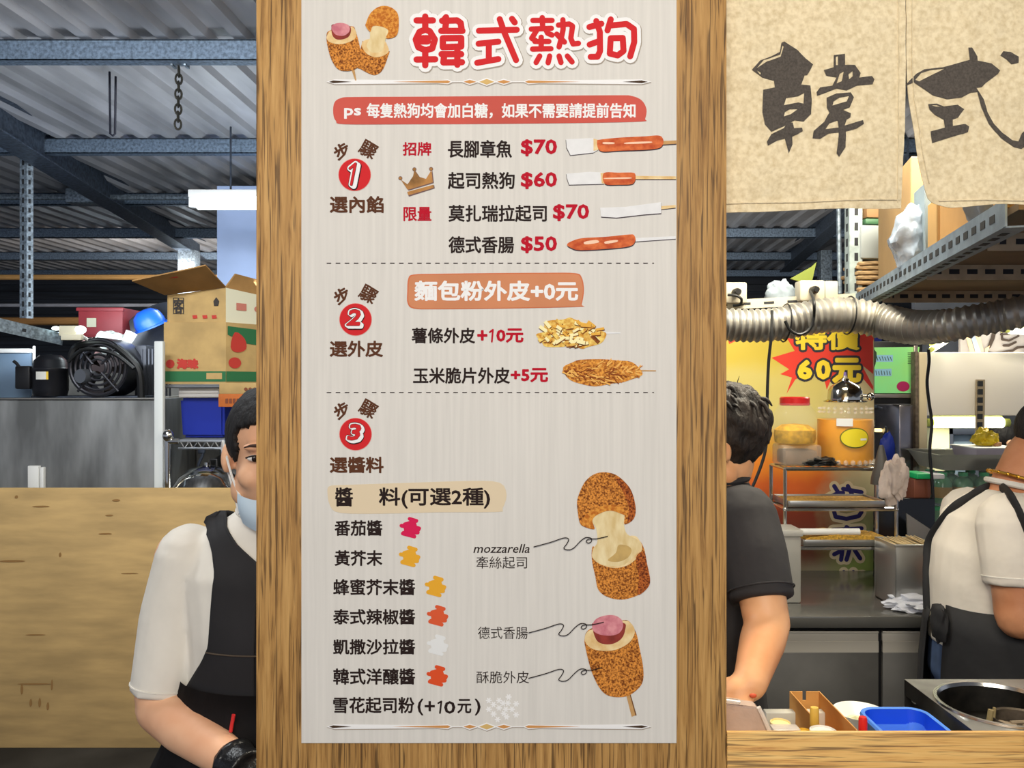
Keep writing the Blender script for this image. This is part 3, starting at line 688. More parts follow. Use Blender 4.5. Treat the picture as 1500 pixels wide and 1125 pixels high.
# slotted angle post hanging from the roof and the rail under it
slot = mat('dark slot', (34, 36, 40), .7)
def slotted(b, p, q, w, t, up, pitch=.05, sl=.024, sw=.32, mi=1, out=None):
    """flat slotted bar from p to q: plate w x t with dark slots on both faces (material 1)"""
    p = Vector(p); q = Vector(q); d = (q-p); L = d.length; d.normalize(); up = Vector(up); up = (up-d*up.dot(d)).normalized(); nn = d.cross(up)
    def bar(c, l, ww, tt, m):
        t_ = BM(); bmesh.ops.create_cube(t_, size=1); bmesh.ops.scale(t_, vec=(l, ww, tt), verts=t_.verts)
        M = Matrix((d, up, nn)).transposed().to_4x4(); M.translation = c
        bmesh.ops.transform(t_, matrix=M, verts=t_.verts); merge(b, t_, m)
    bar((p+q)/2, L, w, t, 0)
    k = int(L/pitch)
    for i in range(k): bar(p+d*(pitch*(i+.5)), sl, w*sw, t+.0016, mi)
b = BM(); D = 5.22; a = P(38, 466, D)
slotted(b, a+Vector((-.018, 0, 0)), Vector((a.x-.018, a.y, 3.07)), .042, .003, (1, 0, 0), .06, .034); slotted(b, a+Vector((.012, .018, 0)), Vector((a.x+.012, a.y+.018, 3.07)), .042, .003, (.8, .6, 0), .06, .03)
sp = tag(obj('slotted_post', b, [galv, slot]), 'slotted grey angle post hanging from the roof at far left', 'post')
b = BM(); slotted(b, P(-60, 462, 3.6), P(92, 497, 4.05), .06, .004, (0, 0, 1), .2, .02, .25)
tag(obj('angle_rail', b, [galv, slot]), 'grey sloping angle rail below the slotted post', 'rail')
b = BM(); q = P(83, 525, 4.12); box(b, (q.x, q.y, zt+.1), (.028, .028, .2), .003); 
tag(obj('timber_stub', b, mat('pale timber', (150, 132, 108), .8)), 'short pale timber upright behind the compressor', 'post')
# small lamp holder
lh = thing('lamp_holder', 'cream lamp holder with glowing ends at the rail tip', 'lamp', P(103, 492, 4.0))
b = BM(); box(b, P(103, 485, 4.0), (.09, .05, .05), .006); box(b, P(106, 494, 3.98), (.1, .03, .03), .005); obj('socket', b, mat('cream plastic', (222, 216, 190), .5), lh)
b = BM(); ball(b, P(118, 483, 3.99), (.026, .022, .02)); obj('bulb', b, tubelight, lh)
b = BM(); ball(b, P(82, 481, 3.99), (.02, .014, .01)); obj('bulb', b, tubelight, lh)
b = BM(); tube(b, spline([P(114, 490, 4.0), P(126, 496, 4.05), P(140, 508, 4.08), P(150, 514, 4.1)], 5), .008, 6); obj('cord', b, white, lh)
# red crate
rc = thing('red_crate', 'red plastic crate behind the compressor unit', 'crate', P(155, 505, 4.55))
b = BM(); p = P(123, 452, 4.6); q = P(187, 492, 4.6)
cr = mat('dull red plastic', (122, 38, 44), .5, 0, .15, 6)
for (lo, hi) in (((p.x, 3.34, q.z), (q.x, 3.352, p.z)), ((p.x, 3.55, q.z), (q.x, 3.562, p.z)), ((p.x, 3.352, q.z), (p.x+.012, 3.55, p.z)), ((q.x-.012, 3.352, q.z), (q.x, 3.55, p.z)), ((p.x, 3.34, q.z-.01), (q.x, 3.56, q.z))): b2(b, lo, hi, .003)
b2(b, (p.x-.008, 3.33, p.z-.02), (q.x+.008, 3.352, p.z), .004)
obj('body', b, cr, rc)
b = BM(); pk2 = Print(4.536, .001); pk2.poly(b, [(127, 466), (141, 466), (141, 479), (127, 479)], 1); obj('sticker', b, mat('faded sticker', (150, 150, 130), .7), rc)
b = BM()
for i in range(7): b2(b, (p.x+.02+i*.032, 3.345, q.z-.07), (p.x+.034+i*.032, 3.555, q.z-.012), .003)
b2(b, (p.x, 3.34, 1.655), (q.x, 3.56, q.z-.07), .003)
obj('crate_base', b, mat('dark grille', (70, 58, 58), .6), rc)
# crumpled bags, tray, blue bowl
def blob(c, r, sub=4, amp=.25, fr=3.0, seed=0, flat=None):
    t = BM(); bmesh.ops.create_icosphere(t, subdivisions=sub, radius=1)
    for v in t.verts:
        n = v.co.normalized(); o = Vector((seed*3.1, seed*1.7, seed*.9))
        d = mnoise.noise(n*fr+o)*amp + abs(mnoise.noise(n*fr*2.3+o))*amp*.6
        v.co = n*(1+d)
        v.co = Vector((v.co.x*r[0], v.co.y*r[1], v.co.z*r[2]))
        if flat is not None and v.co.z < flat: v.co.z = flat
    bmesh.ops.translate(t, vec=Vector(c), verts=t.verts)
    return t
clearbag = mat('thin clear plastic bag', (170, 184, 196), .25, 0, .2, 6, alpha=.6, bump=.5, bscale=18)
t = blob(P(163, 503, 4.32), (.075, .05, .06), 4, .35, 2.2, 1); tag(obj('plastic_bag', t, mat('white plastic bag', (160, 166, 160), .4, bump=.4, bscale=25)), 'crumpled white bag below the red crate', 'bag')
t = blob(P(134, 508, 4.3), (.045, .04, .04), 4, .35, 2.4, 4); tag(obj('pink_rag', t, mat('pink rag', (190, 150, 146), .8, bump=.4, bscale=25)), 'crumpled pinkish rag behind the compressor fan', 'rag')
b = BM(); tube(b, [P(180, 512, 4.32), P(193, 487, 4.32)], [.022, .03], 10); tag(obj('white_tube', b, white), 'short white tube leaning beside the dark basin', 'tube')
b = BM()
T = BM(); prof = [(0, 0), (.1, .002), (.17, .02), (.21, .07), (.215, .07), (.178, .012), (.1, -.008), (0, -.01)]
lathe(T, (0, 0, 0), prof, 48, sx=1.25); bmesh.ops.transform(T, matrix=Matrix.Translation(P(238, 505, 4.62)) @ Euler((1.25, -.55, 0)).to_matrix().to_4x4() , verts=T.verts); merge(b, T)
tag(obj('dark_basin', b, mat('dark grey basin', (74, 78, 84), .35, .5, .3, 3)), 'large dark basin tilted behind the white pipe', 'basin')
b = BM(); T = BM(); lathe(T, (0, 0, 0), [(.085, 0), (.084, .03), (.07, .07), (.04, .095), (0, .1), (0, .094), (.036, .09), (.066, .066), (.078, .03), (.079, 0)], 32)
lathe(T, (0, 0, 0), [(.085, 0), (.095, -.004), (.095, .004), (.085, .006)], 32)
bmesh.ops.transform(T, matrix=Matrix.Translation(P(222, 478, 4.55)) @ Euler((.3, -.35, 0)).to_matrix().to_4x4(), verts=T.verts); merge(b, T)
tag(obj('blue_bowl', b, mat('bright blue plastic', (26, 88, 196), .35)), 'bright blue plastic bowl upside down on the dark basin', 'bowl')
# white upright and chrome pipe
b = BM(); D = 3.75; p = P(234, 500, D); box(b, (p.x, p.y, p.z/2), (.04, .03, p.z), .004); tag(obj('white_upright', b, mat('off-white paint', (206, 210, 208), .6)), 'white upright bar between grey housing and carton shelf', 'post')
b = BM(); D = 3.72; p = P(246, 640, D); tube(b, [(p.x, p.y, 0), (p.x, p.y, p.z-.01)], .014, 12); ball(b, (p.x, p.y, p.z+.005), (.024, .024, .03)); tube(b, [(p.x, p.y, p.z-.02), (p.x+.05, p.y, p.z-.02)], .014, 10)
tag(obj('tap_pipe', b, mat('chrome', (190, 190, 186), .18, 1)), 'thin chrome pipe with rounded cap beside the white upright', 'pipe')
# shelving behind with boxes (stands against the rear wall)
D = 4.1; yb = 2.62; yf = 2.62
rk = thing('storage_rack', 'steel rack of cartons between white upright and pillar', 'rack', (P(320, 0, D).x, 2.95, 0))
xa = P(240, 0, 3.85).x; xb = -1.0
zs1 = P(0, 563, 3.85).z; zs2 = P(0, 642, 3.85).z
wire = mat('chrome wire', (150, 154, 160), .3, .8)
for z in (zs1, zs2):
    b = BM()
    for i in range(22):
        y = 2.62+i*.026; tube(b, [(xa+(.0 if z == zs1 else .08), y, z-.006), (xb, y, z-.006)], .003, 5)
    for y in (2.62, 3.16):
        tube(b, [(xa+(.0 if z == zs1 else .08), y, z-.012), (xb, y, z-.012)], .006, 6)
        if z == zs1: continue
        tube(b, [(xa+(.0 if z == zs1 else .08), y, z-.045), (xb, y, z-.045)], .006, 6)
        x = xa+.09
        k = 0
        while x < xb-.03: tube(b, [(x, y, z-.012), (x+.02, y, z-.045), (x+.04, y, z-.012)], .004, 5); x += .04
    obj('wire_shelf', b, wire, rk)
for (x, y) in ((xa+.09, 3.165), (xb, 2.62), (xb, 3.165)):
    b = BM(); tube(b, [(x, y, 0), (x, y, zs1+.02)], .0125, 10); obj('post', b, wire, rk)
# concrete nib beside the bin
b = BM(); p = P(240, 572, 4.3); q = P(262, 720, 4.3); b2(b, (p.x, 2.98, 0), (q.x, 3.3, zs1-.06), .003); struct('trim_11', b, mat('grey concrete nib', (150, 148, 142), .9, 0, .2, 8))
# lower carton
def flaps(pts, th): pass
green = mat('green print', (38, 104, 62), .7); redp = mat('red print', (186, 54, 44), .7); darkp = mat('black print', (50, 44, 40), .7); creamp = mat('cream carton', (222, 218, 192), .8)
lc = thing('carton', 'tan carton with green band and red lettering on the rack', 'carton', (P(310, 0, 4.0).x, 2.9, zs1))
x0 = P(240, 0, 3.85).x; x1 = P(331, 0, 3.85).x; zt1 = P(0, 472, 3.85).z
x2 = x1+.22; y2 = 2.99        # far corner of the turned side face
FR = [(x0, 2.65), (x1, 2.65), (x2, y2), (x0+.22, y2+.0)]
def prism(b, base, z0, z1, mi=0):
    extrude_poly(b, [(x, y, z0) for x, y in base], (0, 0, z1-z0), mi)
b = BM(); prism(b, FR, zs1+.001, zt1); obj('body', b, card, lc)
def face_uv(p0, p1, z0, z1, off=.0015):
    """print on an upright rectangular face: (u 0..1, v 0..1 from top)"""
    p0 = Vector((p0[0], p0[1], 0)); p1 = Vector((p1[0], p1[1], 0)); d = (p1-p0); n = Vector((d.y, -d.x, 0)).normalized()
    W_ = d.length; H_ = z1-z0
    g = Print(1, .0008, lambda x, y, k: Vector((p0.x, p0.y, z1))+d*(x/1000)+Vector((0, 0, -H_*y/1000))+n*(off+.0008*k))
    return g
g = face_uv(FR[0], FR[1], zs1, zt1); b = BM()
g.poly(b, [(0, 790), (1000, 790), (1000, 955), (0, 955)], 1); s_ = face_uv(FR[1], FR[2], zs1, zt1)
s_.poly(b, [(0, 790), (520, 790), (540, 900), (520, 955), (0, 955)], 1); s_.poly(b, [(20, 60), (1000, 120), (1000, 400), (300, 330), (20, 200)], 1)
obj('green_band', b, green, lc)
b = BM(); g.text(b, '海味', (210, 585, 560, 755), 1, 0, 12); obj('red_lettering', b, redp, lc)
b = BM(); g.disc(b, 105, 670, 70, 1, 0, 20); obj('red_mark', b, redp, lc)
b = BM(); s_.text(b, '海味', (720, 480, 990, 640), 1, 0, 10); obj('red_lettering', b, redp, lc)
b = BM(); s_.disc(b, 120, 650, 90, 1, 0, 20); s_.poly(b, [(120, 150), (260, 250), (280, 420), (150, 480), (60, 400)], 1, 0, 3); obj('red_picture', b, redp, lc)
b = BM(); g.poly(b, [(690, 815), (940, 815), (940, 915), (690, 915)], 2); obj('small_label', b, card, lc)
# upper open carton, leaning a little
uc = thing('open_carton', 'opened carton with raised flaps on top of the green-banded carton', 'carton', (P(300, 0, 4.0).x, 2.9, zt1))
zu0 = zt1+.001; zu1 = P(0, 432, 3.85).z
UB = [(x0+.012, 2.66), (x1-.004, 2.66), (x2-.01, y2-.01), (x0+.22, y2-.01)]
b = BM()
for i in range(4):
    p = UB[i]; q = UB[(i+1) % 4]
    d = Vector((q[0]-p[0], q[1]-p[1], 0)); n = Vector((-d.y, d.x, 0)).normalized()*.005
    za_, zb_ = (zu1, zu1+.035) if i == 0 else ((zu1+.035, zu1-.0) if i == 1 else ((zu1, zu1) if i == 2 else (zu1, zu1)))
    vs = [(p[0], p[1], zu0), (q[0], q[1], zu0), (q[0], q[1], zb_), (p[0], p[1], za_)]
    extrude_poly(b, vs, n, 1 if i == 1 else 0)
obj('body', b, [card, creamp], uc)
b = BM(); extrude_poly(b, [(x0, 2.66, zu1), (x1-.004, 2.66, zu1+.035), (x1-.04, 2.5, zu1+.115), (x0-.08, 2.5, zu1+.045)], (0, .002, .006)); obj('front_flap', b, card2, uc)
b = BM(); p = Vector((x1-.004, 2.66, zu1+.035)); q = Vector((x2-.01, y2-.01, zu1)); extrude_poly(b, [p, q, q+Vector((-.02, .02, .075)), p+Vector((.03, .05, .07))], (-.005, 0, .004)); obj('side_flap', b, card2, uc)
g = face_uv(UB[0], UB[1], zu0, zu1+.02); b = BM(); g.text(b, '客', (110, 240, 280, 720), 1, 0, 10); g.stroke(b, [(110, 230), (280, 230), (280, 730), (110, 730)], 16, 1, 0, closed=True); g.poly(b, [(790, 330), (840, 200), (890, 330), (870, 480), (800, 480)], 1); obj('black_print', b, darkp, uc)
b = BM(); [g.poly(b, [(u, 780), (u+80, 770), (u+90, 880), (u+10, 890)], 1) for u in (430, 600, 760)]
fl = Print(1, .0008, lambda x, y, k: (Vector((x0, 2.66, zu1))*(1-x/1000)+Vector((x1, 2.66, zu1+.035))*(x/1000))*(1-y/1000)+(Vector((x0-.08, 2.5, zu1+.045))*(1-x/1000)+Vector((x1-.04, 2.5, zu1+.115))*(x/1000))*(y/1000)+Vector((0, -.001, -.0015-.0005*k)))
for (u, v) in ((280, 650), (440, 650), (300, 350), (450, 350)): fl.poly(b, [(u, v), (u+110, v), (u+110, v+180), (u, v+180)], 1)
obj('red_print', b, redp, uc)
s_ = face_uv(UB[1], UB[2], zu0, zu1); b = BM(); s_.poly(b, [(150, 250), (300, 250), (300, 520), (150, 520)], 1); s_.disc(b, 520, 420, 100, 1, 0, 20, 150); s_.disc(b, 860, 450, 60, 1, 0, 20, 100); obj('side_print', b, mat('faded red print', (196, 120, 104), .7), uc)
# orange carton to the right
oc = thing('orange_carton', 'low tan and orange carton under the big cartons', 'carton', (P(352, 0, 3.8).x, 2.6, 1.5))
b = BM(); p = P(321, 561, 3.78); q = P(321, 596, 3.78); m = P(321, 577, 3.78); 
zsx = zs1-.06
b2(b, (p.x, 2.58, m.z), (p.x+.42, 2.61, p.z), .002); obj('upper_half', b, card, oc)
b = BM(); b2(b, (p.x-.003, 2.578, q.z), (p.x+.42, 2.61, m.z), .002); obj('lower_half', b, mat('orange carton', (206, 112, 48), .75, 0, .15, 7), oc)
pp = Print(3.777, .0006); b = BM(); [pp.poly(b, [(x_, 584), (x_+4, 583.6), (x_+4, 591), (x_, 591)], 1) for x_ in (330, 335.5, 341, 346.5)]; [pp.disc(b, x_, 570, 2.6, 1, 0, 10) for x_ in (360, 366.5, 373)]; obj('lettering', b, mat('brown print', (120, 62, 36), .7), oc)
# blue bin with white lid
bb = thing('blue_bin', 'deep blue plastic bin with white lid on the lower wire shelf', 'bin', (P(297, 0, 4.0).x, 2.85, zs2))
b = BM(); p = P(263, 583, 3.9); q = P(331, 640, 3.9); t_ = BM()
fr = [(p.x, 2.7), (q.x-.01, 2.7), (q.x-.01, 3.0), (p.x, 3.0)]
lo_ = [t_.verts.new((x+(.012 if x < -1.4 else -.0), y, zs2+.001)) for x, y in fr]; hi_ = [t_.verts.new((x, y, p.z)) for x, y in fr]
t_.faces.new(lo_); t_.faces.new(hi_); bridge(t_, lo_, hi_); bmesh.ops.bevel(t_, geom=t_.edges[:], offset=.012, segments=2, affect='EDGES'); merge(b, t_)
obj('body', b, mat('deep blue plastic', (24, 44, 150), .4, 0, .1, 4), bb)
b = BM(); l = P(263, 565, 3.9); b2(b, (l.x-.004, 2.695, p.z+.001), (P(321, 0, 3.9).x, 3.005, l.z-.002), .006); obj('lid', b, mat('off white lid', (214, 208, 200), .6), bb)
# upturned wok and lid with ladle hook on the low wall
b = BM(); p = P(304, 715, 3.8); zl = P(0, 712, 3.8).z
lathe(b, (p.x, p.y, zl), [(.0, .11), (.015, .11), (.015, .098), (.03, .094), (.08, .08), (.125, .045), (.148, .006), (.152, 0), (.146, 0), (.12, .04), (.07, .076), (0, .088)], 40)
wl = thing('wok_lid', 'shiny steel lid resting behind the plywood top edge', 'lid', (p.x, p.y, zl)); obj('dome', b, mat('polished steel', (196, 196, 192), .12, 1), wl)
b = BM(); tube(b, [(p.x+.02, p.y-.02, zl+.1), (p.x+.02, p.y-.02, zl+.125), (p.x+.05, p.y-.02, zl+.125), (p.x+.05, p.y-.02, zl+.09)], .006, 8); obj('handle', b, black, wl)
b = BM(); lathe(b, (p.x+.06, p.y+.26, zl), [(0, .145), (.08, .13), (.14, .095), (.172, .03), (.18, 0), (.172, 0), (.13, .088), (0, .138)], 40)
tag(obj('dark_wok', b, mat('dark iron', (48, 46, 44), .45, .6, .3, 6)), 'dark upturned wok just behind the shiny steel lid', 'wok')
b = BM(); b2(b, (P(264, 0, 3.72).x, 2.44, 0), (-1.05, 2.96, zl-.002), .003); tag(obj('low_bench', b, steel_dull), 'steel bench behind the plywood carrying the steel lid', 'bench')
b = BM(); q = P(297, 655, 4.0); tube(b, spline([(q.x, q.y, zs2-.05), (q.x, q.y, zs2-.09), (q.x-.02, q.y, zs2-.14), (q.x+.0, q.y, zs2-.17), (q.x+.1, q.y, zs2-.165)], 5), .007, 8); box(b, (q.x-.005, q.y, zs2-.07), (.035, .02, .03), .006); 
tag(obj('hanging_hook', b, darksteel), 'dark bent hook hanging under the lower wire shelf', 'hook')
# tube lamp on the left
fl_ = thing('fluorescent_lamp', 'bright white tube lamp under the roof left of the pillar', 'lamp', P(345, 290, 5.0))
b = BM(); p = P(290, 297, 5.0); q = P(480, 297, 5.0); tube(b, [p, q], .042, 14); obj('tube', b, tubelight, fl_)
b = BM(); b2(b, (p.x-.05, p.y-.03, p.z+.03), (q.x+.05, p.y+.03, p.z+.075), .004); b2(b, (p.x-.05, p.y-.022, p.z-.03), (p.x, p.y+.022, p.z+.03), .004); obj('fixture', b, white, fl_)
b = BM(); tube(b, [(p.x+.2, p.y, p.z+.07), (p.x+.2, p.y, 3.17)], .006, 6); obj('suspension_rod', b, darksteel, fl_)
ll = bpy.data.lights.new('tube_glow', 'AREA'); ll.energy = 16; ll.shape = 'RECTANGLE'; ll.size = .8; ll.size_y = .06; ll.color = (.86, .97, 1)
lo = bpy.data.objects.new('tube_glow', ll); COL.objects.link(lo); lo.location = (p+q)/2+Vector((0, 0, -.06))
# pale window light seen low through the roof
# hanging chain and rod loop
hc = thing('hanging_chain', 'dark chain hanging from a beam clamp under the roof', 'chain', P(262, 190, 4.2))
D = 3.78; b = BM(); c = P(263, 92, D); box(b, P(263, 84, D), (.09, .05, .012), .002); box(b, P(254, 93, D), (.012, .05, .035), .002); box(b, P(273, 93, D), (.012, .05, .035), .002); box(b, P(263, 93, D), (.03, .03, .02), .004); obj('clamp', b, galv, hc)
b = BM()
for i in range(8):
    q = P(262-.2*i, 105+i*11, D); n = 14
    pts = []
    for k in range(n+1):
        a = 2*PI*k/n; u = Vector((1, .3, 0)).normalized() if i % 2 else Vector((.3, -1, 0)).normalized()
        pts.append(q+u*(.014*math.cos(a))+Vector((0, 0, .024*math.sin(a))))
    tube(b, pts, .0052, 6, False)
obj('chain_links', b, mat('dark chain steel', (64, 62, 56), .5, .6), hc)
b = BM(); D = 4.1
tube(b, [P(160.5, 105, D), P(161.5, 196, D), P(165, 199, D), P(168.5, 196, D), P(169.5, 112, D)], .0055, 6)
tag(obj('rod_hanger', b, mat('dark rod', (44, 46, 58), .5, .5)), 'thin dark U-shaped rod hanging from the first roof purlin', 'hanger')
# conduit box and pipe on the fourth purlin
b = BM(); p = P(100, 288, 6.4); q = P(146, 288, 6.4); b2(b, (p.x, p.y-.06, p.z-.06), (q.x, p.y+.06, p.z+.06), .02); tube(b, [(p.x-2.5, p.y, p.z), (q.x+2.2, p.y, p.z-.01)], .022, 8)
tag(obj('junction_box', b, galv), 'grey metal conduit with junction box under the roof', 'conduit')

# ================================================================== the stall on the right
# noren curtain: two cloth panels with brushed characters
linen = mat('natural linen', (240, 222, 184), .95, 0, 0, 120, c2=(214, 193, 152), lo=.3, hi=.62, det=10, bump=1.0, bscale=17, bdet=9)
linen_hem = mat('linen hem', (236, 218, 180), .95, 0, .06, 60, bump=.5, bscale=90)
brush = mat('brushed grey ink', (92, 84, 76), .9, 0, .2, 320)
DN = 1.245
def clothy(x, z):
    s = mnoise.noise(Vector((x*9, z*5, 0)))*.004+mnoise.noise(Vector((x*22, z*16, 3)))*.0016
    s += math.sin(x*34+z*3)*.0035*(1 if z < 1.98 else .6)
    s += mnoise.noise(Vector((x*60+z*30, z*55, 9)))*.0011
    return s
def cloth(px, py, off=0.0):
    v = P(px, py, DN); v.y += clothy(v.x, v.z)+off
    return v
nor = thing('noren_curtain', 'cream linen split curtain with brushed dark characters above the counter', 'curtain', P(1290, -130, DN))
def panel(xl, xr, yb, top=-130, n=64, m=110):
    """xl, xr, yb: functions giving left edge, right edge (of v) and bottom (of u)"""
    b = BM(); g = []
    for j in range(m+1):
        row = []
        for i in range(n+1):
            u = i/n; bot = yb(u); y = top+(bot-top)*j/m
            x = xl(y)*(1-u)+xr(y)*u; row.append(b.verts.new(cloth(x, y)))
        g.append(row)
    for j in range(m):
        for i in range(n):
            f = b.faces.new((g[j][i], g[j][i+1], g[j+1][i+1], g[j+1][i]))
    bmesh.ops.recalc_face_normals(b, faces=b.faces[:])
    bmesh.ops.solidify(b, geom=b.faces[:], thickness=.0012)
    return b
def lerp(a, b, t): return a+(b-a)*max(0, min(1, t))
p1 = obj('left_panel', panel(lambda y: 1050, lambda y: 1326.5-(lerp(0, 5, (y-150)/150) if y > 150 else 0), lambda u: 312-8*u+1.2*math.sin(u*9)), linen, nor)
def xl2(y): return 1327.6+lerp(0, 6, (y-100)/80)+(max(0, y-130)/170)**1.7*30
p2 = obj('right_panel', panel(xl2, lambda y: 1620, lambda u: 290+15*min(1, u*9)**.5-5*min(1, u*2.5)+1.0*math.sin(u*11)), linen, nor)
# stitched hems
b = BM(); pts = [cloth(x, 300-8*(x-1050)/276, -.002) for x in range(1052, 1322, 3)]; tube(b, pts, .0012, 5); pts = [cloth(1316, y, -.002) for y in range(-100, 300, 4)]; tube(b, pts, .0009, 5); obj('hem_seam', b, linen_hem, p1)
b = BM(); pts = [cloth(x, 294, -.002) for x in range(1376, 1560, 3)]; tube(b, pts, .0012, 5); pts = [cloth(xl2(y)+8, y, -.002) for y in range(-100, 270, 4)]; tube(b, pts, .0009, 5); obj('hem_seam', b, linen_hem, p2)
def zz(*p): return [(1060+x/3.409, y/3.409) for x, y in p]
def brushmesh(polys, name, par):
    b = BM()
    for loops in polys:
        if not isinstance(loops[0], list): loops = [loops]
        L2 = [[Vector((p[0], p[1], 0)) for p in l] for l in loops]
        vs = [b.verts.new(p) for l in L2 for p in l]
        for t in tessellate_polygon(L2):
            try: b.faces.new([vs[i] for i in t])
            except ValueError: pass
    for _ in range(7):
        es = [e for e in b.edges if e.calc_length() > 7]
        if not es: break
        bmesh.ops.subdivide_edges(b, edges=es, cuts=1); bmesh.ops.triangulate(b, faces=b.faces[:])
    for v in b.verts: v.co = cloth(v.co.x, v.co.y, -.0024)
    return obj(name, b, brush, par)
HAN = [[zz((138, 352), (180, 305), (240, 280), (282, 258), (290, 212), (305, 205), (370, 248), (410, 290), (446, 322), (432, 352), (418, 374), (405, 375), (388, 422), (432, 428), (438, 500), (436, 570), (400, 606), (355, 600), (300, 630), (238, 658), (205, 622), (192, 560), (196, 450), (255, 437), (252, 402), (190, 388)),
        zz((160, 346), (215, 308), (285, 282), (302, 230), (296, 222), (284, 270), (200, 300)), zz((160, 352), (185, 365), (180, 376)),
        zz((312, 490), (372, 480), (402, 464), (398, 518), (372, 512), (300, 526)), zz((305, 560), (330, 545), (370, 545), (335, 570), (300, 582))],
       zz((215, 708), (238, 670), (300, 640), (318, 612), (345, 612), (352, 640), (392, 638), (395, 655), (345, 680), (345, 720), (325, 766), (308, 690), (270, 700), (220, 728)),
       [zz((545, 280), (600, 275), (600, 330), (650, 330), (678, 370), (672, 392), (735, 384), (748, 400), (738, 425), (660, 432), (610, 455), (560, 445), (520, 460), (465, 480), (462, 462), (480, 438), (540, 430), (560, 390), (510, 380), (498, 352), (545, 340)),
        zz((555, 288), (566, 285), (566, 330), (556, 330)), zz((575, 372), (595, 360), (585, 410), (560, 420)), zz((618, 375), (638, 360), (640, 385), (622, 400))],
       [zz((512, 490), (560, 470), (630, 465), (645, 490), (625, 540), (590, 552), (630, 570), (628, 590), (610, 600), (600, 630), (690, 604), (695, 622), (660, 645), (605, 660), (602, 740), (570, 788), (558, 770), (570, 665), (520, 670), (480, 695), (445, 690), (448, 655), (500, 610), (515, 580), (525, 565), (512, 540)),
        zz((545, 510), (575, 490), (622, 482), (610, 510), (540, 530)), zz((505, 648), (525, 618), (565, 605), (570, 640))]]
brushmesh(HAN, 'brushed_character', p1)
SHI = [[zz((905, 430), (925, 405), (960, 370), (1000, 348), (1090, 340), (1220, 305), (1212, 245), (1230, 245), (1256, 290), (1258, 310), (1330, 322), (1375, 355), (1365, 372), (1300, 420), (1280, 440), (1252, 445), (1290, 500), (1310, 560), (1345, 620), (1390, 665), (1440, 700), (1475, 705), (1490, 665), (1520, 640), (1525, 720), (1490, 742), (1450, 735), (1380, 690), (1320, 620), (1280, 540), (1258, 465), (1225, 468), (1180, 492), (1110, 500), (1040, 478), (975, 430), (950, 412)),
        zz((955, 400), (985, 365), (1030, 352), (1100, 346), (1040, 375), (985, 402), (975, 408))],
       zz((1376, 280), (1390, 260), (1430, 262), (1470, 285), (1470, 315), (1435, 322), (1410, 300)),
       [zz((1018, 522), (1060, 520), (1095, 535), (1160, 528), (1194, 550), (1165, 590), (1138, 600), (1140, 632), (1200, 622), (1220, 635), (1215, 662), (1120, 690), (1040, 715), (1030, 658), (1100, 640), (1095, 600), (1050, 575), (1025, 550)),
        zz((1028, 528), (1058, 526), (1085, 536), (1055, 534))]]
brushmesh(SHI, 'brushed_character', p2)
b = BM(); a = P(1030, -134, DN+.003); c = P(1640, -134, DN+.003); tube(b, [a, c], .012, 12); obj('hanging_rod', b, oak, nor)

# overhead shelf of slotted angle
zsh = 1.875
def shelfpt(px, off=0.0):
    """point on the slanting front rail seen at column px"""
    py = 440-.59*(px-1255); D = (zsh-1.6)*F/(562.5-py); return P(px, py, D), D
sh = thing('overhead_shelf', 'slotted angle shelf hanging under the roof at the right', 'shelf', shelfpt(1256)[0])
shm = mat('blue-grey slotted angle', (140, 156, 172), .5, .2, .15, 30)
A, DA = shelfpt(1254); Bp, DB = shelfpt(1474)
b = BM(); slotted(b, A, Bp, .045, .003, (0, 0, 1), .05, .026, .3); slotted(b, A+Vector((.02, .005, -.022)), Bp+Vector((.02, .005, -.022)), .04, .003, (1, .2, 0), .05, .026, .3)
obj('front_rail', b, [shm, slot], sh)
b = BM(); p = A; slotted(b, (p.x, p.y, zsh-.03), (p.x, p.y, 3.15), .04, .003, (1, 0, 0), .05, .026, .3); slotted(b, (p.x-.02, p.y+.02, zsh-.03), (p.x-.02, p.y+.02, 3.15), .04, .003, (0, 1, 0), .05, .026, .3); obj('post', b, [mat('pale slotted angle', (176, 190, 190), .5, .2, .15, 30), slot], sh)
b = BM(); d = (Bp-A).normalized(); ex = Vector((1, 0, 0))
q = [A+Vector((.02, .02, .004)), Bp+Vector((.02, 0, .004)), Vector((Bp.x+.75, Bp.y, zsh+.004)), Vector((A.x+1.0, A.y+.02, zsh+.004))]
extrude_poly(b, q, (0, 0, .012)); obj('board', b, mat('brown plywood board', (134, 112, 86), .8, 0, .2, 5, (.3, 1, 1)), sh)
crossm = mat('beige slotted angle', (190, 170, 140), .55, .1, .1, 30)
for (px0, py0) in ((1293, 434), (1358, 398), (1447, 354)):
    D = (zsh-.012-1.6)*F/(562.5-py0); p = P(px0, py0, D)
    b = BM(); slotted(b, p+Vector((0, 0, -.0)), Vector((p.x+.7, p.y, p.z)), .038 if px0 < 1400 else .034, .003, (0, 0, 1), .042, .024, .3); box(b, p+Vector((.018*D/2, -.008, .012)), (.006, .006, .036), .002); ball(b, p+Vector((.018*D/2, -.008, .03)), .006)
    obj('crossbar', b, [crossm, slot], sh)
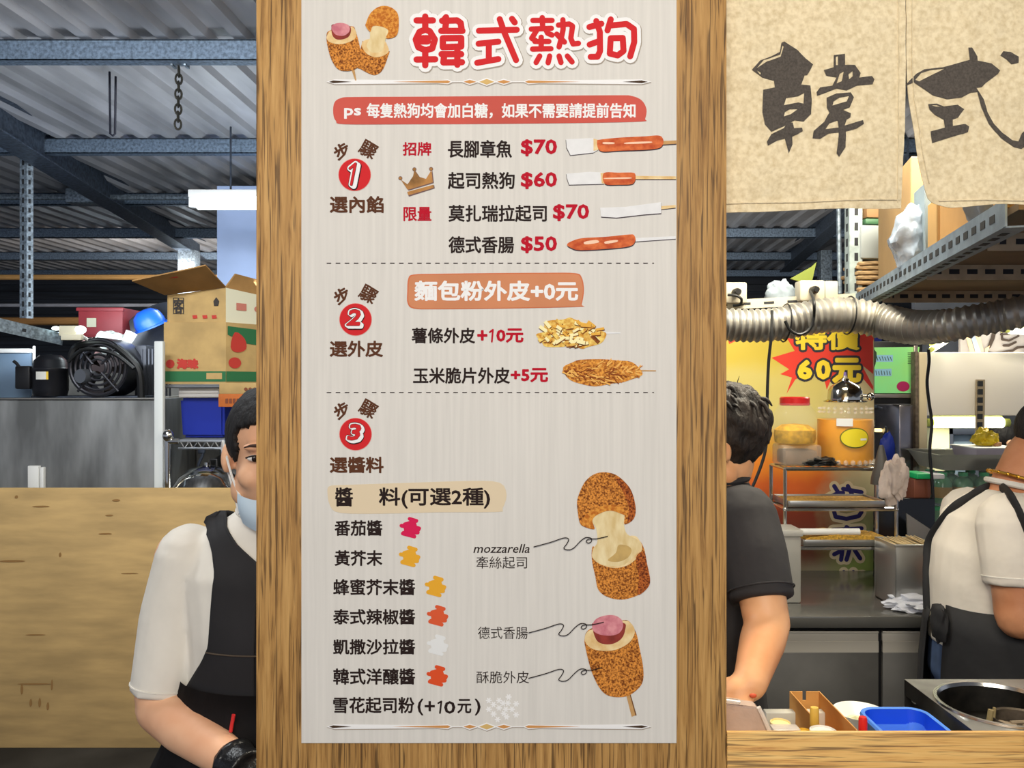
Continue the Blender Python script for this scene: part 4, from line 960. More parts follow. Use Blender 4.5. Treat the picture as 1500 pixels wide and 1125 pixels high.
# things on the shelf
def on(px, dx=.012): 
    v, D = shelfpt(px); return Vector((v.x+dx, v.y+.03, zsh+.017)), D
def sheet_between(px0, px1, ytop, thick, back, name, m, label, cat, lean=0.0):
    p, D0 = on(px0-24, .05); q, D1 = on(px1-24, .05)
    zt_ = P(0, ytop, (D0+D1)/2).z
    b = BM(); dd = (q-p).normalized(); nrm = Vector((dd.y, -dd.x, 0))
    lo_ = [p, q, q+Vector((back, .02, 0)), p+Vector((back, .02, 0))]
    extrude_poly(b, lo_, (lean, 0, zt_-p.z)); bmesh.ops.bevel(b, geom=b.edges[:], offset=.003, segments=1, affect='EDGES')
    return tag(obj(name, b, m), label, cat)
sheet_between(1293, 1338, 255, 0, .24, 'tall_carton', mat('tan cardboard panel', (160, 130, 88), .85, 0, .1, 6), 'tall tan carton on the overhead shelf behind the first clear bag', 'carton')
sheet_between(1342, 1357, 270, 0, .1, 'grey_sheet', mat('blue grey sheet', (134, 150, 160), .5, .2, .1, 12), 'narrow blue-grey sheet upright on the shelf between two bags', 'sheet')
sheet_between(1361, 1374, 290, 0, .12, 'thin_carton', mat('light brown board', (170, 134, 80), .85, 0, .1, 6), 'thin light brown board upright on the overhead shelf', 'board')
sheet_between(1378, 1462, 262, 0, .3, 'wide_carton', mat('orange-brown carton', (170, 128, 72), .85, 0, .12, 6), 'wide orange-brown carton at near end of the overhead shelf', 'carton')
def shelfbag(px, w, h, seed, m, name, label, amp=.3, dx=.03, back=-.04):
    p, D = on(px, dx); t = blob((0, 0, 0), (w, .05, h), 4, amp, 2.4, seed, -h*.9)
    for v in t.verts:
        if v.co.z > 0: v.co.x *= 1-.35*v.co.z/h
    bmesh.ops.translate(t, vec=p+Vector((0, back, h*.9)), verts=t.verts)
    return tag(obj(name, t, m), label, 'bag')
bag1 = mat('clear bag', (168, 184, 204), .22, 0, .25, 14, bump=.7, bscale=26, alpha=.62)
bag2 = mat('bluish clear bag', (160, 180, 204), .25, 0, .25, 12, bump=.7, bscale=26, alpha=.75)
shelfbag(1318, .05, .082, 5, bag1, 'clear_bag', 'crumpled clear plastic bag leaning on the tall tan carton')
shelfbag(1404, .036, .085, 8, bag2, 'clear_bag', 'bluish clear plastic bag beside the crumpled orange paper', back=-.075)
shelfbag(1440, .036, .045, 11, mat('crumpled orange paper', (226, 170, 84), .8, 0, .2, 14, bump=.8, bscale=30), 'orange_paper', 'crumpled orange paper hanging over the shelf rail', back=-.085)
# stack of papers behind the post
D = 2.75; zz0 = zsh+.018
for (px, py, w, h, m, nm, lb, ct) in ((1271, 408, .075, .026, mat('tan paper stack', (184, 152, 110), .85, 0, .3, 40, (1, 1, 6)), 'paper_stack', 'stack of tan paper bags beside the shelf post', 'paper'),
                             (1269, 366, .065, .11, mat('grey carton', (150, 156, 156), .8), 'grey_box', 'pale grey box above the paper stack on the shelf', 'box'),
                             (1274, 340, .06, .02, mat('green tray', (58, 96, 66), .5), 'green_tray', 'dark green tray lying on the pale grey box', 'tray'),
                             (1273, 322, .05, .05, mat('brown parcel', (136, 104, 70), .8), 'brown_parcel', 'brown parcel on top of the green tray', 'parcel')):
    q = P(px, py, D); b = BM()
    if nm == 'paper_stack':
        for k in range(7): box(b, (q.x+rnd(-.006, .006), q.y, zz0+.008+k*.016), (w*1.6, .12, .013), .005, (rnd(-.05, .05), rnd(-.06, .06), rnd(-.1, .1)))
        ztop = zz0+.008+7*.016
    else:
        zb_ = ztop; hh = h; box(b, (q.x, q.y, zb_+hh/2+.001), (w*1.4, .1, hh), .006, (0, 0, .1)); ztop = zb_+hh+.002
    tag(obj(nm, b, m), lb, ct)

# flexible duct
b = BM(); D = 2.3
cp_ = [(820, 466, 2.35), (930, 470, 2.32), (1010, 474, 2.3), (1066, 476, 2.3), (1130, 476, 2.3), (1200, 463, 2.3), (1246, 462, 2.3), (1290, 470, 2.28), (1335, 479, 2.2), (1380, 478, 2.12), (1415, 472, 2.08), (1460, 464, 2.05), (1500, 456, 2.02), (1580, 440, 2.0), (1700, 438, 2.0), (1900, 440, 2.0)]
path = spline([P(*c) for c in cp_], 40)
L = [0]
for i in range(1, len(path)): L.append(L[-1]+(path[i]-path[i-1]).length)
res = []; rad = []; step = .0036; t = 0; i = 0
while t < L[-1]:
    while L[i+1] < t: i += 1
    f = (t-L[i])/(L[i+1]-L[i]); res.append(path[i].lerp(path[i+1], f)); k = len(res) % 5
    rad.append(24*(res[-1].y+1.2)/1200*(1.07, 1.04, .96, .94, 1.0)[k]*(1+.03*math.sin(t*9)))
    t += step
tube(b, res, rad, 28, False)
dct = thing('flexible_duct', 'ribbed silver flexible duct running under the overhead shelf', 'duct', P(1236, 468, 2.3))
obj('hose', b, mat('aluminium foil duct', (186, 182, 172), .42, .65, .2, 12, bump=.15), dct)
for (px, py) in ((1243, 462), (1150, 473)):
    b = BM(); q = P(px, py, 2.3); n = 28; pts = [q+Vector((.004*math.sin(2*PI*k/n), .053*math.cos(2*PI*k/n), .053*math.sin(2*PI*k/n))) for k in range(n+1)]; tube(b, pts, .0022, 6, False); obj('cable_tie', b, black, dct)
# cable tray with sockets
tr = thing('cable_tray', 'white cable tray with socket boxes above the silver duct', 'tray', P(1150, 446, 2.42))
b = BM(); p = P(1040, 448, 2.45); q = P(1252, 437, 2.45); slotted(b, p, q, .028, .012, (0, 0, 1), .07, .03, .25); obj('channel', b, [mat('ivory metal', (186, 180, 162), .5), slot], tr)
for i, (px, py) in enumerate(((1074, 430), (1186, 427))):
    b = BM(); D = 2.44; c = P(px, py, D); w = .075 if i else .07
    s_ = thing('socket_box', ['white socket box at the pillar edge above the duct', 'white socket box with black plug above the duct'][i], 'socket', (c.x, c.y, c.z))
    box(b, c, (w, .05, .062), .006); obj('housing', b, mat('ivory plastic', (190, 182, 162), .5), s_)
    if i: b = BM(); box(b, c+Vector((.06, .005, 0)), (.04, .04, .06), .005); obj('junction', b, mat('ivory plastic', (190, 182, 162), .5), s_)
    b = BM(); t = BM(); lathe(t, (0, 0, 0), [(0, 0), (.012, 0), (.012, .02), (.008, .035), (0, .035)], 16); bmesh.ops.transform(t, matrix=Matrix.Translation(c+Vector((0, -.025, 0))) @ Euler((PI/2, 0, 0)).to_matrix().to_4x4(), verts=t.verts); merge(b, t); obj('plug', b, black, s_)
def cord(pts, r, label, D=2.2):
    b = BM(); tube(b, spline([P(*p) if len(p) == 3 else P(p[0], p[1], D) for p in pts], 8), r, 8)
    return tag(obj('power_cord', b, rubber), label, 'cord', None)
cord([(1066, 432, 2.39), (1078, 433, 2.38), (1086, 438, 2.38), (1084, 446, 2.39), (1074, 448, 2.4)], .004, 'short black cord curling at the left socket box')
cord([(1187, 427, 2.39), (1192, 440, 2.2), (1192, 465, 2.2), (1186, 482, 2.2), (1172, 490, 2.2), (1158, 484, 2.2), (1150, 470, 2.2)], .0042, 'black cord looping from plug down over the duct')
cord([(1131, 455, 2.22), (1130, 490, 2.2), (1126, 530, 2.2), (1124, 580, 2.2), (1124, 630, 2.2), (1120, 665, 2.2), (1108, 700, 2.2), (1098, 722, 2.2)], .0042, 'long black cord hanging down in front of the price banner')
cord([(1360, 512, 2.9), (1361, 530, 2.9), (1358, 560, 2.9), (1361, 590, 2.9), (1365, 620, 2.9), (1362, 660, 2.9), (1365, 700, 2.9), (1367, 740, 2.9), (1366, 800, 2.9)], .0055, 'long black cord hanging beside the white hood panel')
# clear bag hooked left of the second socket, green-yellow item behind it
t = blob(P(1144, 433, 2.47), (.045, .02, .042), 4, .35, 2.2, 21); tag(obj('clear_bag', t, clearbag), 'small clear bag hanging between the two socket boxes', 'bag')
b = BM(); extrude_poly(b, [P(1158, 408, 2.7), P(1190, 390, 2.7), P(1196, 384, 2.7), P(1190, 410, 2.7), P(1176, 414, 2.7)], (0, .01, 0)); tag(obj('lime_package', b, mat('lime package', (112, 124, 46), .5)), 'lime green package wedged behind the socket with plug', 'package')
b = BM(); q = P(1224, 320, 3.2); q.z = 3.17; tube(b, [q, P(1230, 430, 3.2)], .009, 8); tag(obj('grey_rod', b, galv), 'thin grey rod hanging left of the shelf post', 'rod')

# wall behind the bench, with the price banner
DB_ = 2.95; yw = DB_-1.2
b = BM(); b2(b, (.2, yw+.001, 0), (P(1281, 0, DB_).x, yw+.06, 1.83)); struct('wall_right', b, mat('dull wall panel', (120, 112, 100), .8))
bn = Print(DB_-.003, .0004)
def banner_mat():
    m = bpy.data.materials.new('printed banner'); m.use_nodes = True; nt = m.node_tree; N = nt.nodes; L_ = nt.links; bs = N['Principled BSDF']; bs.inputs['Roughness'].default_value = .45
    tc = N.new('ShaderNodeTexCoord'); sep = N.new('ShaderNodeSeparateXYZ'); L_.new(tc.outputs['Object'], sep.inputs[0])
    ns = N.new('ShaderNodeTexNoise'); ns.inputs['Scale'].default_value = 7; ns.inputs['Detail'].default_value = 4; L_.new(tc.outputs['Object'], ns.inputs['Vector'])
    add = N.new('ShaderNodeMath'); add.operation = 'MULTIPLY_ADD'; add.inputs[1].default_value = .12; L_.new(ns.outputs['Fac'], add.inputs[0]); L_.new(sep.outputs['Z'], add.inputs[2])
    r = N.new('ShaderNodeValToRGB'); r.color_ramp.interpolation = 'EASE'; e = r.color_ramp.elements
    e[0].position = .05; e[0].color = rgb((110, 128, 120)); e[1].position = .95; e[1].color = rgb((190, 168, 62))
    for p_, c_ in ((.17, (146, 132, 104)), (.24, (120, 70, 48)), (.38, (146, 62, 40)), (.47, (206, 96, 36)), (.55, (226, 132, 40)), (.62, (206, 156, 62)), (.7, (196, 184, 114)), (.85, (192, 178, 102))):
        x = e.new(p_); x.color = rgb(c_)
    L_.new(add.outputs[0], r.inputs[0])
    # right edge strip: grey-beige above, green below
    r2 = N.new('ShaderNodeValToRGB'); e = r2.color_ramp.elements; e[0].position = .06; e[0].color = rgb((128, 160, 40)); e[1].position = .8; e[1].color = rgb((206, 190, 140))
    x = e.new(.3); x.color = rgb((140, 146, 96)); x = e.new(.5); x.color = rgb((186, 174, 132)); L_.new(add.outputs[0], r2.inputs[0])
    ad2 = N.new('ShaderNodeMath'); ad2.operation = 'MULTIPLY_ADD'; ad2.inputs[1].default_value = .25; L_.new(ns.outputs['Fac'], ad2.inputs[0]); L_.new(sep.outputs['X'], ad2.inputs[2])
    r3 = N.new('ShaderNodeMapRange'); r3.inputs[1].default_value = .22; r3.inputs[2].default_value = .34; L_.new(ad2.outputs[0], r3.inputs[0])
    mx = N.new('ShaderNodeMix'); mx.data_type = 'RGBA'; L_.new(r3.outputs[0], mx.inputs[0]); L_.new(r.outputs[0], mx.inputs[6]); L_.new(r2.outputs[0], mx.inputs[7]); L_.new(mx.outputs[2], bs.inputs['Base Color'])
    return m
b = BM(); p = P(1040, 470, DB_); q = P(1279.5, 880, DB_); b2(b, (p.x, yw-.003, q.z), (q.x, yw-.0005, p.z))
ban = thing('price_banner', 'yellow and orange price banner with red burst behind the rack', 'banner', ((p.x+q.x)/2, yw-.002, q.z))
obj('sheet', b, banner_mat(), ban)
b = BM()
bn.poly(b, [(1106, 486), (1150, 478), (1160, 488), (1284, 478), (1279, 500), (1279, 548), (1262, 534), (1279, 566), (1279, 572), (1262, 552), (1245, 545), (1232, 552), (1219, 552), (1211, 571), (1206, 549), (1182, 546), (1165, 556), (1152, 577), (1160, 553), (1143, 548), (1156, 541), (1130, 524), (1164, 514), (1152, 494)], 1)
bn.poly(b, [(1066, 495), (1090, 494), (1068, 504)], 1)
obj('red_burst', b, mat('banner red', (210, 58, 42), .5), ban)
dk = mat('banner dark', (44, 44, 52), .5); yl = mat('banner yellow', (226, 198, 50), .5); nv = mat('banner navy', (34, 28, 96), .5); cm = mat('banner cream', (216, 200, 160), .5)
for t_, bb, bo in (('特價', (1165, 482, 1259, 513), 1.4), ('6', (1168, 527, 1190, 556), 2.0), ('0', (1195, 527, 1217, 556), 2.0), ('元', (1219, 524, 1262, 561), 2.2)):
    b = BM(); e_ = 3.4; bn.text(b, t_, (bb[0]-e_, bb[1]-e_, bb[2]+e_, bb[3]+e_), 2, 0, bo+e_); obj('price_outline', b, dk, ban)
    b = BM(); bn.text(b, t_, bb, 3, 0, bo); obj('price_lettering', b, yl, ban)
# column of turned navy characters: brush-like strokes with a cream outline
COLS = [[(1212, 730), (1228, 722), (1235, 722)], [(1222, 712), (1232, 728)], [(1235, 716), (1262, 721)], [(1242, 712), (1250, 728)], [(1222, 730), (1232, 736)],
        [(1222, 750), (1224, 757), (1240, 760), (1258, 756), (1262, 750)], [(1220, 776), (1262, 774)], [(1222, 782), (1240, 778), (1256, 784)], [(1240, 772), (1258, 786)],
        [(1222, 812), (1234, 806), (1232, 820)], [(1244, 806), (1240, 820)], [(1252, 806), (1260, 818)], [(1222, 846), (1264, 842)], [(1236, 838), (1238, 850)], [(1250, 838), (1252, 848)]]
b = BM()
for s in COLS: bn.stroke(b, s, 15, 1, 0)
obj('turned_outline', b, cm, ban)
for lo_i, hi_i in ((0, 5), (5, 6), (6, 9), (9, 12), (12, 15)):
    b = BM()
    for s in COLS[lo_i:hi_i]: bn.stroke(b, s, 6.2, 2, 0)
    obj('turned_character', b, nv, ban)

# steel work bench along that wall
ZB = .93
be = thing('steel_bench', 'long stainless bench with cupboard doors behind the counter', 'bench', (1.2, 1.45, 0))
b = BM(); yF = 2.36-1.2; xL = P(1075, 0, 2.36).x; b2(b, (.1, yF, ZB-.034), (2.2, yw-.006, ZB), .003); obj('worktop', b, mat('worktop steel', (150, 148, 142), .2, .7, .1, 5), be)
b = BM(); b2(b, (.12, yF+.03, .05), (2.18, yw-.02, ZB-.035)); obj('carcass', b, black, be)
def door(px0, px1):
    D = 2.38; x0 = P(px0, 0, D).x; x1 = P(px1, 0, D).x; b = BM(); y = yF+.014
    zt_ = P(0, 924, D).z; z2 = P(0, 937, D).z; z3 = P(0, 955, D).z
    b2(b, (x0, y, .12), (x1, y+.016, z3), .003)
    d_ = obj('door', b, steel_dull, be)
    b = BM(); b2(b, (x0, y+.003, z3), (x1, y+.012, zt_), .001); extrude_poly(b, [(x0, y+.001, z3), (x0, y+.001, z2-.004), (x0, y+.014, z2)], (x1-x0, 0, 0)); b2(b, (x0, y+.0, zt_-.006), (x1, y+.012, zt_), .001)
    obj('grip_recess', b, mat('grip steel', (196, 190, 178), .35, .25), d_)
door(1090, 1286); door(1292, 1480)
door(900, 1083)
# white steel container on the bench
wc = thing('steel_bin', 'grey-white lidded bin on the bench beside the rack', 'bin', (P(1130, 0, 2.5).x, 1.34, ZB))
b = BM(); D = 2.5; x0 = P(1085, 0, D).x; x1 = P(1174, 0, D).x; z1 = P(0, 786, D).z; b2(b, (x0, D-1.2, ZB+.001), (x1, D-1.11, z1), .006); obj('body', b, mat('brushed pale metal', (186, 184, 176), .4, .4, .06, 5), wc)
b = BM(); b2(b, (x0-.006, D-1.206, z1), (x1+.004, D-1.1, P(0, 776, D).z), .004); obj('lid', b, mat('pale lid', (196, 194, 186), .4, .2), wc)
# wire rack with trays
ra = thing('wire_rack', 'chromed three-tier wire rack on the bench in front of the banner', 'rack', (P(1230, 0, 2.66).x, 1.46, ZB))
Df = 2.6; Db = 2.74
X0 = P(1150, 0, Df).x; X1 = P(1313, 0, Df).x; yf = Df-1.2; ybk = Db-1.2
chrome = mat('chromed wire', (196, 194, 190), .2, .95)
zt = [P(0, 687, Df).z, P(0, 746, Df).z, P(0, 803, Df).z]
for (x, y) in ((X0, yf), (X1, yf), (X0, ybk), (X1, ybk)):
    b = BM(); tube(b, [(x, y, ZB), (x, y, zt[0])], .006, 8)
    for z in zt[1:]: ball(b, (x, y, z), .008, sub=2)
    obj('leg', b, chrome, ra)
for z in zt:
    b = BM(); tube(b, [(X0, yf, z), (X1, yf, z)], .0065, 8); tube(b, [(X0, ybk, z), (X1, ybk, z)], .005, 8); tube(b, [(X0, yf, z), (X0, ybk, z)], .005, 8); tube(b, [(X1, yf, z), (X1, ybk, z)], .005, 8)
    for i in range(1, 12): x = X0+(X1-X0)*i/12; tube(b, [(x, yf, z-.002), (x, ybk, z-.002)], .0025, 6)
    obj('shelf', b, chrome, ra)
def tray(z, xa_, xb_, nm, label, m):
    t = thing(nm, label, 'tray', ((xa_+xb_)/2, (yf+ybk)/2, z)); b = BM()
    b2(b, (xa_, yf-.005, z), (xb_, ybk+.01, z+.003)); b2(b, (xa_, yf-.008, z), (xb_, yf-.004, z+.02), .001); b2(b, (xa_, ybk+.008, z), (xb_, ybk+.012, z+.02), .001); b2(b, (xa_-.004, yf-.008, z), (xa_, ybk+.012, z+.02), .001); b2(b, (xb_, yf-.008, z), (xb_+.004, ybk+.012, z+.02), .001)
    obj('pan', b, m, t); return t
alu = mat('aluminium tray', (176, 174, 168), .3, .9)
tA = tray(zt[1]+.008, X0+.012, X1-.04, 'baking_tray', 'shallow metal tray of golden crumbs on the middle rack tier', alu)
b = BM(); b2(b, (X0+.016, yf, zt[1]+.012), (X1-.046, ybk, zt[1]+.024), .004); obj('crumbs', b, mat('golden crumbs', (214, 168, 80), .9, 0, .3, 120), tA)
tB = tray(zt[2]+.008, X0+.06, X1-.02, 'crumb_tray', 'metal tray of yellow bread crumbs on the lowest rack tier', alu)
b = BM(); n = 30; top = []
for i in range(n+1):
    x = X0+.066+(X1-X0-.09)*i/n; top.append((x, zt[2]+.03+.012*math.sin(i/n*PI)+rnd(-.002, .002)))
extrude_poly(b, [(x, yf-.002, z) for x, z in top]+[(top[-1][0], yf-.002, zt[2]+.012), (top[0][0], yf-.002, zt[2]+.012)], (0, .13, 0)); obj('bread_crumbs', b, mat('yellow bread crumbs', (222, 172, 66), .95, 0, .3, 150, bump=.4, bscale=120), tB)
b = BM(); t = BM(); z = zt[2]+.05; p = Vector((X0+.05, yf+.01, z)); q = Vector((X0+.24, yf+.012, z)); tube(b, [p, q], .011, 16); tag(obj('white_roller', b, white), 'white rod lying across the yellow crumb tray', 'rod')
# jar with red lid standing on a clear box
glass = mat('clear plastic', (236, 240, 236), .08, 0, alpha=.08, spec=.6)
D = 2.66; z0 = zt[0]+.0075
x0 = P(1139, 0, D).x; x1 = P(1196, 0, D).x; zc0 = P(0, 650, D).z
cbx = thing('clear_box', 'clear plastic box on the rack top under the red-lidded jar', 'box', ((x0+x1)/2, D-1.2, z0))
b = BM(); b2(b, (x0, D-1.25, z0), (x1, D-1.14, zc0-.001), .008); bmesh.ops.recalc_face_normals(b, faces=b.faces[:]); obj('body', b, mat('smoky clear plastic', (196, 180, 160), .1, 0, alpha=.4), cbx)
b = BM(); b2(b, (x0+.012, D-1.24, z0+.004), (x1-.01, D-1.15, z0+.05), .008); obj('contents', b, mat('brownish contents', (140, 110, 90), .7, 0, .2, 20), cbx)
jr = thing('red_lid_jar', 'clear jar with red screw lid and yellow powder on the rack', 'jar', ((x0+x1)/2, D-1.2, zc0))
cx = P(1164, 0, D).x; cy = D-1.2; r = 31*D/F; zl = P(0, 593, D).z; zt_ = P(0, 584, D).z
b = BM(); lathe(b, (cx, cy, 0), [(0, zc0+.001), (r*.9, zc0+.001), (r, zc0+.01), (r, zc0+.085), (r*.97, zc0+.1), (r*.75, zl-.004), (r*.72, zl+.006)], 36); obj('body', b, glass, jr)
b = BM(); lathe(b, (cx, cy, 0), [(r*.64, zl-.002), (r*.68, zl), (r*.68, zt_+.002), (r*.62, zt_+.006), (0, zt_+.006)], 36); lathe(b, (cx, cy, 0), [(0, zl+.002), (r*.62, zl+.002)], 36); obj('lid', b, mat('red plastic lid', (206, 34, 30), .35), jr)
b = BM(); lathe(b, (cx, cy, 0), [(0, zc0+.004), (r*.88, zc0+.004), (r*.94, zc0+.014), (r*.94, zc0+.045), (r*.6, zc0+.062), (0, zc0+.066)], 30); obj('powder', b, mat('yellow powder', (232, 178, 44), .9, 0, .2, 60), jr)
# big juice jar with pump cap
D = 2.68; cx = P(1238, 0, D).x; cy = D-1.2; r = 40*D/F; zb_ = z0; zs = P(0, 606, D).z; zn = P(0, 588, D).z
jj = thing('juice_jar', 'large jar of orange juice with steel cap on the rack', 'jar', (cx, cy, zb_))
def rib(b_, prof, n): pass
b = BM(); lathe(b, (cx, cy, 0), [(0, zb_+.001), (r*.92, zb_+.001), (r*.98, zb_+.012), (r, zb_+.03), (r, zs-.01), (r*.99, zs), (r*.9, zs+.015), (r*.68, zn-.004), (r*.6, zn)], 48); obj('body', b, mat('clear jar wall', (238, 240, 232), .06, 0, alpha=.06, spec=.7), jj)
b = BM(); lathe(b, (cx, cy, 0), [(0, zb_+.006), (r*.9, zb_+.006), (r*.955, zb_+.016), (r*.96, zs-.018), (0, zs-.018)], 48); obj('juice', b, mat('orange juice', (255, 172, 12), .3, 0, .05, 8), jj)
b = BM(); n = 24
for k in range(2):
    for i in range(n):
        a = 2*PI*i/n; ball(b, (cx+r*.9*math.cos(a), cy+r*.9*math.sin(a), zs+.006+k*.012), (.006, .006, .0045), sub=1)
obj('moulded_beads', b, mat('clear beads', (244, 244, 236), .08, 0, alpha=.22), jj); b = BM()
for i in range(26):
    a = 2*PI*i/26; ball(b, (cx+r*.985*math.cos(a), cy+r*.985*math.sin(a), zb_+.012), (.008, .008, .009), sub=1)
obj('moulded_beads', b, mat('clear beads', (244, 244, 236), .08, 0, alpha=.22), jj)
def jarlabel(px, py, w, h, rr, oval, mi, b, n=28):
    c = P(px, py, D); a0 = math.asin(max(-.98, min(.98, (c.x-cx)/rr))); zc_ = c.z; ww = w*D/F/rr; hh = h*D/F
    if oval: pts = [(a0+ww*math.cos(2*PI*i/n), zc_+hh*math.sin(2*PI*i/n)) for i in range(n)]
    else: pts = [(a0-ww, zc_-hh), (a0-ww/3, zc_-hh), (a0+ww/3, zc_-hh), (a0+ww, zc_-hh), (a0+ww, zc_+hh), (a0+ww/3, zc_+hh), (a0-ww/3, zc_+hh), (a0-ww, zc_+hh)]
    vs = [b.verts.new((cx+rr*math.sin(a), cy-rr*math.cos(a), z)) for a, z in pts]
    b.faces.new(vs).material_index = mi
b = BM(); jarlabel(1236, 639, 21, 14.5, r*1.02, True, 0, b); jarlabel(1236, 639, 19.5, 13, r*1.03, True, 1, b); jarlabel(1248, 641, 5, 1.4, r*1.035, False, 2, b); jarlabel(1222, 617, 11, 5.5, r*1.02, False, 2, b)
bmesh.ops.triangulate(b, faces=b.faces[:])
obj('sticker', b, [mat('olive outline', (110, 112, 36), .5), mat('yellow sticker print', (232, 212, 40), .5), white], jj)
b = BM(); zc = P(0, 588, D).z; lathe(b, (cx-.0, cy, 0), [(0, zc-.002), (.066, zc-.002), (.068, zc+.002), (.055, zc+.006), (.053, zc+.036), (.045, zc+.05), (.026, zc+.062), (.014, zc+.068), (.012, zc+.075), (0, zc+.075)], 36); obj('cap', b, mat('polished cap steel', (180, 178, 170), .12, 1), jj)
b = BM(); q = P(1261, 580, D-.05); 
tube(b, [(cx+.045, cy-.02, zc+.018), (cx+.062, cy-.03, zc+.018)], .007, 10); ball(b, (cx+.068, cy-.034, zc+.016), .013, sub=2); obj('cap_knob', b, mat('polished cap steel', (180, 178, 170), .12, 1), jj)
b = BM(); zp = P(0, 545, D).z; tube(b, [(cx, cy, zc+.07), (cx, cy, zp-.012)], [.0085, .0055], 12); tube(b, [(cx, cy, zp-.012), (cx, cy, zp)], [.0055, .004], 12, mi=1); obj('spout', b, [mat('grey spout', (170, 164, 150), .3, .5), mat('purple tip', (110, 90, 150), .5)], jj)
# black glove-like cloth on the rack top
t = blob((0, 0, 0), (.055, .03, .016), 4, .6, 2.6, 3, -.012); bmesh.ops.translate(t, vec=P(1200, 682, 2.63)+Vector((0, 0, -.0)), verts=t.verts)
zmin = min(v.co.z for v in t.verts); bmesh.ops.translate(t, vec=(0, 0, z0-zmin), verts=t.verts)
tag(obj('black_cloth', t, rubber), 'crumpled black glove lying on the rack top before the juice jar', 'glove')
# cone and towel hanging at the right end of the rack
b = BM(); q = P(1291, 700, 2.56); lathe(b, (q.x, q.y, q.z-.02), [(.0, .122), (.006, .122), (.012, .1), (.03, .02), (.032, 0), (.0, 0)], 24); tag(obj('dark_cone', b, mat('dark grey cone', (88, 84, 78), .5, .3)), 'dark grey cone at the right end of the rack', 'cone')
t = blob((0, 0, 0), (.03, .022, .062), 4, .32, 2.0, 14)
for v in t.verts: v.co.x *= 1-.25*v.co.z/.082
bmesh.ops.translate(t, vec=P(1304, 706, 2.52), verts=t.verts)
tw = tag(obj('towel', t, mat('pinkish towel', (222, 204, 190), .95, 0, .12, 12, bump=.7, bscale=22)), 'pinkish white towel hanging on the right rack post', 'towel')
t = blob((0, 0, 0), (.028, .022, .06), 4, .4, 2.4, 19); bmesh.ops.translate(t, vec=P(1315, 700, 2.5), verts=t.verts); obj('towel_fold', t, mat('pinkish towel', (222, 204, 190)), tw)
# steel box of skewers, crumpled cloth
sb = thing('skewer_box', 'stainless box of bamboo skewers at the right of the rack', 'box', (P(1342, 0, 2.5).x, 1.36, ZB))
b = BM(); D = 2.44; x0 = P(1312, 0, D).x; x1 = P(1378, 0, D).x; z1 = P(0, 799, D).z; y0 = D-1.2; y1 = y0+.14
for lo_, hi_ in (((x0, y0, ZB+.001), (x1, y0+.003, z1)), ((x0, y1, ZB+.001), (x1, y1+.003, z1)), ((x0, y0, ZB+.001), (x0+.003, y1, z1)), ((x1-.003, y0, ZB+.001), (x1, y1, z1)), ((x0, y0, ZB+.001), (x1, y1, ZB+.006)), ((x0-.004, y0-.004, z1-.004), (x1+.004, y0+.002, z1+.003))): b2(b, lo_, hi_, .001)
obj('body', b, steel, sb)
bam = mat('bamboo', (222, 196, 144), .7, 0, .12, 30)
for i in range(22):
    b = BM(); x = x0+.012+i*(x1-x0-.024)/21; tube(b, [(x+rnd(-.004, .004), y0+.008, z1-.004+rnd(-.004, .002)), (x-.004+rnd(-.006, .006), y1-.004, z1+.0+rnd(-.006, .006))], .0022, 5)
    s_ = obj('bamboo_skewer', b, bam); tag(s_, 'thin bamboo skewer lying in the stainless box', 'skewer', 'bamboo skewers in the steel box')
t = blob((0, 0, 0), (.075, .05, .022), 4, .6, 2.6, 31, -.018); zmin = min(v.co.z for v in t.verts); q = P(1343, 866, 2.43); bmesh.ops.translate(t, vec=(q.x, q.y, ZB+.001-zmin), verts=t.verts)
tag(obj('white_cloth', t, mat('white cloth', (214, 216, 224), .95, 0, .1, 12, bump=.6, bscale=24)), 'crumpled white cloth on the bench below the skewer box', 'cloth')

# framed menu light and the kitchen beyond
D = 3.35
def panelbox(px0, py0, px1, py1, D, depth, b, bev=.003, mi=0):
    p = P(px0, py1, D); q = P(px1, py0, D); b2(b, (p.x, p.y, p.z), (q.x, p.y+depth, q.z), bev, mi)
fm = thing('framed_menu', 'framed green drinks menu beyond the price banner', 'menu board', P(1310, 590, D))
b = BM(); panelbox(1268, 500, 1352, 592, D, .03, b, .006); obj('frame', b, black, fm)
b = BM()
for r_ in ((1268, 577, 1343, 583), (1339, 506, 1345, 580)): panelbox(*r_, D-.008, .012, b, .003)
obj('bead', b, mat('silver bead', (150, 140, 132), .35, .6), fm)
fp = Print(D-.002, .0006)
b = BM(); fp.poly(b, [(1270, 509), (1347, 508), (1338, 576), (1270, 576)], 1)
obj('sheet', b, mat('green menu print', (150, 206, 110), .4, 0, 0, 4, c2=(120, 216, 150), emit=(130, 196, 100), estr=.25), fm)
b = BM(); fp.poly(b, [(1282, 520), (1308, 520), (1308, 530), (1282, 530)], 2); fp.poly(b, [(1280, 541), (1306, 540), (1306, 551), (1280, 551)], 2); obj('price_patch', b, mat('pale blue print', (150, 200, 226), .4), fm)
b = BM()
for k in range(6): fp.stroke(b, [(1284+k*4, 522+(k % 2)), (1286+k*4, 528)], 1.0, 3); fp.stroke(b, [(1283+k*4, 543+(k % 2)), (1284+k*4, 549)], 1.0, 3)
for k in range(7): fp.stroke(b, [(1330, 517+k*2.6), (1335, 517+k*2.6)], .9, 3)
fp.poly(b, [(1270, 510), (1284, 516), (1280, 540), (1270, 538)], 2, 0, 3)
obj('small_print', b, mat('dark green print', (50, 70, 48), .4), fm)
b = BM(); fp.disc(b, 1323, 566, 9.5, 3, 0, 24, 7.5); obj('round_mark', b, mat('magenta print', (176, 40, 96), .4), fm)
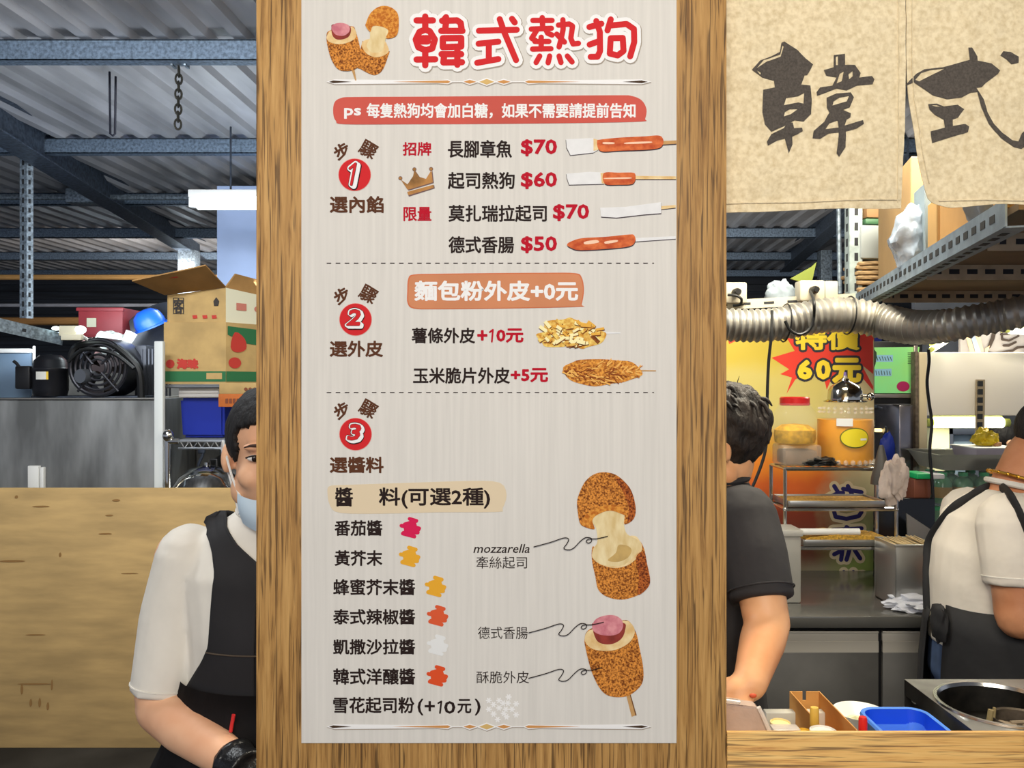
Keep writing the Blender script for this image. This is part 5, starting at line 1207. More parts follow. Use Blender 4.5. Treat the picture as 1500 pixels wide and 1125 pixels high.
b = BM(); panelbox(1280, 488, 1292, 500, 3.0, .01, b); tag(obj('blue_card', b, mat('royal blue card', (40, 52, 160), .5)), 'small royal blue card under the duct beside the banner', 'card')
# steel column, pale door post
b = BM(); panelbox(1317, 593, 1346, 760, 3.3, .3, b, .008); tag(obj('steel_column', b, mat('column steel', (168, 162, 164), .25, .9, .2, 4)), 'stainless cabinet column below the framed green menu', 'cabinet')
b = BM(); panelbox(1346.5, 516, 1358.5, 800, 3.3, .08, b, .004); struct('trim_12', b, mat('cream post', (222, 206, 170), .6))
b = BM(); panelbox(1341, 515, 1346, 700, 3.28, .04, b, .002); struct('trim_13', b, mat('grey beading', (120, 104, 86), .6, 0, .3, 60))
# back corner shelf with hanging utensils
b = BM(); panelbox(1278, 594, 1322, 598, 3.5, .2, b, .003); panelbox(1278, 598, 1322, 720, 3.7, .02, b); tag(obj('steel_backsplash', b, mat('blue grey steel', (128, 142, 158), .35, .7, .2, 6)), 'blue-grey steel backsplash between banner and steel column', 'splashback')
b = BM(); q = P(1308, 604, 3.42); tube(b, [q, q+Vector((0, 0, -.05))], .006, 8); lathe(b, q+Vector((0, 0, -.16)), [(0, 0), (.02, 0), (.032, .02), (.035, .1), (.02, .115), (0, .116)], 20); tag(obj('ladle', b, mat('dark ladle steel', (96, 100, 104), .25, .9)), 'dark steel utensil hanging in front of the blue-grey backsplash', 'utensil')
b = BM(); q = P(1300, 660, 3.3); t = blob(q, (.03, .02, .07), 3, .3, 2, 40); tag(obj('blue_bag', t, mat('blue bag', (36, 64, 190), .4)), 'small blue bag hanging behind the dark grey cone', 'bag'); b.free()
b = BM(); panelbox(1282, 628, 1300, 633, 3.45, .03, b, .008); tag(obj('under_shelf_lamp', b, mat('warm lamp', (255, 230, 170), .5, emit=(255, 225, 150), estr=2.2)), 'short warm lamp glowing left of the steel column', 'lamp')
# dark splash panel behind the skewer box
b = BM(); panelbox(1284, 730, 1370, 862, 2.86, .03, b, .003); tag(obj('splash_screen', b, mat('gloss black panel', (16, 17, 20), .2)), 'glossy black splash screen behind the steel skewer box', 'screen')
b = BM(); extrude_poly(b, [P(1328, 752, 2.8), P(1352, 768, 2.8), P(1364, 776, 2.8), P(1366, 849, 2.8), P(1332, 849, 2.8)], (0, .006, 0)); tag(obj('steel_sheet', b, steel), 'flat steel plate leaning before the glossy black splash screen', 'sheet')
# white hood panel, tubes, sign
wh = mat('warm white enamel', (226, 218, 208), .45)
b = BM(); panelbox(1360, 516, 1560, 609, 3.6, .5, b, .006); tag(obj('range_hood', b, wh), 'large cream-white hood panel at right above the tube lamp', 'hood')
def tubelamp(px0, py0, D0, px1, py1, D1, r, label, pw):
    t = thing('tube_lamp', label, 'lamp', P(px0, py0, D0)); b = BM(); p = P(px0, py0, D0); q = P(px1, py1, D1); tube(b, [p, q], r, 12); obj('tube', b, tubewarm, t)
    u = (q-p).normalized(); b = BM(); tube(b, [p-u*.03, p], r*.8, 10); tube(b, [q, q+u*.03], r*.8, 10); tube(b, [p+Vector((0, r*.6, r*1.3)), q+Vector((0, r*.6, r*1.3))], r*.7, 8); obj('holder', b, mat('lime lamp holder', (220, 226, 120), .5), t)
    return t
tubelamp(1366, 619, 3.75, 1468, 619, 3.75, .024, 'horizontal yellowish tube lamp under the white hood panel', 0)
tubelamp(1366, 511, 3.4, 1389, 497, 3.7, .013, 'tilted yellowish tube lamp just above the white hood panel', 0)
tubelamp(1478, 484, 3.4, 1540, 487, 3.4, .014, 'bright tube lamp at the right picture edge under the duct', 0)
l2 = bpy.data.lights.new('hood_tube_glow', 'AREA'); l2.energy = 4; l2.shape = 'RECTANGLE'; l2.size = .35; l2.size_y = .05; l2.color = (1, 1, .78)
lo = bpy.data.objects.new('hood_tube_glow', l2); COL.objects.link(lo); lo.location = P(1415, 626, 3.75)
b = BM(); panelbox(1407, 470, 1570, 516, 3.9, .02, b, .002)
sg = thing('shop_sign', 'pale sign with brushed dark strokes above the white hood', 'sign', P(1480, 516, 3.9)); obj('board', b, mat('pale sign', (160, 156, 156), .5), sg)
sp_ = Print(3.895, .001); b = BM()
sp_.stroke(b, [(1458, 480), (1454, 496), (1449, 508)], [6, 6, 5], 1, 0); sp_.stroke(b, [(1444, 515), (1458, 518), (1484, 513)], 3, 1, 0)
for s in ([(1467, 485), (1468, 497), (1478, 499), (1492, 492)], [(1470, 506), (1478, 506), (1488, 501)], [(1480, 516), (1490, 509), (1502, 508)], [(1484, 488), (1500, 486)], [(1466, 490), (1480, 489)]): sp_.stroke(b, s, [3.4, 3.8, 3.2, 3][:len(s)] if len(s) > 2 else 3, 2, 0, caps=True)
obj('brushed_strokes', b, mat('brown-black ink', (60, 50, 44), .5), sg)
b = BM(); sp_.poly(b, [(1443, 511), (1450, 506), (1447, 516), (1443, 518)], 3); sp_.poly(b, [(1414, 490), (1420, 490), (1428, 516), (1421, 516)], 1); sp_.poly(b, [(1427, 486), (1434, 485), (1441, 515), (1436, 515)], 1); obj('tan_strokes', b, mat('tan sign print', (220, 186, 150), .5), sg)
b = BM(); sp_.poly(b, [(1421, 490), (1427, 488), (1437, 516), (1429, 516)], 1.5); obj('blue_strokes', b, mat('blue grey sign print', (150, 164, 186), .5), sg)
# back wall of the far kitchen
b = BM(); panelbox(1340, 440, 1900, 900, 6.2, .05, b, 0); struct('wall_kitchen', b, mat('dim kitchen wall', (74, 78, 86), .7, 0, .2, 3))
b = BM(); panelbox(1362, 627, 1391, 690, 3.95, .05, b, .003); tag(obj('tiled_column', b, mat('cream lit tiles', (236, 230, 190), .4, 0, .05, 10)), 'cream tiled column under the left end of the tube lamp', 'column')
wd = thing('kitchen_hatch', 'dark framed hatch with pale blue pane behind the yellow bag', 'hatch', P(1415, 690, 4.6))
b = BM()
for r_ in ((1390, 626, 1397, 979), (1428, 626, 1434, 979), (1390, 626, 1434, 637), (1397, 695, 1428, 979)): panelbox(*r_, 4.6, .05, b, .004)
obj('frame', b, mat('dark blue-grey frame', (70, 76, 90), .5), wd)
b = BM(); panelbox(1397, 637, 1428, 695, 4.63, .01, b); obj('pane', b, mat('pale blue pane', (160, 182, 200), .2), wd)
b = BM(); panelbox(1436, 630, 1560, 648, 5.6, .3, b, .01); panelbox(1440, 650, 1475, 690, 5.6, .3, b, .01); tag(obj('back_cupboard', b, mat('slate blue cupboard', (96, 108, 134), .5, 0, .2, 4)), 'slate blue cupboard far behind the dark-haired person', 'cupboard')
b = BM(); panelbox(1489, 640, 1500, 651, 5.56, .035, b, .01); tag(obj('purple_light', b, mat('purple glow', (150, 110, 240), .4, emit=(140, 100, 240), estr=1.4)), 'small purple light beside the face of the dark-haired person', 'light')
# serving table with packs, tray, tub, yellow bag
Dt = 3.0; yt = Dt-1.2
ztab = P(0, 792, Dt).z
tb = thing('serving_table', 'dark serving table behind the man in white carrying green-capped packs', 'table', (P(1430, 0, Dt).x, yt+.2, 0))
b = BM(); xl = P(1376, 0, Dt).x; b2(b, (xl, yt-.04, ztab-.03), (xl+.8, yt+.42, ztab), .004); obj('tabletop', b, darksteel, tb)
for (x, y) in ((xl+.03, yt), (xl+.77, yt), (xl+.03, yt+.38), (xl+.77, yt+.38)):
    b = BM(); b2(b, (x-.015, y-.015, 0), (x+.015, y+.015, ztab-.031)); obj('leg', b, darksteel, tb)
film = mat('shrink film', (214, 226, 220), .2, 0, .15, 10, alpha=.14, bump=.5, bscale=20)
capg = mat('green cap', (30, 176, 100), .35); btl = mat('green tinted bottle', (120, 180, 130), .2, 0, .2, 10); amber = mat('amber label', (186, 150, 84), .5)
def pack(x, y, z, label):
    t = thing('bottle_pack', label, 'pack', (x+.14, y+.08, z), 'shrink-wrapped packs of green-capped bottles')
    b = BM(); b2(b, (x, y, z), (x+.32, y+.2, z+.125), .012); obj('film', b, film, t)
    for i in range(4):
        for j in range(2):
            b = BM(); c = (x+.042+i*.078, y+.055+j*.09, z+.003)
            lathe(b, c, [(0, 0), (.032, 0), (.034, .008), (.034, .075), (.024, .092), (.014, .097), (.014, .1)], 16, 0); lathe(b, c, [(.016, .1), (.017, .1), (.017, .114), (0, .115)], 14, 1); lathe(b, c, [(.0345, .02), (.0345, .06)], 16, 2)
            obj('bottle', b, [btl, capg, amber], t)
    return t
pack(xl-.02, yt, ztab+.001, 'lower wrapped pack of green-capped bottles left of the man in white')
pack(xl-.0, yt+.005, ztab+.128, 'upper wrapped pack of green-capped bottles under the steel tray')
b = BM(); p = P(1343, 702, 2.9); b2(b, (p.x, p.y, p.z), (p.x+.05, p.y+.1, p.z+.02), .004); b2(b, (p.x+.052, p.y, p.z), (p.x+.1, p.y+.1, p.z+.018), .004, 1); b2(b, (p.x, p.y+.02, p.z-.12), (p.x+.06, p.y+.1, p.z-.001), .002, 2)
tag(obj('green_lid_box', b, [capg, white, mat('copper box', (130, 74, 50), .4, .3)]), 'copper coloured box with green lid left of the bottle packs', 'box')
zt2 = ztab+.256
st = thing('steel_tray', 'deep stainless tray on top of the bottle packs', 'tray', (P(1430, 0, 2.9).x, yt+.1, zt2))
b = BM(); x0 = P(1378, 0, 2.98).x; x1 = x0+.36; zt3 = P(0, 680, 2.9).z; zt3 = max(zt3, zt2+.06)
fr0 = [(x0+.03, yt+.01), (x1-.03, yt+.01), (x1-.03, yt+.2), (x0+.03, yt+.2)]; fr1 = [(x0, yt-.02), (x1, yt-.02), (x1, yt+.23), (x0, yt+.23)]
lo_ = [b.verts.new((x, y, zt2)) for x, y in fr0]; hi_ = [b.verts.new((x, y, zt3)) for x, y in fr1]; b.faces.new(lo_); bridge(b, lo_, hi_); hi2 = [b.verts.new((x+(-.02 if x < x0+.1 else .02), y+(-.02 if y < yt+.1 else .02), zt3+.002)) for x, y in fr1]; bridge(b, hi_, hi2)
bmesh.ops.solidify(b, geom=b.faces[:], thickness=.0015); obj('pan', b, steel, st)
tub = thing('white_tub', 'translucent white tub standing in the steel tray', 'tub', (P(1455, 0, 2.95).x, yt+.1, zt2+.004))
b = BM(); p = P(1429, 0, 3.02).x; ztt = P(0, 660, 2.95).z; lo_ = [b.verts.new(v) for v in ((p+.015, yt+.03, zt2+.004), (p+.15, yt+.03, zt2+.004), (p+.15, yt+.17, zt2+.004), (p+.015, yt+.17, zt2+.004))]; hi_ = [b.verts.new(v) for v in ((p, yt+.015, ztt), (p+.165, yt+.015, ztt), (p+.165, yt+.185, ztt), (p, yt+.185, ztt))]
b.faces.new(lo_); bridge(b, lo_, hi_); bmesh.ops.solidify(b, geom=b.faces[:], thickness=.003); obj('body', b, mat('frosted plastic', (222, 214, 226), .35, 0, alpha=.85), tub)
b = BM(); b2(b, (p-.005, yt+.01, ztt), (p+.17, yt+.19, ztt+.006), .002); obj('rim', b, white, tub)
t = blob((0, 0, 0), (.042, .036, .036), 4, .45, 2.2, 44, -.024)
for v in t.verts:
    if v.co.z > 0: v.co.x *= 1-.5*v.co.z/.06
zmin = min(v.co.z for v in t.verts); bmesh.ops.translate(t, vec=Vector((P(1443, 0, 3.1).x, yt+.1, ztt+.008-zmin)), verts=t.verts); tag(obj('yellow_bag', t, mat('yellow plastic bag', (240, 206, 40), .35, 0, .2, 16, bump=.5, bscale=30)), 'knotted yellow plastic bag on the white tub', 'bag')
b = BM(); q = P(1460, 659, 3.08); lathe(b, (q.x, q.y, ztt+.008), [(0, 0), (.016, 0), (.017, .012), (0, .014)], 16); tag(obj('tan_jar', b, mat('tan cap', (190, 140, 96), .6)), 'small tan jar beside the yellow bag on the tub', 'jar')
b = BM(); slotted(b, P(1436, 556, 3.594), P(1435, 656, 3.594), .04, .003, (1, 0, 0), .036, .024, .55); slotted(b, P(1430.5, 556, 3.585), P(1430.5, 656, 3.585), .022, .004, (.6, .8, 0), .036, .02, .5); tag(obj('slotted_upright', b, [mat('tan slotted angle', (150, 134, 108), .5, .3), slot]), 'short slotted angle upright in front of the white hood', 'upright')

# ------------------------------------------------------------------ on the counter
ZC = .955
# stove
sv = thing('gas_stove', 'stainless gas stove with round burner well on the counter', 'stove', (.9, .28, ZC))
z1 = 1.03; D0, D1 = 1.34, 1.58
def stp(px, py):
    D = (1.6-z1)*F/(py-562.5); return P(px, py, D)
a = stp(1325, 995); c_ = Vector((P(1418, 0, 1.318).x, 1.318-1.2, z1)); 
BX = a.x; Yb = a.y; Yf = .07; xR = 1.25
cxs, cys, rr = .868, .255, .102
def hole_plate(b, x0, x1, y0, y1, z, cx, cy, r, n=64):
    outer = [Vector((x0, y0, 0)), Vector((x1, y0, 0)), Vector((x1, y1, 0)), Vector((x0, y1, 0))]; inner = [Vector((cx+r*math.cos(2*PI*i/n), cy+r*math.sin(2*PI*i/n), 0)) for i in range(n)]
    vs = [b.verts.new((p.x, p.y, z)) for p in outer+inner]
    for t in tessellate_polygon([outer, inner]): b.faces.new([vs[i] for i in t])
b = BM(); hole_plate(b, BX, xR, Yf, Yb, z1, cxs, cys, rr)
obj('top_plate', b, mat('stove steel', (172, 170, 164), .32, .55, .25, 9), sv)
b = BM(); b2(b, (BX, Yf, z1-.03), (BX+.003, Yb, z1-.0005), 0); b2(b, (BX, Yb-.003, ZC+.012), (xR, Yb, z1-.0005)); b2(b, (BX, Yf, ZC+.012), (xR, Yf+.003, z1-.0005)); b2(b, (xR-.003, Yf, ZC+.012), (xR, Yb, z1-.0005)); b2(b, (BX+.012, Yf+.003, ZC+.012), (BX+.016, Yb-.003, z1-.03)); obj('casing', b, mat('dark stove side', (84, 82, 80), .35, .8, .3, 10), sv)
for (x, y) in ((BX+.03, Yf+.03), (BX+.03, Yb-.03), (xR-.03, Yf+.03), (xR-.03, Yb-.03)):
    b = BM(); lathe(b, (x, y, ZC), [(0, 0), (.014, 0), (.012, .012), (0, .012)], 12); obj('foot', b, rubber, sv)
b = BM(); lathe(b, (cxs, cys, 0), [(rr+.006, z1+.0005), (rr+.005, z1+.004), (rr-.001, z1+.004), (rr-.004, z1-.002)], 64); obj('well_rim', b, mat('bright rim', (206, 204, 198), .2, 1), sv)
b = BM(); lathe(b, (cxs, cys, 0), [(rr-.003, z1-.001), (rr-.006, z1-.048), (rr*.7, z1-.056), (0, z1-.056)], 48); obj('burner_well', b, mat('sooty well', (40, 37, 32), .5, .5, .5, 30), sv)
b = BM(); bx, by = cxs+.022, cys-.022; lathe(b, (bx, by, 0), [(.05, z1-.055), (.05, z1-.018), (.048, z1-.014), (.043, z1-.016), (.042, z1-.034), (0, z1-.036)], 40); bn_ = obj('burner', b, mat('worn burner iron', (106, 94, 80), .5, .5, .35, 40), sv)
b = BM()
for k in range(3):
    a_ = .3+k*2*PI/3; tube(b, [(bx+.006*math.cos(a_), by+.006*math.sin(a_), z1-.03), (bx+.034*math.cos(a_), by+.034*math.sin(a_), z1-.03)], .0035, 6)
tube(b, [(bx-.012, by+.01, z1-.026), (bx+.02, by+.012, z1-.026)], .003, 6); obj('burner_spokes', b, mat('pale scorched iron', (170, 150, 124), .5, .4), bn_)
b = BM(); tube(b, [(bx-.06, by+.0, z1-.05), (bx-.052, by+.0, z1+.0)], .005, 8); tube(b, [(bx-.045, by+.008, z1-.04), (bx-.04, by+.01, z1+.0)], .0028, 8); obj('igniter', b, mat('tan igniter', (150, 132, 90), .5), sv)
b = BM(); box(b, (BX+.006, Yb-.03, z1-.02), (.01, .014, .03), .003); obj('latch', b, steel, sv)
# blue basin
bl = thing('blue_tub', 'bright blue plastic basin between the stove and the kraft tray', 'basin', (P(1325, 0, 1.4).x, .22, ZC))
bm_ = mat('royal blue plastic', (40, 98, 226), .3); bl2 = mat('inner blue plastic', (28, 84, 222), .35)
zr_ = 1.015
def rrect(cx, cy, w, h, r, z, n=8, sk=0.0):
    o = []
    for (sx, sy, a0) in ((1, 1, 0), (-1, 1, PI/2), (-1, -1, PI), (1, -1, 1.5*PI)):
        for i in range(n+1):
            a = a0+PI/2*i/n; o.append((cx+sx*(w-r)+r*math.cos(a), cy+sy*(h-r)+r*math.sin(a), z))
    return o
tc_ = (.679, .175)
def rings(b, specs, mi=0):
    prev = None
    for (w, h, r, z) in specs:
        g = [b.verts.new(v) for v in rrect(tc_[0], tc_[1], w, h, r, z)]
        if prev: bridge(b, prev, g, mi)
        prev = g
    return prev
b = BM(); g = rings(b, [(.046, .085, .02, ZC+.001), (.054, .097, .026, zr_-.004), (.06, .104, .031, zr_-.006), (.062, .106, .033, zr_-.002), (.06, .104, .031, zr_+.002), (.054, .097, .026, zr_+.001)]); obj('rim', b, mat('light blue rim', (84, 142, 238), .35), bl)
b = BM(); g = rings(b, [(.0537, .0967, .0257, zr_+.0008), (.048, .088, .02, ZC+.008)]); cap(b, g); obj('inside', b, bl2, bl)
# plate with cream
pl = thing('white_plate', 'white plate with cream streaks half behind the blue basin', 'plate', (P(1262, 0, 1.48).x, .3, ZC))
b = BM(); q = Vector((.652, .334, .978)); lathe(b, (q.x, q.y, ZC+.001), [(0, 0), (.03, 0), (.034, .012), (.046, .03), (.048, .032), (.044, .031), (.03, .016), (0, .012)], 36); obj('dish', b, mat('white dish', (226, 226, 218), .3), pl)
b = BM(); tube(b, spline([(q.x-.035, q.y-.02, ZC+.022), (q.x-.01, q.y+.005, ZC+.018), (q.x+.01, q.y-.01, ZC+.018), (q.x+.03, q.y+.02, ZC+.022)], 5), .006, 8); obj('cream', b, mat('pale yellow cream', (238, 234, 190), .5), pl)
# kraft tray
kr = thing('kraft_tray', 'open kraft cardboard tray with notched back standing on the counter', 'tray', (P(1195, 0, 1.4).x, .2, ZC))
kf = mat('kraft board', (208, 152, 82), .85, 0, .06, 12)
Dbk = 1.52; zk = 1.6-(1013-562.5)*Dbk/F
x0 = P(1157, 0, Dbk).x; x1 = P(1201, 0, Dbk).x; yk = Dbk-1.2; yf_ = .09
b = BM(); xm0 = P(1175.5, 0, Dbk).x; xm1 = P(1181, 0, Dbk).x; zn = 1.6-(1026-562.5)*Dbk/F
extrude_poly(b, [(x0, yk, ZC+.001), (x1, yk, ZC+.001), (x1, yk, zk), (xm1, yk, zk), (xm1, yk, zn), (xm0, yk, zn), (xm0, yk, zk), (x0, yk, zk)], (0, .002, 0)); obj('back_wall', b, kf, kr)
for x in (x0, x1-.002):
    b = BM(); extrude_poly(b, [(x, yk, ZC+.001), (x, yk, zk), (x, yf_, zk-.002), (x, yf_, ZC+.001)], (.002, 0, 0)); obj('side_wall', b, kf, kr)
b = BM(); b2(b, (x0, yf_, ZC+.001), (x1, yk, ZC+.003)); b2(b, (x0, yf_, ZC+.001), (x1, yf_+.002, zk-.003)); obj('floor', b, kf, kr)
# squeeze bottles and lids in front of / in the tray
def sauce(px, D, zc_, capm, body, label, r=.016, h=.12):
    p = P(px, 0, D); t = thing('sauce_bottle', label, 'bottle', (p.x, p.y, ZC)); b = BM()
    zt_ = zc_-.03
    lathe(b, (p.x, p.y, 0), [(0, ZC+.004), (r*1.35, ZC+.004), (r*1.35, zt_-.04), (r*.75, zt_-.008), (r*.75, zt_)], 24); obj('body', b, body, t)
    b = BM(); lathe(b, (p.x, p.y, 0), [(r*.78, zt_-.002), (r, zt_), (r*.98, zc_-.004), (r*.8, zc_), (0, zc_)], 24); obj('cap', b, capm, t)
ycap = mat('yellow cap', (216, 176, 76), .5); mus = mat('mustard', (232, 186, 60), .4, 0, .08, 20)
sauce(1193, 1.36, 1.6-(1036-562.5)*1.36/F, ycap, mus, 'yellow-capped mustard bottle standing in the kraft tray', .0075)
sauce(1264, 1.3, 1.6-(1050-562.5)*1.3/F, mat('red cap', (214, 34, 34), .4), mat('orange sauce', (206, 132, 56), .4), 'small red-capped sauce bottle before the blue basin', .0068)
def lid(px, py, D, r, m, label, name='cup_lid'):
    p = P(px, py, D); b = BM(); z = p.z
    lathe(b, (p.x, p.y, 0), [(0, ZC+.001), (r*.8, ZC+.001), (r*.95, z-.008), (r, z-.006), (r, z-.001), (r*.9, z), (r*.86, z-.003), (r*.4, z-.002), (0, z-.001)], 32)
    return tag(obj(name, b, m), label, 'cup')
lid(1206, 1069, 1.31, .021, mat('clear white lid', (226, 222, 212), .3), 'round white-lidded cup in front of the kraft tray')
lid(1178, 1070, 1.34, .012, mus, 'small mustard yellow cup beside the white-lidded cup')
lid(1143, 1057, 1.36, .0165, mat('cream lid', (238, 214, 150), .5), 'cup with cream lid between plastic bag and kraft tray')
b = BM(); b2(b, (P(1128, 0, 1.33).x, .11, ZC+.001), (P(1168, 0, 1.33).x, .135, P(0, 1065.5, 1.32).z), .003); tag(obj('clear_container', b, mat('clear tub plastic', (226, 216, 206), .2, 0, alpha=.6)), 'low clear container in front of the cream-lidded cup', 'container')
b = BM(); b2(b, (P(1120, 0, 1.5).x, .29, ZC+.001), (.6, .31, P(0, 1041, 1.5).z), .002); tag(obj('counter_upstand', b, mat('white enamel strip', (210, 206, 190), .4)), 'low white strip standing at the rear of the counter', 'strip')
# frosted bag/box at the pillar
fb = thing('plastic_box', 'frosted plastic box beside the pillar under the forearm', 'box', (P(1090, 0, 1.32).x, .12, ZC))
b = BM(); p = P(1050, 1028, 1.27); xq = P(1112, 0, 1.27).x; extrude_poly(b, [(p.x-.05, .07, ZC+.001), (P(1123, 0, 1.27).x, .07, ZC+.001), (P(1126, 0, 1.27).x, .07, P(0, 1072, 1.27).z), (xq, .07, P(0, 1037, 1.27).z), (P(1090, 0, 1.27).x, .07, P(0, 1034, 1.27).z), (p.x-.05, .07, P(0, 1026, 1.27).z)], (0, .028, 0))
bmesh.ops.bevel(b, geom=b.edges[:], offset=.003, segments=2, affect='EDGES'); obj('body', b, mat('frosted pink plastic', (214, 188, 170), .35, 0, .08, 20, alpha=.82, bump=.3, bscale=40), fb)
b = BM(); tube(b, [P(1111, 1036, 1.268), P(1116, 1046, 1.268), P(1122, 1060, 1.268), P(1128, 1073, 1.268)], .0036, 8); obj('edge_film', b, mat('clear film edge', (236, 226, 214), .2, alpha=.8), fb)
b = BM(); tube(b, [P(1060, 1026, 1.268), P(1084, 1029, 1.268)], .0025, 8); obj('edge_film', b, mat('clear film edge', (236, 226, 214), .2, alpha=.8), fb)

# ================================================================== people
def seg(b, p, q, r0, r1, n=18, round0=True, round1=True):
    p = Vector(p); q = Vector(q); t = BM(); tube(t, [p, q], [r0, r1], n); merge(b, t)
    if round0: ball(b, p, r0, sub=2)
    if round1: ball(b, q, r1, sub=2)
def chain(b, pts, rs, flat_end=False):
    for i in range(len(pts)-1):
        seg(b, pts[i], pts[i+1], rs[i], rs[i+1], round1=not (flat_end and i == len(pts)-2))
def loft(b, specs, n=28, yaw=0.0):
    """(cx, cy, z, rx, ry) horizontal ellipses"""
    t = BM(); prev = None; X = Vector((math.cos(yaw), math.sin(yaw), 0)); Y = Vector((-math.sin(yaw), math.cos(yaw), 0))
    for (x, y, z, rx, ry) in specs:
        g = ring(t, Vector((x, y, z)), n, X, Y, rx, ry)
        if prev: bridge(t, prev, g)
        else: cap(t, g)
        prev = g
    cap(t, prev); merge(b, t)
def remesh(bm, vox, smooth=4):
    bmesh.ops.recalc_face_normals(bm, faces=bm.faces)
    me = bpy.data.meshes.new('raw'); bm.to_mesh(me); bm.free()
    o = bpy.data.objects.new('raw', me); COL.objects.link(o)
    m = o.modifiers.new('r', 'REMESH'); m.mode = 'VOXEL'; m.voxel_size = vox
    if smooth:
        s = o.modifiers.new('s', 'SMOOTH'); s.factor = .5; s.iterations = smooth
    bpy.context.view_layer.update()
    out = bpy.data.meshes.new_from_object(o.evaluated_get(bpy.context.evaluated_depsgraph_get()))
    bpy.data.objects.remove(o); bpy.data.meshes.remove(me)
    return out
def flesh(name, bm, vox, m, parent, smooth=4, ang=3.2): return finish(name, remesh(bm, vox, smooth), m, parent, ang)
def headshape(b, H):
    """H maps head space (face towards -y, metres, origin between the eyes' level) to the world"""
    def e(c, r, rot=None):
        t = BM(); bmesh.ops.create_icosphere(t, subdivisions=3, radius=1); bmesh.ops.scale(t, vec=r, verts=t.verts)
        M = H @ Matrix.Translation(c) @ (Euler(rot).to_matrix().to_4x4() if rot else Matrix.Identity(4)); bmesh.ops.transform(t, matrix=M, verts=t.verts); merge(b, t)
    e((0, .014, .03), (.074, .094, .084)); e((0, -.018, -.03), (.062, .076, .08)); e((0, -.034, -.082), (.042, .046, .036)); e((0, -.062, -.1), (.02, .016, .015))
    for s in (-1, 1):
        e((s*.036, -.062, -.035), (.026, .024, .024)); e((s*.03, -.078, .02), (.026, .013, .008)); e((s*.077, .014, -.016), (.01, .02, .031), (0, 0, s*.35)); e((s*.05, -.01, -.07), (.022, .035, .03))
        e((s*.011, -.1, -.04), (.009, .011, .008))
    t = BM(); tube(t, [H @ Vector((0, -.088, .008)), H @ Vector((0, -.108, -.034))], [.008, .0125], 10); merge(b, t); e((0, -.106, -.036), (.0125, .0125, .011))
    e((0, -.09, -.064), (.022, .011, .0065)); e((0, -.088, -.075), (.02, .011, .007))
def facebits(H, parent, eyec=(34, 24, 20)):
    for s in (-1, 1):
        def e(c, r, m, name):
            t = BM(); bmesh.ops.create_icosphere(t, subdivisions=3, radius=1); bmesh.ops.scale(t, vec=r, verts=t.verts)
            bmesh.ops.transform(t, matrix=H @ Matrix.Translation(c), verts=t.verts); return obj(name, t, m, parent)
        ey = e((s*.031, -.0815, .001), (.0135, .009, .0062), mat('eye white', (226, 222, 216), .3), 'eye')
        e((s*.031, -.0888, .001), (.006, .0025, .0058), mat('iris', eyec, .2), 'iris')
        b = BM(); tube(b, [H @ Vector((s*(.031+dx), -.0885+abs(dx)*.25+(.004 if dx*s*s > .012 else 0), .0065-dx*dx*22)) for dx in (-.015, -.009, 0, .009, .015)], .0017, 6); obj('eyelashes', b, mat('lash', (24, 18, 18), .6), parent)
        b = BM(); tube(b, [H @ Vector((s*(.03+dx), -.0905+abs(dx)*.42, .024-dx*dx*12+.001)) for dx in (-.017, -.009, 0, .009, .019)], [.001, .0026, .003, .0024, .001], 6); obj('eyebrow', b, mat('brow', (70, 50, 42), .8), parent)
    b = BM(); tube(b, [H @ Vector((dx, -.1-.0+abs(dx)*.25, -.069)) for dx in (-.02, -.01, 0, .01, .02)], .0022, 6); obj('mouth', b, mat('lips', (178, 104, 92), .5), parent)
def hairshell(H, parent, m, keep, r=(.082, .103, .092), amp=.04, fr=5, thick=.012, locks=()):
    t = BM(); bmesh.ops.create_icosphere(t, subdivisions=5, radius=1)
    for v in t.verts:
        n = v.co.normalized(); d = 1+amp*mnoise.noise(Vector((n.x*fr, n.y*fr, n.z*fr*.5)))+amp*.5*mnoise.noise(Vector((n.x*fr*4, n.y*fr*4, n.z*fr)))
        v.co = Vector((n.x*r[0]*d, n.y*r[1]*d+.014, n.z*r[2]*d+.028))
    bmesh.ops.delete(t, geom=[f for f in t.faces if not keep(f.calc_center_median())], context='FACES')
    bmesh.ops.recalc_face_normals(t, faces=t.faces[:]); bmesh.ops.solidify(t, geom=t.faces[:], thickness=thick)
    for (pts, r0) in locks: tube(t, spline(pts, 5), [r0*(1-.8*i/(5*(len(pts)-1))) for i in range(5*(len(pts)-1)+1)], 6, rv=None)
    bmesh.ops.transform(t, matrix=H, verts=t.verts)
    return obj('hair', t, m, parent, ang=3.2)
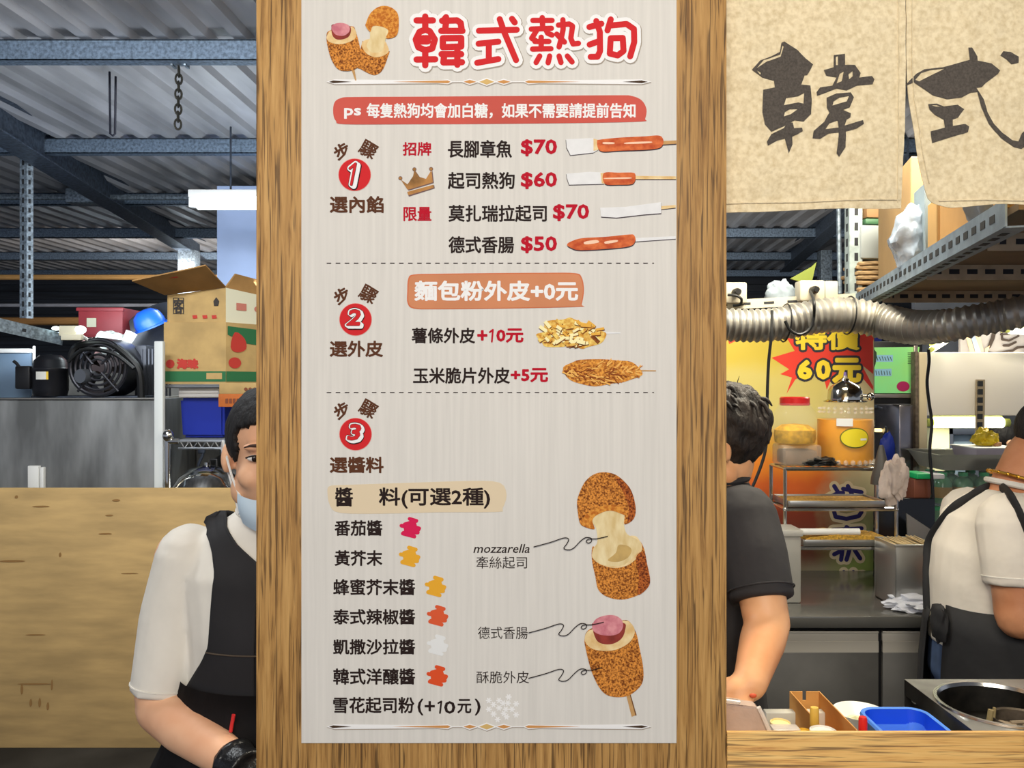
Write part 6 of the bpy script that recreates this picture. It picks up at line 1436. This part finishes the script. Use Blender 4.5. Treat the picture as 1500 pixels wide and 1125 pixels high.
def handshape(b, wrist, d, nrm, side, curl=.5, s=1.0, spread=.18):
    """five-fingered hand: d finger direction, nrm the palm's facing, side = direction of the thumb"""
    wrist = Vector(wrist); d = Vector(d).normalized(); nrm = Vector(nrm); nrm = (nrm-d*nrm.dot(d)).normalized(); a = d.cross(nrm).normalized()
    if a.dot(Vector(side)) < 0: a = -a
    pc = wrist+d*.05*s
    M = Matrix((a, d, nrm)).transposed().to_4x4(); M.translation = pc
    t = BM(); bmesh.ops.create_icosphere(t, subdivisions=3, radius=1); bmesh.ops.scale(t, vec=(.041*s, .052*s, .0155*s), verts=t.verts); bmesh.ops.transform(t, matrix=M, verts=t.verts); merge(b, t)
    seg(b, wrist-d*.01, wrist+d*.03*s, .026*s, .026*s)
    for k, (off, L, r) in enumerate(((.029, .072, .0088), (.0098, .08, .0092), (-.0096, .074, .0088), (-.0275, .058, .0078))):
        p = wrist+d*(.09-abs(off-.01)*.25)*s+a*off*s; ang = curl*.5; dd = d+a*(off*spread*14)*.3; dd.normalize(); pts = [p-d*.02*s, p]
        for j, f in enumerate((.45, .31, .24)):
            v = dd*math.cos(ang)+nrm*math.sin(ang); p = p+v*L*f*s; pts.append(p); ang += curl*(.9 if j == 0 else .6)
        chain(b, pts, [r*s*1.05, r*s, r*s*.94, r*s*.86, r*s*.74])
    p = wrist+d*.022*s+a*.024*s; v = (d*.62+a*.72+nrm*.3).normalized(); q = p+v*.042*s; v2 = (d*.85+a*.32+nrm*.45).normalized(); q2 = q+v2*.032*s; chain(b, [p, q, q2, q2+(v2+nrm*.2).normalized()*.022*s], [.0145*s, .0115*s, .0102*s, .0082*s])
def legs(b, hx, hy, hz, yaw=0.0, w=.09, r=.085, step=0.0, foot=(0, -1)):
    for s in (-1, 1):
        dx, dy = math.cos(yaw)*w*s, math.sin(yaw)*w*s
        k = Vector((hx+dx*1.02, hy+dy*1.02, hz*.53)); an = Vector((hx+dx*1.05, hy+dy*1.05, .09))
        chain(b, [(hx+dx, hy+dy, hz), k, an], [r, r*.68, r*.5])
def shoes(parent, hx, hy, yaw, fdir, w=.09):
    for s in (-1, 1):
        b = BM(); c = Vector((hx+math.cos(yaw)*w*s*1.05, hy+math.sin(yaw)*w*s*1.05, 0)); f = Vector((fdir[0], fdir[1], 0))
        chain(b, [c-f*.04+Vector((0, 0, .045)), c+f*.06+Vector((0, 0, .04)), c+f*.15+Vector((0, 0, .03))], [.044, .042, .03]); chain(b, [c+Vector((0, 0, .05)), c+Vector((0, 0, .1))], [.045, .05])
        me = remesh(b, .01, 2)
        for v in me.vertices: v.co.z = max(v.co.z, .002)
        finish('shoe', me, black, parent, 3.2)

# ---------------------------------------------------------------- the woman left of the pillar
K = 1.46/F
wo = thing('person', 'person in white tee and black apron half hidden by the pillar, mask under chin', 'person', (-.435, .27, 0))
H = Matrix.Translation(P(394, 660, 1.46)+Vector((0, .01, -.0))) @ Euler((.1, 0, .34)).to_matrix().to_4x4() @ Matrix.Scale(.96, 4)
b = BM(); headshape(b, H)
cxw = -.43
seg(b, (cxw, .285, 1.41), (cxw, .3, 1.32), .05, .054)
loft(b, [(cxw, .29, .84, .15, .1), (cxw, .285, 1.0, .125, .085), (cxw, .285, 1.15, .14, .09), (cxw, .29, 1.27, .16, .085), (cxw, .295, 1.335, .11, .06), (cxw, .297, 1.37, .055, .05)])
sh_, el, wr = Vector((-.596, .285, 1.29)), Vector((-.63, .262, 1.022)), Vector((-.432, .104, .99))
chain(b, [sh_, (sh_+el)/2, el+Vector((0, 0, .02))], [.05, .044, .042]); chain(b, [el, el.lerp(wr, .35), wr], [.041, .043, .028])
hd = (wr-el).normalized(); handshape(b, wr, hd+Vector((.5, 1.2, -.3)), Vector((.3, .2, -1)), Vector((.5, -.6, .3)), .7, .95)
sh2, el2, wr2 = Vector((-.264, .285, 1.29)), Vector((-.225, .28, 1.03)), Vector((-.31, .15, .98))
chain(b, [sh2, (sh2+el2)/2, el2], [.05, .044, .04]); chain(b, [el2, el2.lerp(wr2, .35), wr2], [.041, .043, .028]); handshape(b, wr2, (wr2-el2).normalized()+Vector((-.4, 1.2, -.3)), Vector((-.3, .2, -1)), Vector((-.5, -.6, .3)), .7, .95)
legs(b, cxw, .29, .84, 0, .08, .08)
flesh('body', b, .0058, skin, wo, 5)
facebits(H, wo)
def keepw(c):
    if c.z < -.055: return False
    if c.y < -.02-.0 and c.z < .062-.25*max(0, abs(c.x)-.03)*1.5 and c.y < -.03+(.062-c.z)*.02+.0: 
        return abs(c.x) > .064 and c.y > -.045 and c.z > -.02
    if abs(c.x) > .045 and c.z < -.006 and c.y < .03: return False
    return True
hairshell(H, wo, darkhair, keepw, (.081, .101, .093), .03, 4)
b = BM(); ball(b, H @ Vector((0, .125, .05)), (.042, .034, .04)); hb = obj('hair_bun', b, darkhair, wo)
# mask under the chin with its ear loops
b = BM(); g = []
n = 16
for j in range(7):
    v = j/6; row = []
    for i in range(n+1):
        a = -1.25+2.5*i/n; rx = .063+.004*math.sin(v*PI); ry = .062+.014*math.sin(v*PI)
        z = -.068-.055*v+.012*math.cos(a*1.2)*(1-v)*-.6-.02*(1-abs(math.sin(a)))*v
        row.append(b.verts.new(H @ Vector((rx*math.sin(a)*(1-.16*v), -.03-ry*math.cos(a)*(1-.1*v), z))))
    g.append(row)
for j in range(6):
    for i in range(n): b.faces.new((g[j][i], g[j][i+1], g[j+1][i+1], g[j+1][i]))
bmesh.ops.recalc_face_normals(b, faces=b.faces[:]); bmesh.ops.solidify(b, geom=b.faces[:], thickness=.002)
mk = obj('face_mask', b, mat('pale blue mask', (206, 226, 240), .8, 0, .04, 20), wo)
for s in (-1, 1):
    b = BM(); tube(b, spline([H @ Vector(p) for p in ((s*.055, -.045, -.075), (s*.068, -.02, -.045), (s*.079, .002, -.005), (s*.084, .02, .016), (s*.084, .034, -.01), (s*.07, .02, -.06), (s*.056, -.035, -.11))], 5), .0022, 6); obj('ear_loop', b, white, mk)
# tee shirt
b = BM()
loft(b, [(cxw, .29, .9, .165, .118), (cxw, .29, 1.0, .15, .108), (cxw, .285, 1.15, .155, .11), (cxw, .29, 1.26, .178, .1), (cxw, .295, 1.325, .145, .075), (cxw, .297, 1.36, .085, .066), (cxw, .297, 1.374, .066, .06)])
e2 = el.lerp(sh_, .1); chain(b, [sh_+Vector((.012, 0, 0)), sh_.lerp(el, .4), e2], [.059, .058, .054], True)
e3 = el2.lerp(sh2, .1); chain(b, [sh2+Vector((-.01, 0, 0)), sh2.lerp(el2, .4), e3], [.062, .061, .056], True)
sm = remesh(b, .006, 3)
shirt = finish('tee_shirt', sm, whitecloth, wo, 3.2)
b = BM(); n = 30; tube(b, [Vector((cxw+.064*math.sin(2*PI*i/n), .296-.062*math.cos(2*PI*i/n), 1.374-.012*math.cos(2*PI*i/n))) for i in range(n+1)], .0085, 8, False); obj('collar', b, whitecloth, shirt)
for (s1, e1) in ((sh_, e2), (sh2, e3)):
    b = BM(); ax = (e1-s1).normalized(); u = ax.cross(Vector((0, 1, 0))).normalized(); v = ax.cross(u); tube(b, [e1-ax*.014+u*(.0545*math.cos(2*PI*i/24))+v*(.0545*math.sin(2*PI*i/24)) for i in range(25)], .0016, 5, False); obj('sleeve_hem', b, whitecloth, shirt)
# apron: bib laid over the shirt, flared skirt below
def bvh_of(objs):
    vs = []; fs = []
    for o in objs:
        k = len(vs); w_ = wloc(o); vs += [v.co+w_ for v in o.data.vertices]; fs += [[i+k for i in p.vertices] for p in o.data.polygons]
    return BVHTree.FromPolygons(vs, fs)
tree = bvh_of([shirt])
def drape(rows, front=True, off=.007, n=26, fb=None):
    """rows: (z, xl, xr); the cloth lies on the first thing met from the front (or back)"""
    b = BM(); g = []
    for (z, xl, xr) in rows:
        r_ = []
        for i in range(n+1):
            x = xl+(xr-xl)*i/n; y0 = -1.0 if front else 1.6; dd = Vector((0, 1 if front else -1, 0))
            h = tree.ray_cast(Vector((x, y0, z)), dd)
            y = h[0].y if h[0] is not None else (fb if fb is not None else .29)
            r_.append(b.verts.new((x, y-(off if front else -off), z)))
        g.append(r_)
    for j in range(len(g)-1):
        for i in range(n): b.faces.new((g[j][i], g[j][i+1], g[j+1][i+1], g[j+1][i]))
    for _ in range(3): bmesh.ops.smooth_vert(b, verts=[v for v in b.verts if not v.is_boundary], factor=.5, use_axis_x=False, use_axis_y=True, use_axis_z=False)
    bmesh.ops.recalc_face_normals(b, faces=b.faces[:]); bmesh.ops.solidify(b, geom=b.faces[:], thickness=.003)
    return b
def kf_(py): return K*(.945+.03*max(0, min(1, (850-py)/90)))
def wx(px, py=900): return (px-750)*kf_(py)
def wz(py): return 1.6-(py-562.5)*kf_(py)
def interp(tab, v):
    for (a, x), (c, y) in zip(tab, tab[1:]):
        if a <= v <= c: return x+(y-x)*(v-a)/(c-a)
    return tab[0][1] if v < tab[0][0] else tab[-1][1]
Lt = [(757, 300), (765, 284), (776, 279), (795, 295), (812, 304), (843, 309), (884, 307), (949, 304), (973, 292), (1004, 270), (1045, 240)]
Nt = [(757, 314), (775, 326), (800, 345), (825, 374)]
ys = [1045-(1045-826)*i/18 for i in range(19)]
mid = 2*cxw
ysall = [1045-(1045-757)*i/34 for i in range(35)]
b = BM()
for front in (True, False):
    for side in (0, 1):
        rows = []
        for y in ysall:
            l = wx(interp(Lt, y), y); r_ = min(cxw, wx(interp(Nt, y), y)) if y < 826 else cxw
            rows.append((wz(y), l, r_) if side == 0 else (wz(y), mid-r_, mid-l))
        merge(b, drape(rows, front, n=16))
sk = BM(); prevg = None; n = 48
for k, (z, rx, ry) in enumerate(((1.08, .168, .124), (1.03, .18, .134), (.97, .19, .132), (.9, .222, .15), (.75, .25, .175), (.5, .262, .18))):
    g = [sk.verts.new((cxw+rx*math.cos(2*PI*i/n)*(1+.02*k*math.sin(i*2.1)*.5), .288+ry*math.sin(2*PI*i/n)*(1+.02*k*math.sin(i*1.7)*.5), z)) for i in range(n)]
    if prevg: bridge(sk, prevg, g)
    prevg = g
bmesh.ops.solidify(sk, geom=sk.faces[:], thickness=.003); merge(b, sk)
ap = obj('apron', b, mat('black apron cloth', (36, 34, 36), .8, 0, .2, 9, bump=.3, bscale=10), wo, ang=3.2)
b = BM(); tube(b, [Vector((x, tree.ray_cast(Vector((x, -1, wz(958))), Vector((0, 1, 0)))[0].y-.012, wz(957))) for x in [wx(300)+(mid-2*wx(300))*i/24 for i in range(25)]], .0014, 6); obj('waist_seam', b, mat('dark seam', (78, 66, 54), .8), ap)
b = BM(); q = Vector((wx(349), .142, wz(1058))); tube(b, [q, q+Vector((.005, 0, .028))], .003, 8); obj('red_pen', b, mat('red pen', (214, 50, 50), .4), ap)
# black gloves over the hands
for (w0, e0, sd) in ((wr, el, Vector((.5, -.6, .3))), (wr2, el2, Vector((-.5, -.6, .3)))):
    b = BM(); dd = (w0-e0).normalized(); handshape(b, w0, dd+Vector((.5 if w0 is wr else -.4, 1.2, -.3)), Vector((.3 if w0 is wr else -.3, .2, -1)), sd, .7, 1.03)
    chain(b, [w0-dd*.02, w0+dd*.02], [.034, .034], True); seg(b, w0-dd*.024, w0-dd*.014, .038, .038, round0=False, round1=False)
    flesh('glove', b, .004, mat('black nitrile', (20, 20, 22), .35, bump=.4, bscale=60), wo, 2)
b = BM(); loft(b, [(cxw, .29, .86, .155, .115), (cxw, .29, .78, .165, .115), (cxw, .29, .72, .12, .09)]); legs(b, cxw, .29, .82, 0, .08, .092); flesh('trousers', b, .009, mat('black trousers', (26, 26, 30), .85), wo, 2)
shoes(wo, cxw, .29, 0, (0, -1), .08)

# ---------------------------------------------------------------- the man in black by the pillar
mn = thing('person', 'person in black tee with dark wavy hair bending over the counter by the pillar', 'person', (.40, .56, 0))
hc_ = P(1052, 646, 1.76)
H = Matrix.Translation(hc_+Vector((.0, 0, 0))) @ Euler((0, 0, -PI/2-.38)).to_matrix().to_4x4() @ Euler((.32, 0, 0)).to_matrix().to_4x4()
b = BM(); headshape(b, H)
nk = Vector((.442, .56, 1.372))
seg(b, H @ Vector((0, .012, -.05)), nk, .05, .054)
tx = .395
loft(b, [(tx+.02, .56, .86, .12, .15), (tx+.01, .56, 1.0, .105, .14), (tx, .56, 1.15, .115, .16), (tx+.02, .56, 1.27, .11, .18), (tx+.05, .56, 1.345, .075, .13), (nk.x, .56, 1.385, .055, .06)])
s1 = P(1094, 758, 1.62); e1 = P(1124, 915, 1.53); w1 = P(1098, 1003, 1.43)
chain(b, [s1, s1.lerp(e1, .5), e1], [.056, .047, .042]); chain(b, [e1, e1.lerp(w1, .3), w1], [.041, .041, .029])
handshape(b, w1, Vector((-.75, -.25, -.42)), Vector((.15, .3, -1)), Vector((-.3, .6, .7)), .75, 1.0)
s2 = Vector((tx+.03, .74, 1.32)); e2_ = Vector((tx-.02, .72, 1.06)); w2 = Vector((tx-.18, .5, .99)); chain(b, [s2, e2_, w2], [.055, .042, .029]); handshape(b, w2, (w2-e2_), Vector((0, 0, -1)), Vector((0, -1, 0)), .6)
legs(b, tx+.02, .56, .86, PI/2, .09, .085)
flesh('body', b, .0058, mat('warm skin', (234, 178, 130), .5, 0, .06, 14, c2=(224, 158, 108)), mn, 3)
facebits(H, mn)
def keepm(c):
    if c.z < -.11: return False
    if c.y < -.035 and c.z < .055: return False
    if abs(c.x) > .05 and c.z < -.03 and c.y < .0: return False
    return True
random.seed(12); lk = []
for i in range(80):
    th = rnd(-1.0, 4.1); ph = rnd(.05, 1.25); n_ = Vector((math.cos(th)*math.sin(ph), math.sin(th)*math.sin(ph), math.cos(ph)))
    if n_.y < -.5: continue
    p0 = Vector((n_.x*.082, n_.y*.103+.014, n_.z*.092+.028)); sw = Vector((rnd(-.02, .02), .0+rnd(0, .018), -.022-rnd(0, .02)))
    lk.append(([p0*.97, p0+n_*.008+sw*.4, p0+n_*.004+sw], rnd(.004, .008)))
for i in range(22):
    th = rnd(0, 2*PI); ph = rnd(0, .7); n_ = Vector((math.cos(th)*math.sin(ph), math.sin(th)*math.sin(ph), math.cos(ph))); p0 = Vector((n_.x*.08, n_.y*.1+.014, n_.z*.09+.028)); q_ = Vector((rnd(-1, 1), rnd(-1, 1), .5))*.014
    lk.append(([p0, p0+n_*.012+q_*.5, p0+n_*.016+q_], .0016))
hairm = mat('dark brown hair', (46, 36, 29), .65, 0, .55, 55, (1, 1, .3), bump=.6, bscale=110)
hairshell(H, mn, hairm, keepm, (.085, .106, .096), .09, 5, .014, lk)
b = BM()
loft(b, [(tx+.02, .56, .9, .13, .165), (tx+.015, .56, 1.0, .122, .16), (tx, .56, 1.15, .128, .175), (tx+.015, .56, 1.27, .125, .195), (tx+.05, .56, 1.34, .09, .15), (nk.x+.0, .56, 1.385, .068, .075), (nk.x, .56, 1.396, .06, .064)])
hm = s1.lerp(e1, .78); chain(b, [s1+Vector((-.004, .008, .0)), s1.lerp(e1, .35), hm], [.066, .064, .06], True); hm2 = s2.lerp(e2_, .75); chain(b, [s2, s2.lerp(e2_, .4), hm2], [.068, .064, .06], True)
ts = flesh('tee_shirt', b, .006, mat('black jersey', (50, 48, 49), .85, 0, .15, 10, bump=.4, bscale=12), mn, 3)
b = BM(); ax = (hm-s1).normalized(); u = ax.cross(Vector((0, 1, 0))).normalized(); v = ax.cross(u); tube(b, [hm-ax*.02+u*(.0625*math.cos(2*PI*i/24))+v*(.0625*math.sin(2*PI*i/24)) for i in range(25)], .0018, 5, False); obj('sleeve_hem', b, mat('black jersey', (50, 48, 49)), ts)
b = BM(); n = 24; tube(b, [Vector((nk.x+.062*math.cos(2*PI*i/n), .56+.066*math.sin(2*PI*i/n), 1.396+.006*math.cos(2*PI*i/n))) for i in range(n+1)], .007, 8, False); obj('collar', b, mat('black jersey', (50, 48, 49)), ts)
b = BM(); loft(b, [(tx+.02, .56, .92, .13, .16), (tx+.02, .56, .8, .135, .165), (tx+.02, .56, .74, .09, .12)]); legs(b, tx+.02, .56, .84, PI/2, .09, .098); flesh('trousers', b, .009, mat('black trousers', (26, 26, 30)), mn, 2)
shoes(mn, tx+.02, .56, PI/2, (-1, 0))
b = BM(); q = P(1103, 1019, 1.385); ball(b, q, (.0065, .004, .004), sub=2); obj('red_mark', b, mat('red mark', (206, 84, 48), .6), mn)

# ---------------------------------------------------------------- the man in white at the right edge
D = 2.1; m2 = thing('person', 'person in white tee, gold chain and black apron at right picture edge', 'person', (1.21, .9, 0))
hcc = P(1548, 650, D); 
H = Matrix.Translation(hcc) @ Euler((0, 0, PI/2-.35)).to_matrix().to_4x4() @ Euler((.5, 0, 0)).to_matrix().to_4x4()
b = BM(); headshape(b, H)
nb = P(1484, 722, D)
seg(b, H @ Vector((0, .035, -.05)), nb+Vector((0, 0, -.01)), .06, .064)
hp = P(1456, 950, D); ch = P(1462, 800, D)
loft(b, [(hp.x, .9, .86, .13, .17), (hp.x, .9, 1.0, .125, .165), (ch.x, .9, 1.16, .13, .175), (ch.x+.015, .9, 1.25, .115, .18), (nb.x-.01, .9, 1.31, .07, .12), (nb.x, .9, 1.335, .055, .06)])
s1 = P(1484, 768, 1.93); e1 = P(1492, 905, 1.9); w1 = P(1600, 900, 1.86)
chain(b, [s1, s1.lerp(e1, .5), e1], [.062, .055, .05]); chain(b, [e1, e1.lerp(w1, .35), w1], [.05, .05, .032]); handshape(b, w1, (w1-e1), Vector((0, .2, -1)), Vector((.2, 1, .2)), .6)
s2 = Vector((ch.x+.03, 1.09, 1.24)); e2_ = Vector((ch.x+.08, 1.1, 1.0)); w2 = Vector((ch.x+.28, 1.0, 1.0)); chain(b, [s2, e2_, w2], [.06, .048, .032]); handshape(b, w2, (w2-e2_), Vector((0, 0, -1)), Vector((0, -1, 0)), .6)
legs(b, hp.x, .9, .86, PI/2, .1, .09)
flesh('body', b, .0065, mat('tanned skin', (214, 150, 108), .5, 0, .06, 14, c2=(198, 130, 88)), m2, 3)
facebits(H, m2)
def keepr(c):
    if c.z < -.085+(.03 if abs(c.x) > .05 else 0): return False
    if c.y < -.04 and c.z < .06: return False
    if abs(c.x) > .05 and c.z < -.02 and c.y < .03: return False
    return True
hairshell(H, m2, mat('short black hair', (34, 28, 27), .7, 0, .3, 80, bump=.3, bscale=220), keepr, (.0775, .0985, .088), .01, 6, .006)
b = BM()
loft(b, [(hp.x-.002, .9, .93, .142, .185), (hp.x-.0, .9, 1.0, .14, .18), (ch.x-.005, .9, 1.1, .145, .19), (ch.x, .9, 1.18, .14, .195), (ch.x+.012, .9, 1.26, .122, .19), (nb.x-.008, .9, 1.305, .088, .14), (nb.x, .9, 1.33, .07, .078)])
hm = s1.lerp(e1, .66); chain(b, [s1+Vector((0, .006, 0)), s1.lerp(e1, .35), hm], [.078, .075, .07], True); hm2 = s2.lerp(e2_, .6); chain(b, [s2, hm2], [.074, .068], True)
ts = flesh('tee_shirt', b, .0065, mat('warm white cotton', (232, 222, 206), .9, 0, .05, 8, bump=.6, bscale=10), m2, 3)
b = BM(); ax = (hm-s1).normalized(); u = ax.cross(Vector((0, 1, 0))).normalized(); v = ax.cross(u); tube(b, [hm-ax*.02+u*(.0705*math.cos(2*PI*i/24))+v*(.0705*math.sin(2*PI*i/24)) for i in range(25)], .0018, 5, False); obj('sleeve_hem', b, whitecloth, ts)
b = BM(); n = 26; tube(b, [Vector((nb.x+.01+.066*math.cos(2*PI*i/n), .9+.07*math.sin(2*PI*i/n), 1.34+.014*math.cos(2*PI*i/n+PI))) for i in range(n+1)], .008, 8, False); obj('collar', b, whitecloth, ts)
tree = bvh_of([ts])
def stick_on(px, py, off=.004):
    o = Vector((0, -1.2, 1.6)); d_ = (P(px, py, 2.0)-o).normalized(); h = tree.ray_cast(o, d_)
    return (h[0]+h[1]*off) if h[0] is not None else None
def strap(pts, w, name):
    q = [stick_on(*p) for p in pts]; q = [p for p in q if p is not None]
    if len(q) < 2: return
    b = BM(); tube(b, spline(q, 6), w, 8, rv=.0025); return b
# apron: skirt around the hips, bib at the chest, straps over the shoulder and back
bp = BM(); prevg = None; n = 48; apm = mat('black work apron', (34, 33, 34), .75, 0, .25, 8, bump=.5, bscale=9)
for k, (z, cx_, rx, ry, yo) in enumerate(((1.055, hp.x-.0, .148, .19, 0), (.98, hp.x+.0, .155, .2, 0), (.88, hp.x+.004, .168, .212, 0), (.7, hp.x+.01, .18, .225, 0), (.45, hp.x+.01, .185, .23, 0))):
    g = []
    for i in range(n):
        a = -2.93+5.86*i/(n-1); g.append(bp.verts.new((cx_+rx*math.cos(a), .9+ry*math.sin(a), z+.03*(1-math.cos(a))*.0+(.028*math.cos(a) if k == 0 else 0)+.03*(k == 0)*(a/2.55)*-.5)))
    if prevg:
        for i in range(n-1): bp.faces.new((prevg[i], prevg[i+1], g[i+1], g[i]))
    prevg = g
bib = []
for j in range(8):
    z = 1.07+.18*j/7; w_ = 1.0-.35*j/7; row = []
    for i in range(15):
        a = (-1+2*i/14)*w_; h = tree.ray_cast(Vector((ch.x+.02, .9, z)), Vector((math.cos(a), math.sin(a), 0)))
        q = (h[0]+Vector((math.cos(a), math.sin(a), 0))*.006) if h[0] is not None else Vector((ch.x+.16*math.cos(a), .9+.16*math.sin(a), z)); row.append(bp.verts.new(q))
    bib.append(row)
for j in range(7):
    for i in range(14): bp.faces.new((bib[j][i], bib[j][i+1], bib[j+1][i+1], bib[j+1][i]))
bmesh.ops.recalc_face_normals(bp, faces=bp.faces[:]); bmesh.ops.solidify(bp, geom=bp.faces[:], thickness=.003)
apo = obj('apron', bp, apm, m2, ang=3.2)
def strapline(px_pts, w, name):
    q = []
    for (px, py) in px_pts:
        h = None
        for k in range(30):
            h = stick_on(px+k*1.5, py+k*.4)
            if h is not None: break
        if h is not None: q.append(h)
    b = BM(); tube(b, spline(q, 5), w, 8, rv=.006); return obj(name, b, apm, apo)
strapline([(1512, 800), (1500, 770), (1490, 745), (1477, 724), (1462, 714), (1444, 717), (1424, 729), (1396, 748), (1346, 785), (1342, 820), (1340, 850), (1338, 885)], .012, 'shoulder_strap')
b = BM(); n = 40
pts = [Vector((nb.x+.018+.071*math.cos(2*PI*i/n), .9+.073*math.sin(2*PI*i/n), 1.356+.022*math.cos(2*PI*i/n+PI))) for i in range(n+1)]
tube(b, pts, .004, 6, False)
for p in pts[::2]: ball(b, p, .0055, sub=1)
obj('gold_chain', b, mat('gold', (226, 170, 60), .25, .9), m2)
jm = mat('blue jeans', (72, 92, 126), .85, 0, .25, 14)
b = BM(); loft(b, [(hp.x, .9, .98, .138, .178), (hp.x, .9, .85, .145, .185), (hp.x, .9, .77, .1, .14)]); legs(b, hp.x, .9, .86, PI/2, .1, .105); flesh('jeans', b, .009, jm, m2, 2)
b = BM(); t = blob((hp.x-.16, .86, 1.0), (.018, .03, .045), 3, .3, 2, 50); merge(b, t); obj('apron_bow', b, apm, apo)
shoes(m2, hp.x, .9, PI/2, (1, 0), .1)

# ---------------------------------------------------------------- far person in the kitchen
D = 5.0; fp_ = thing('person', 'small distant person with short dark hair in profile under the tube lamp', 'person', (3.0, 3.8, 0))
H = Matrix.Translation(P(1472, 645, D)) @ Euler((0, 0, PI/2)).to_matrix().to_4x4() @ Euler((.1, 0, 0)).to_matrix().to_4x4() @ Matrix.Scale(.92, 4)
b = BM(); headshape(b, H); c = H.translation
seg(b, H @ Vector((0, .02, -.07)), (c.x-.02, c.y, c.z-.19), .052, .058)
loft(b, [(c.x-.05, c.y, .72, .12, .16), (c.x-.05, c.y, .9, .11, .15), (c.x-.03, c.y, c.z-.3, .11, .17), (c.x-.02, c.y, c.z-.2, .08, .14), (c.x-.02, c.y, c.z-.165, .05, .06)])
for s in (-1, 1):
    chain(b, [(c.x-.02, c.y+s*.18, c.z-.24), (c.x+.03, c.y+s*.2, c.z-.46), (c.x+.24, c.y+s*.12, c.z-.44)], [.052, .042, .03]); handshape(b, (c.x+.24, c.y+s*.12, c.z-.44), (1, -s*.2, 0), (0, 0, -1), (0, -s, 0), .6)
legs(b, c.x-.05, c.y, .74, PI/2, .09, .08)
flesh('body', b, .008, skin, fp_, 2); facebits(H, fp_)
hairshell(H, fp_, darkhair, keepm, (.081, .101, .094), .04, 5, .012)
b = BM(); loft(b, [(c.x-.05, c.y, .74, .13, .17), (c.x-.05, c.y, .9, .125, .165), (c.x-.03, c.y, c.z-.3, .125, .185), (c.x-.02, c.y, c.z-.21, .1, .16), (c.x-.02, c.y, c.z-.155, .062, .07)])
for s in (-1, 1): chain(b, [(c.x-.02, c.y+s*.17, c.z-.24), (c.x+.02, c.y+s*.195, c.z-.4)], [.065, .058], True)
flesh('tee_shirt', b, .009, blackcloth, fp_, 2)
b = BM(); loft(b, [(c.x-.05, c.y, .76, .128, .168), (c.x-.05, c.y, .68, .13, .17), (c.x-.05, c.y, .62, .09, .12)]); legs(b, c.x-.05, c.y, .72, PI/2, .09, .09); flesh('trousers', b, .01, mat('black trousers', (26, 26, 30)), fp_, 2)
shoes(fp_, c.x-.05, c.y, PI/2, (1, 0))
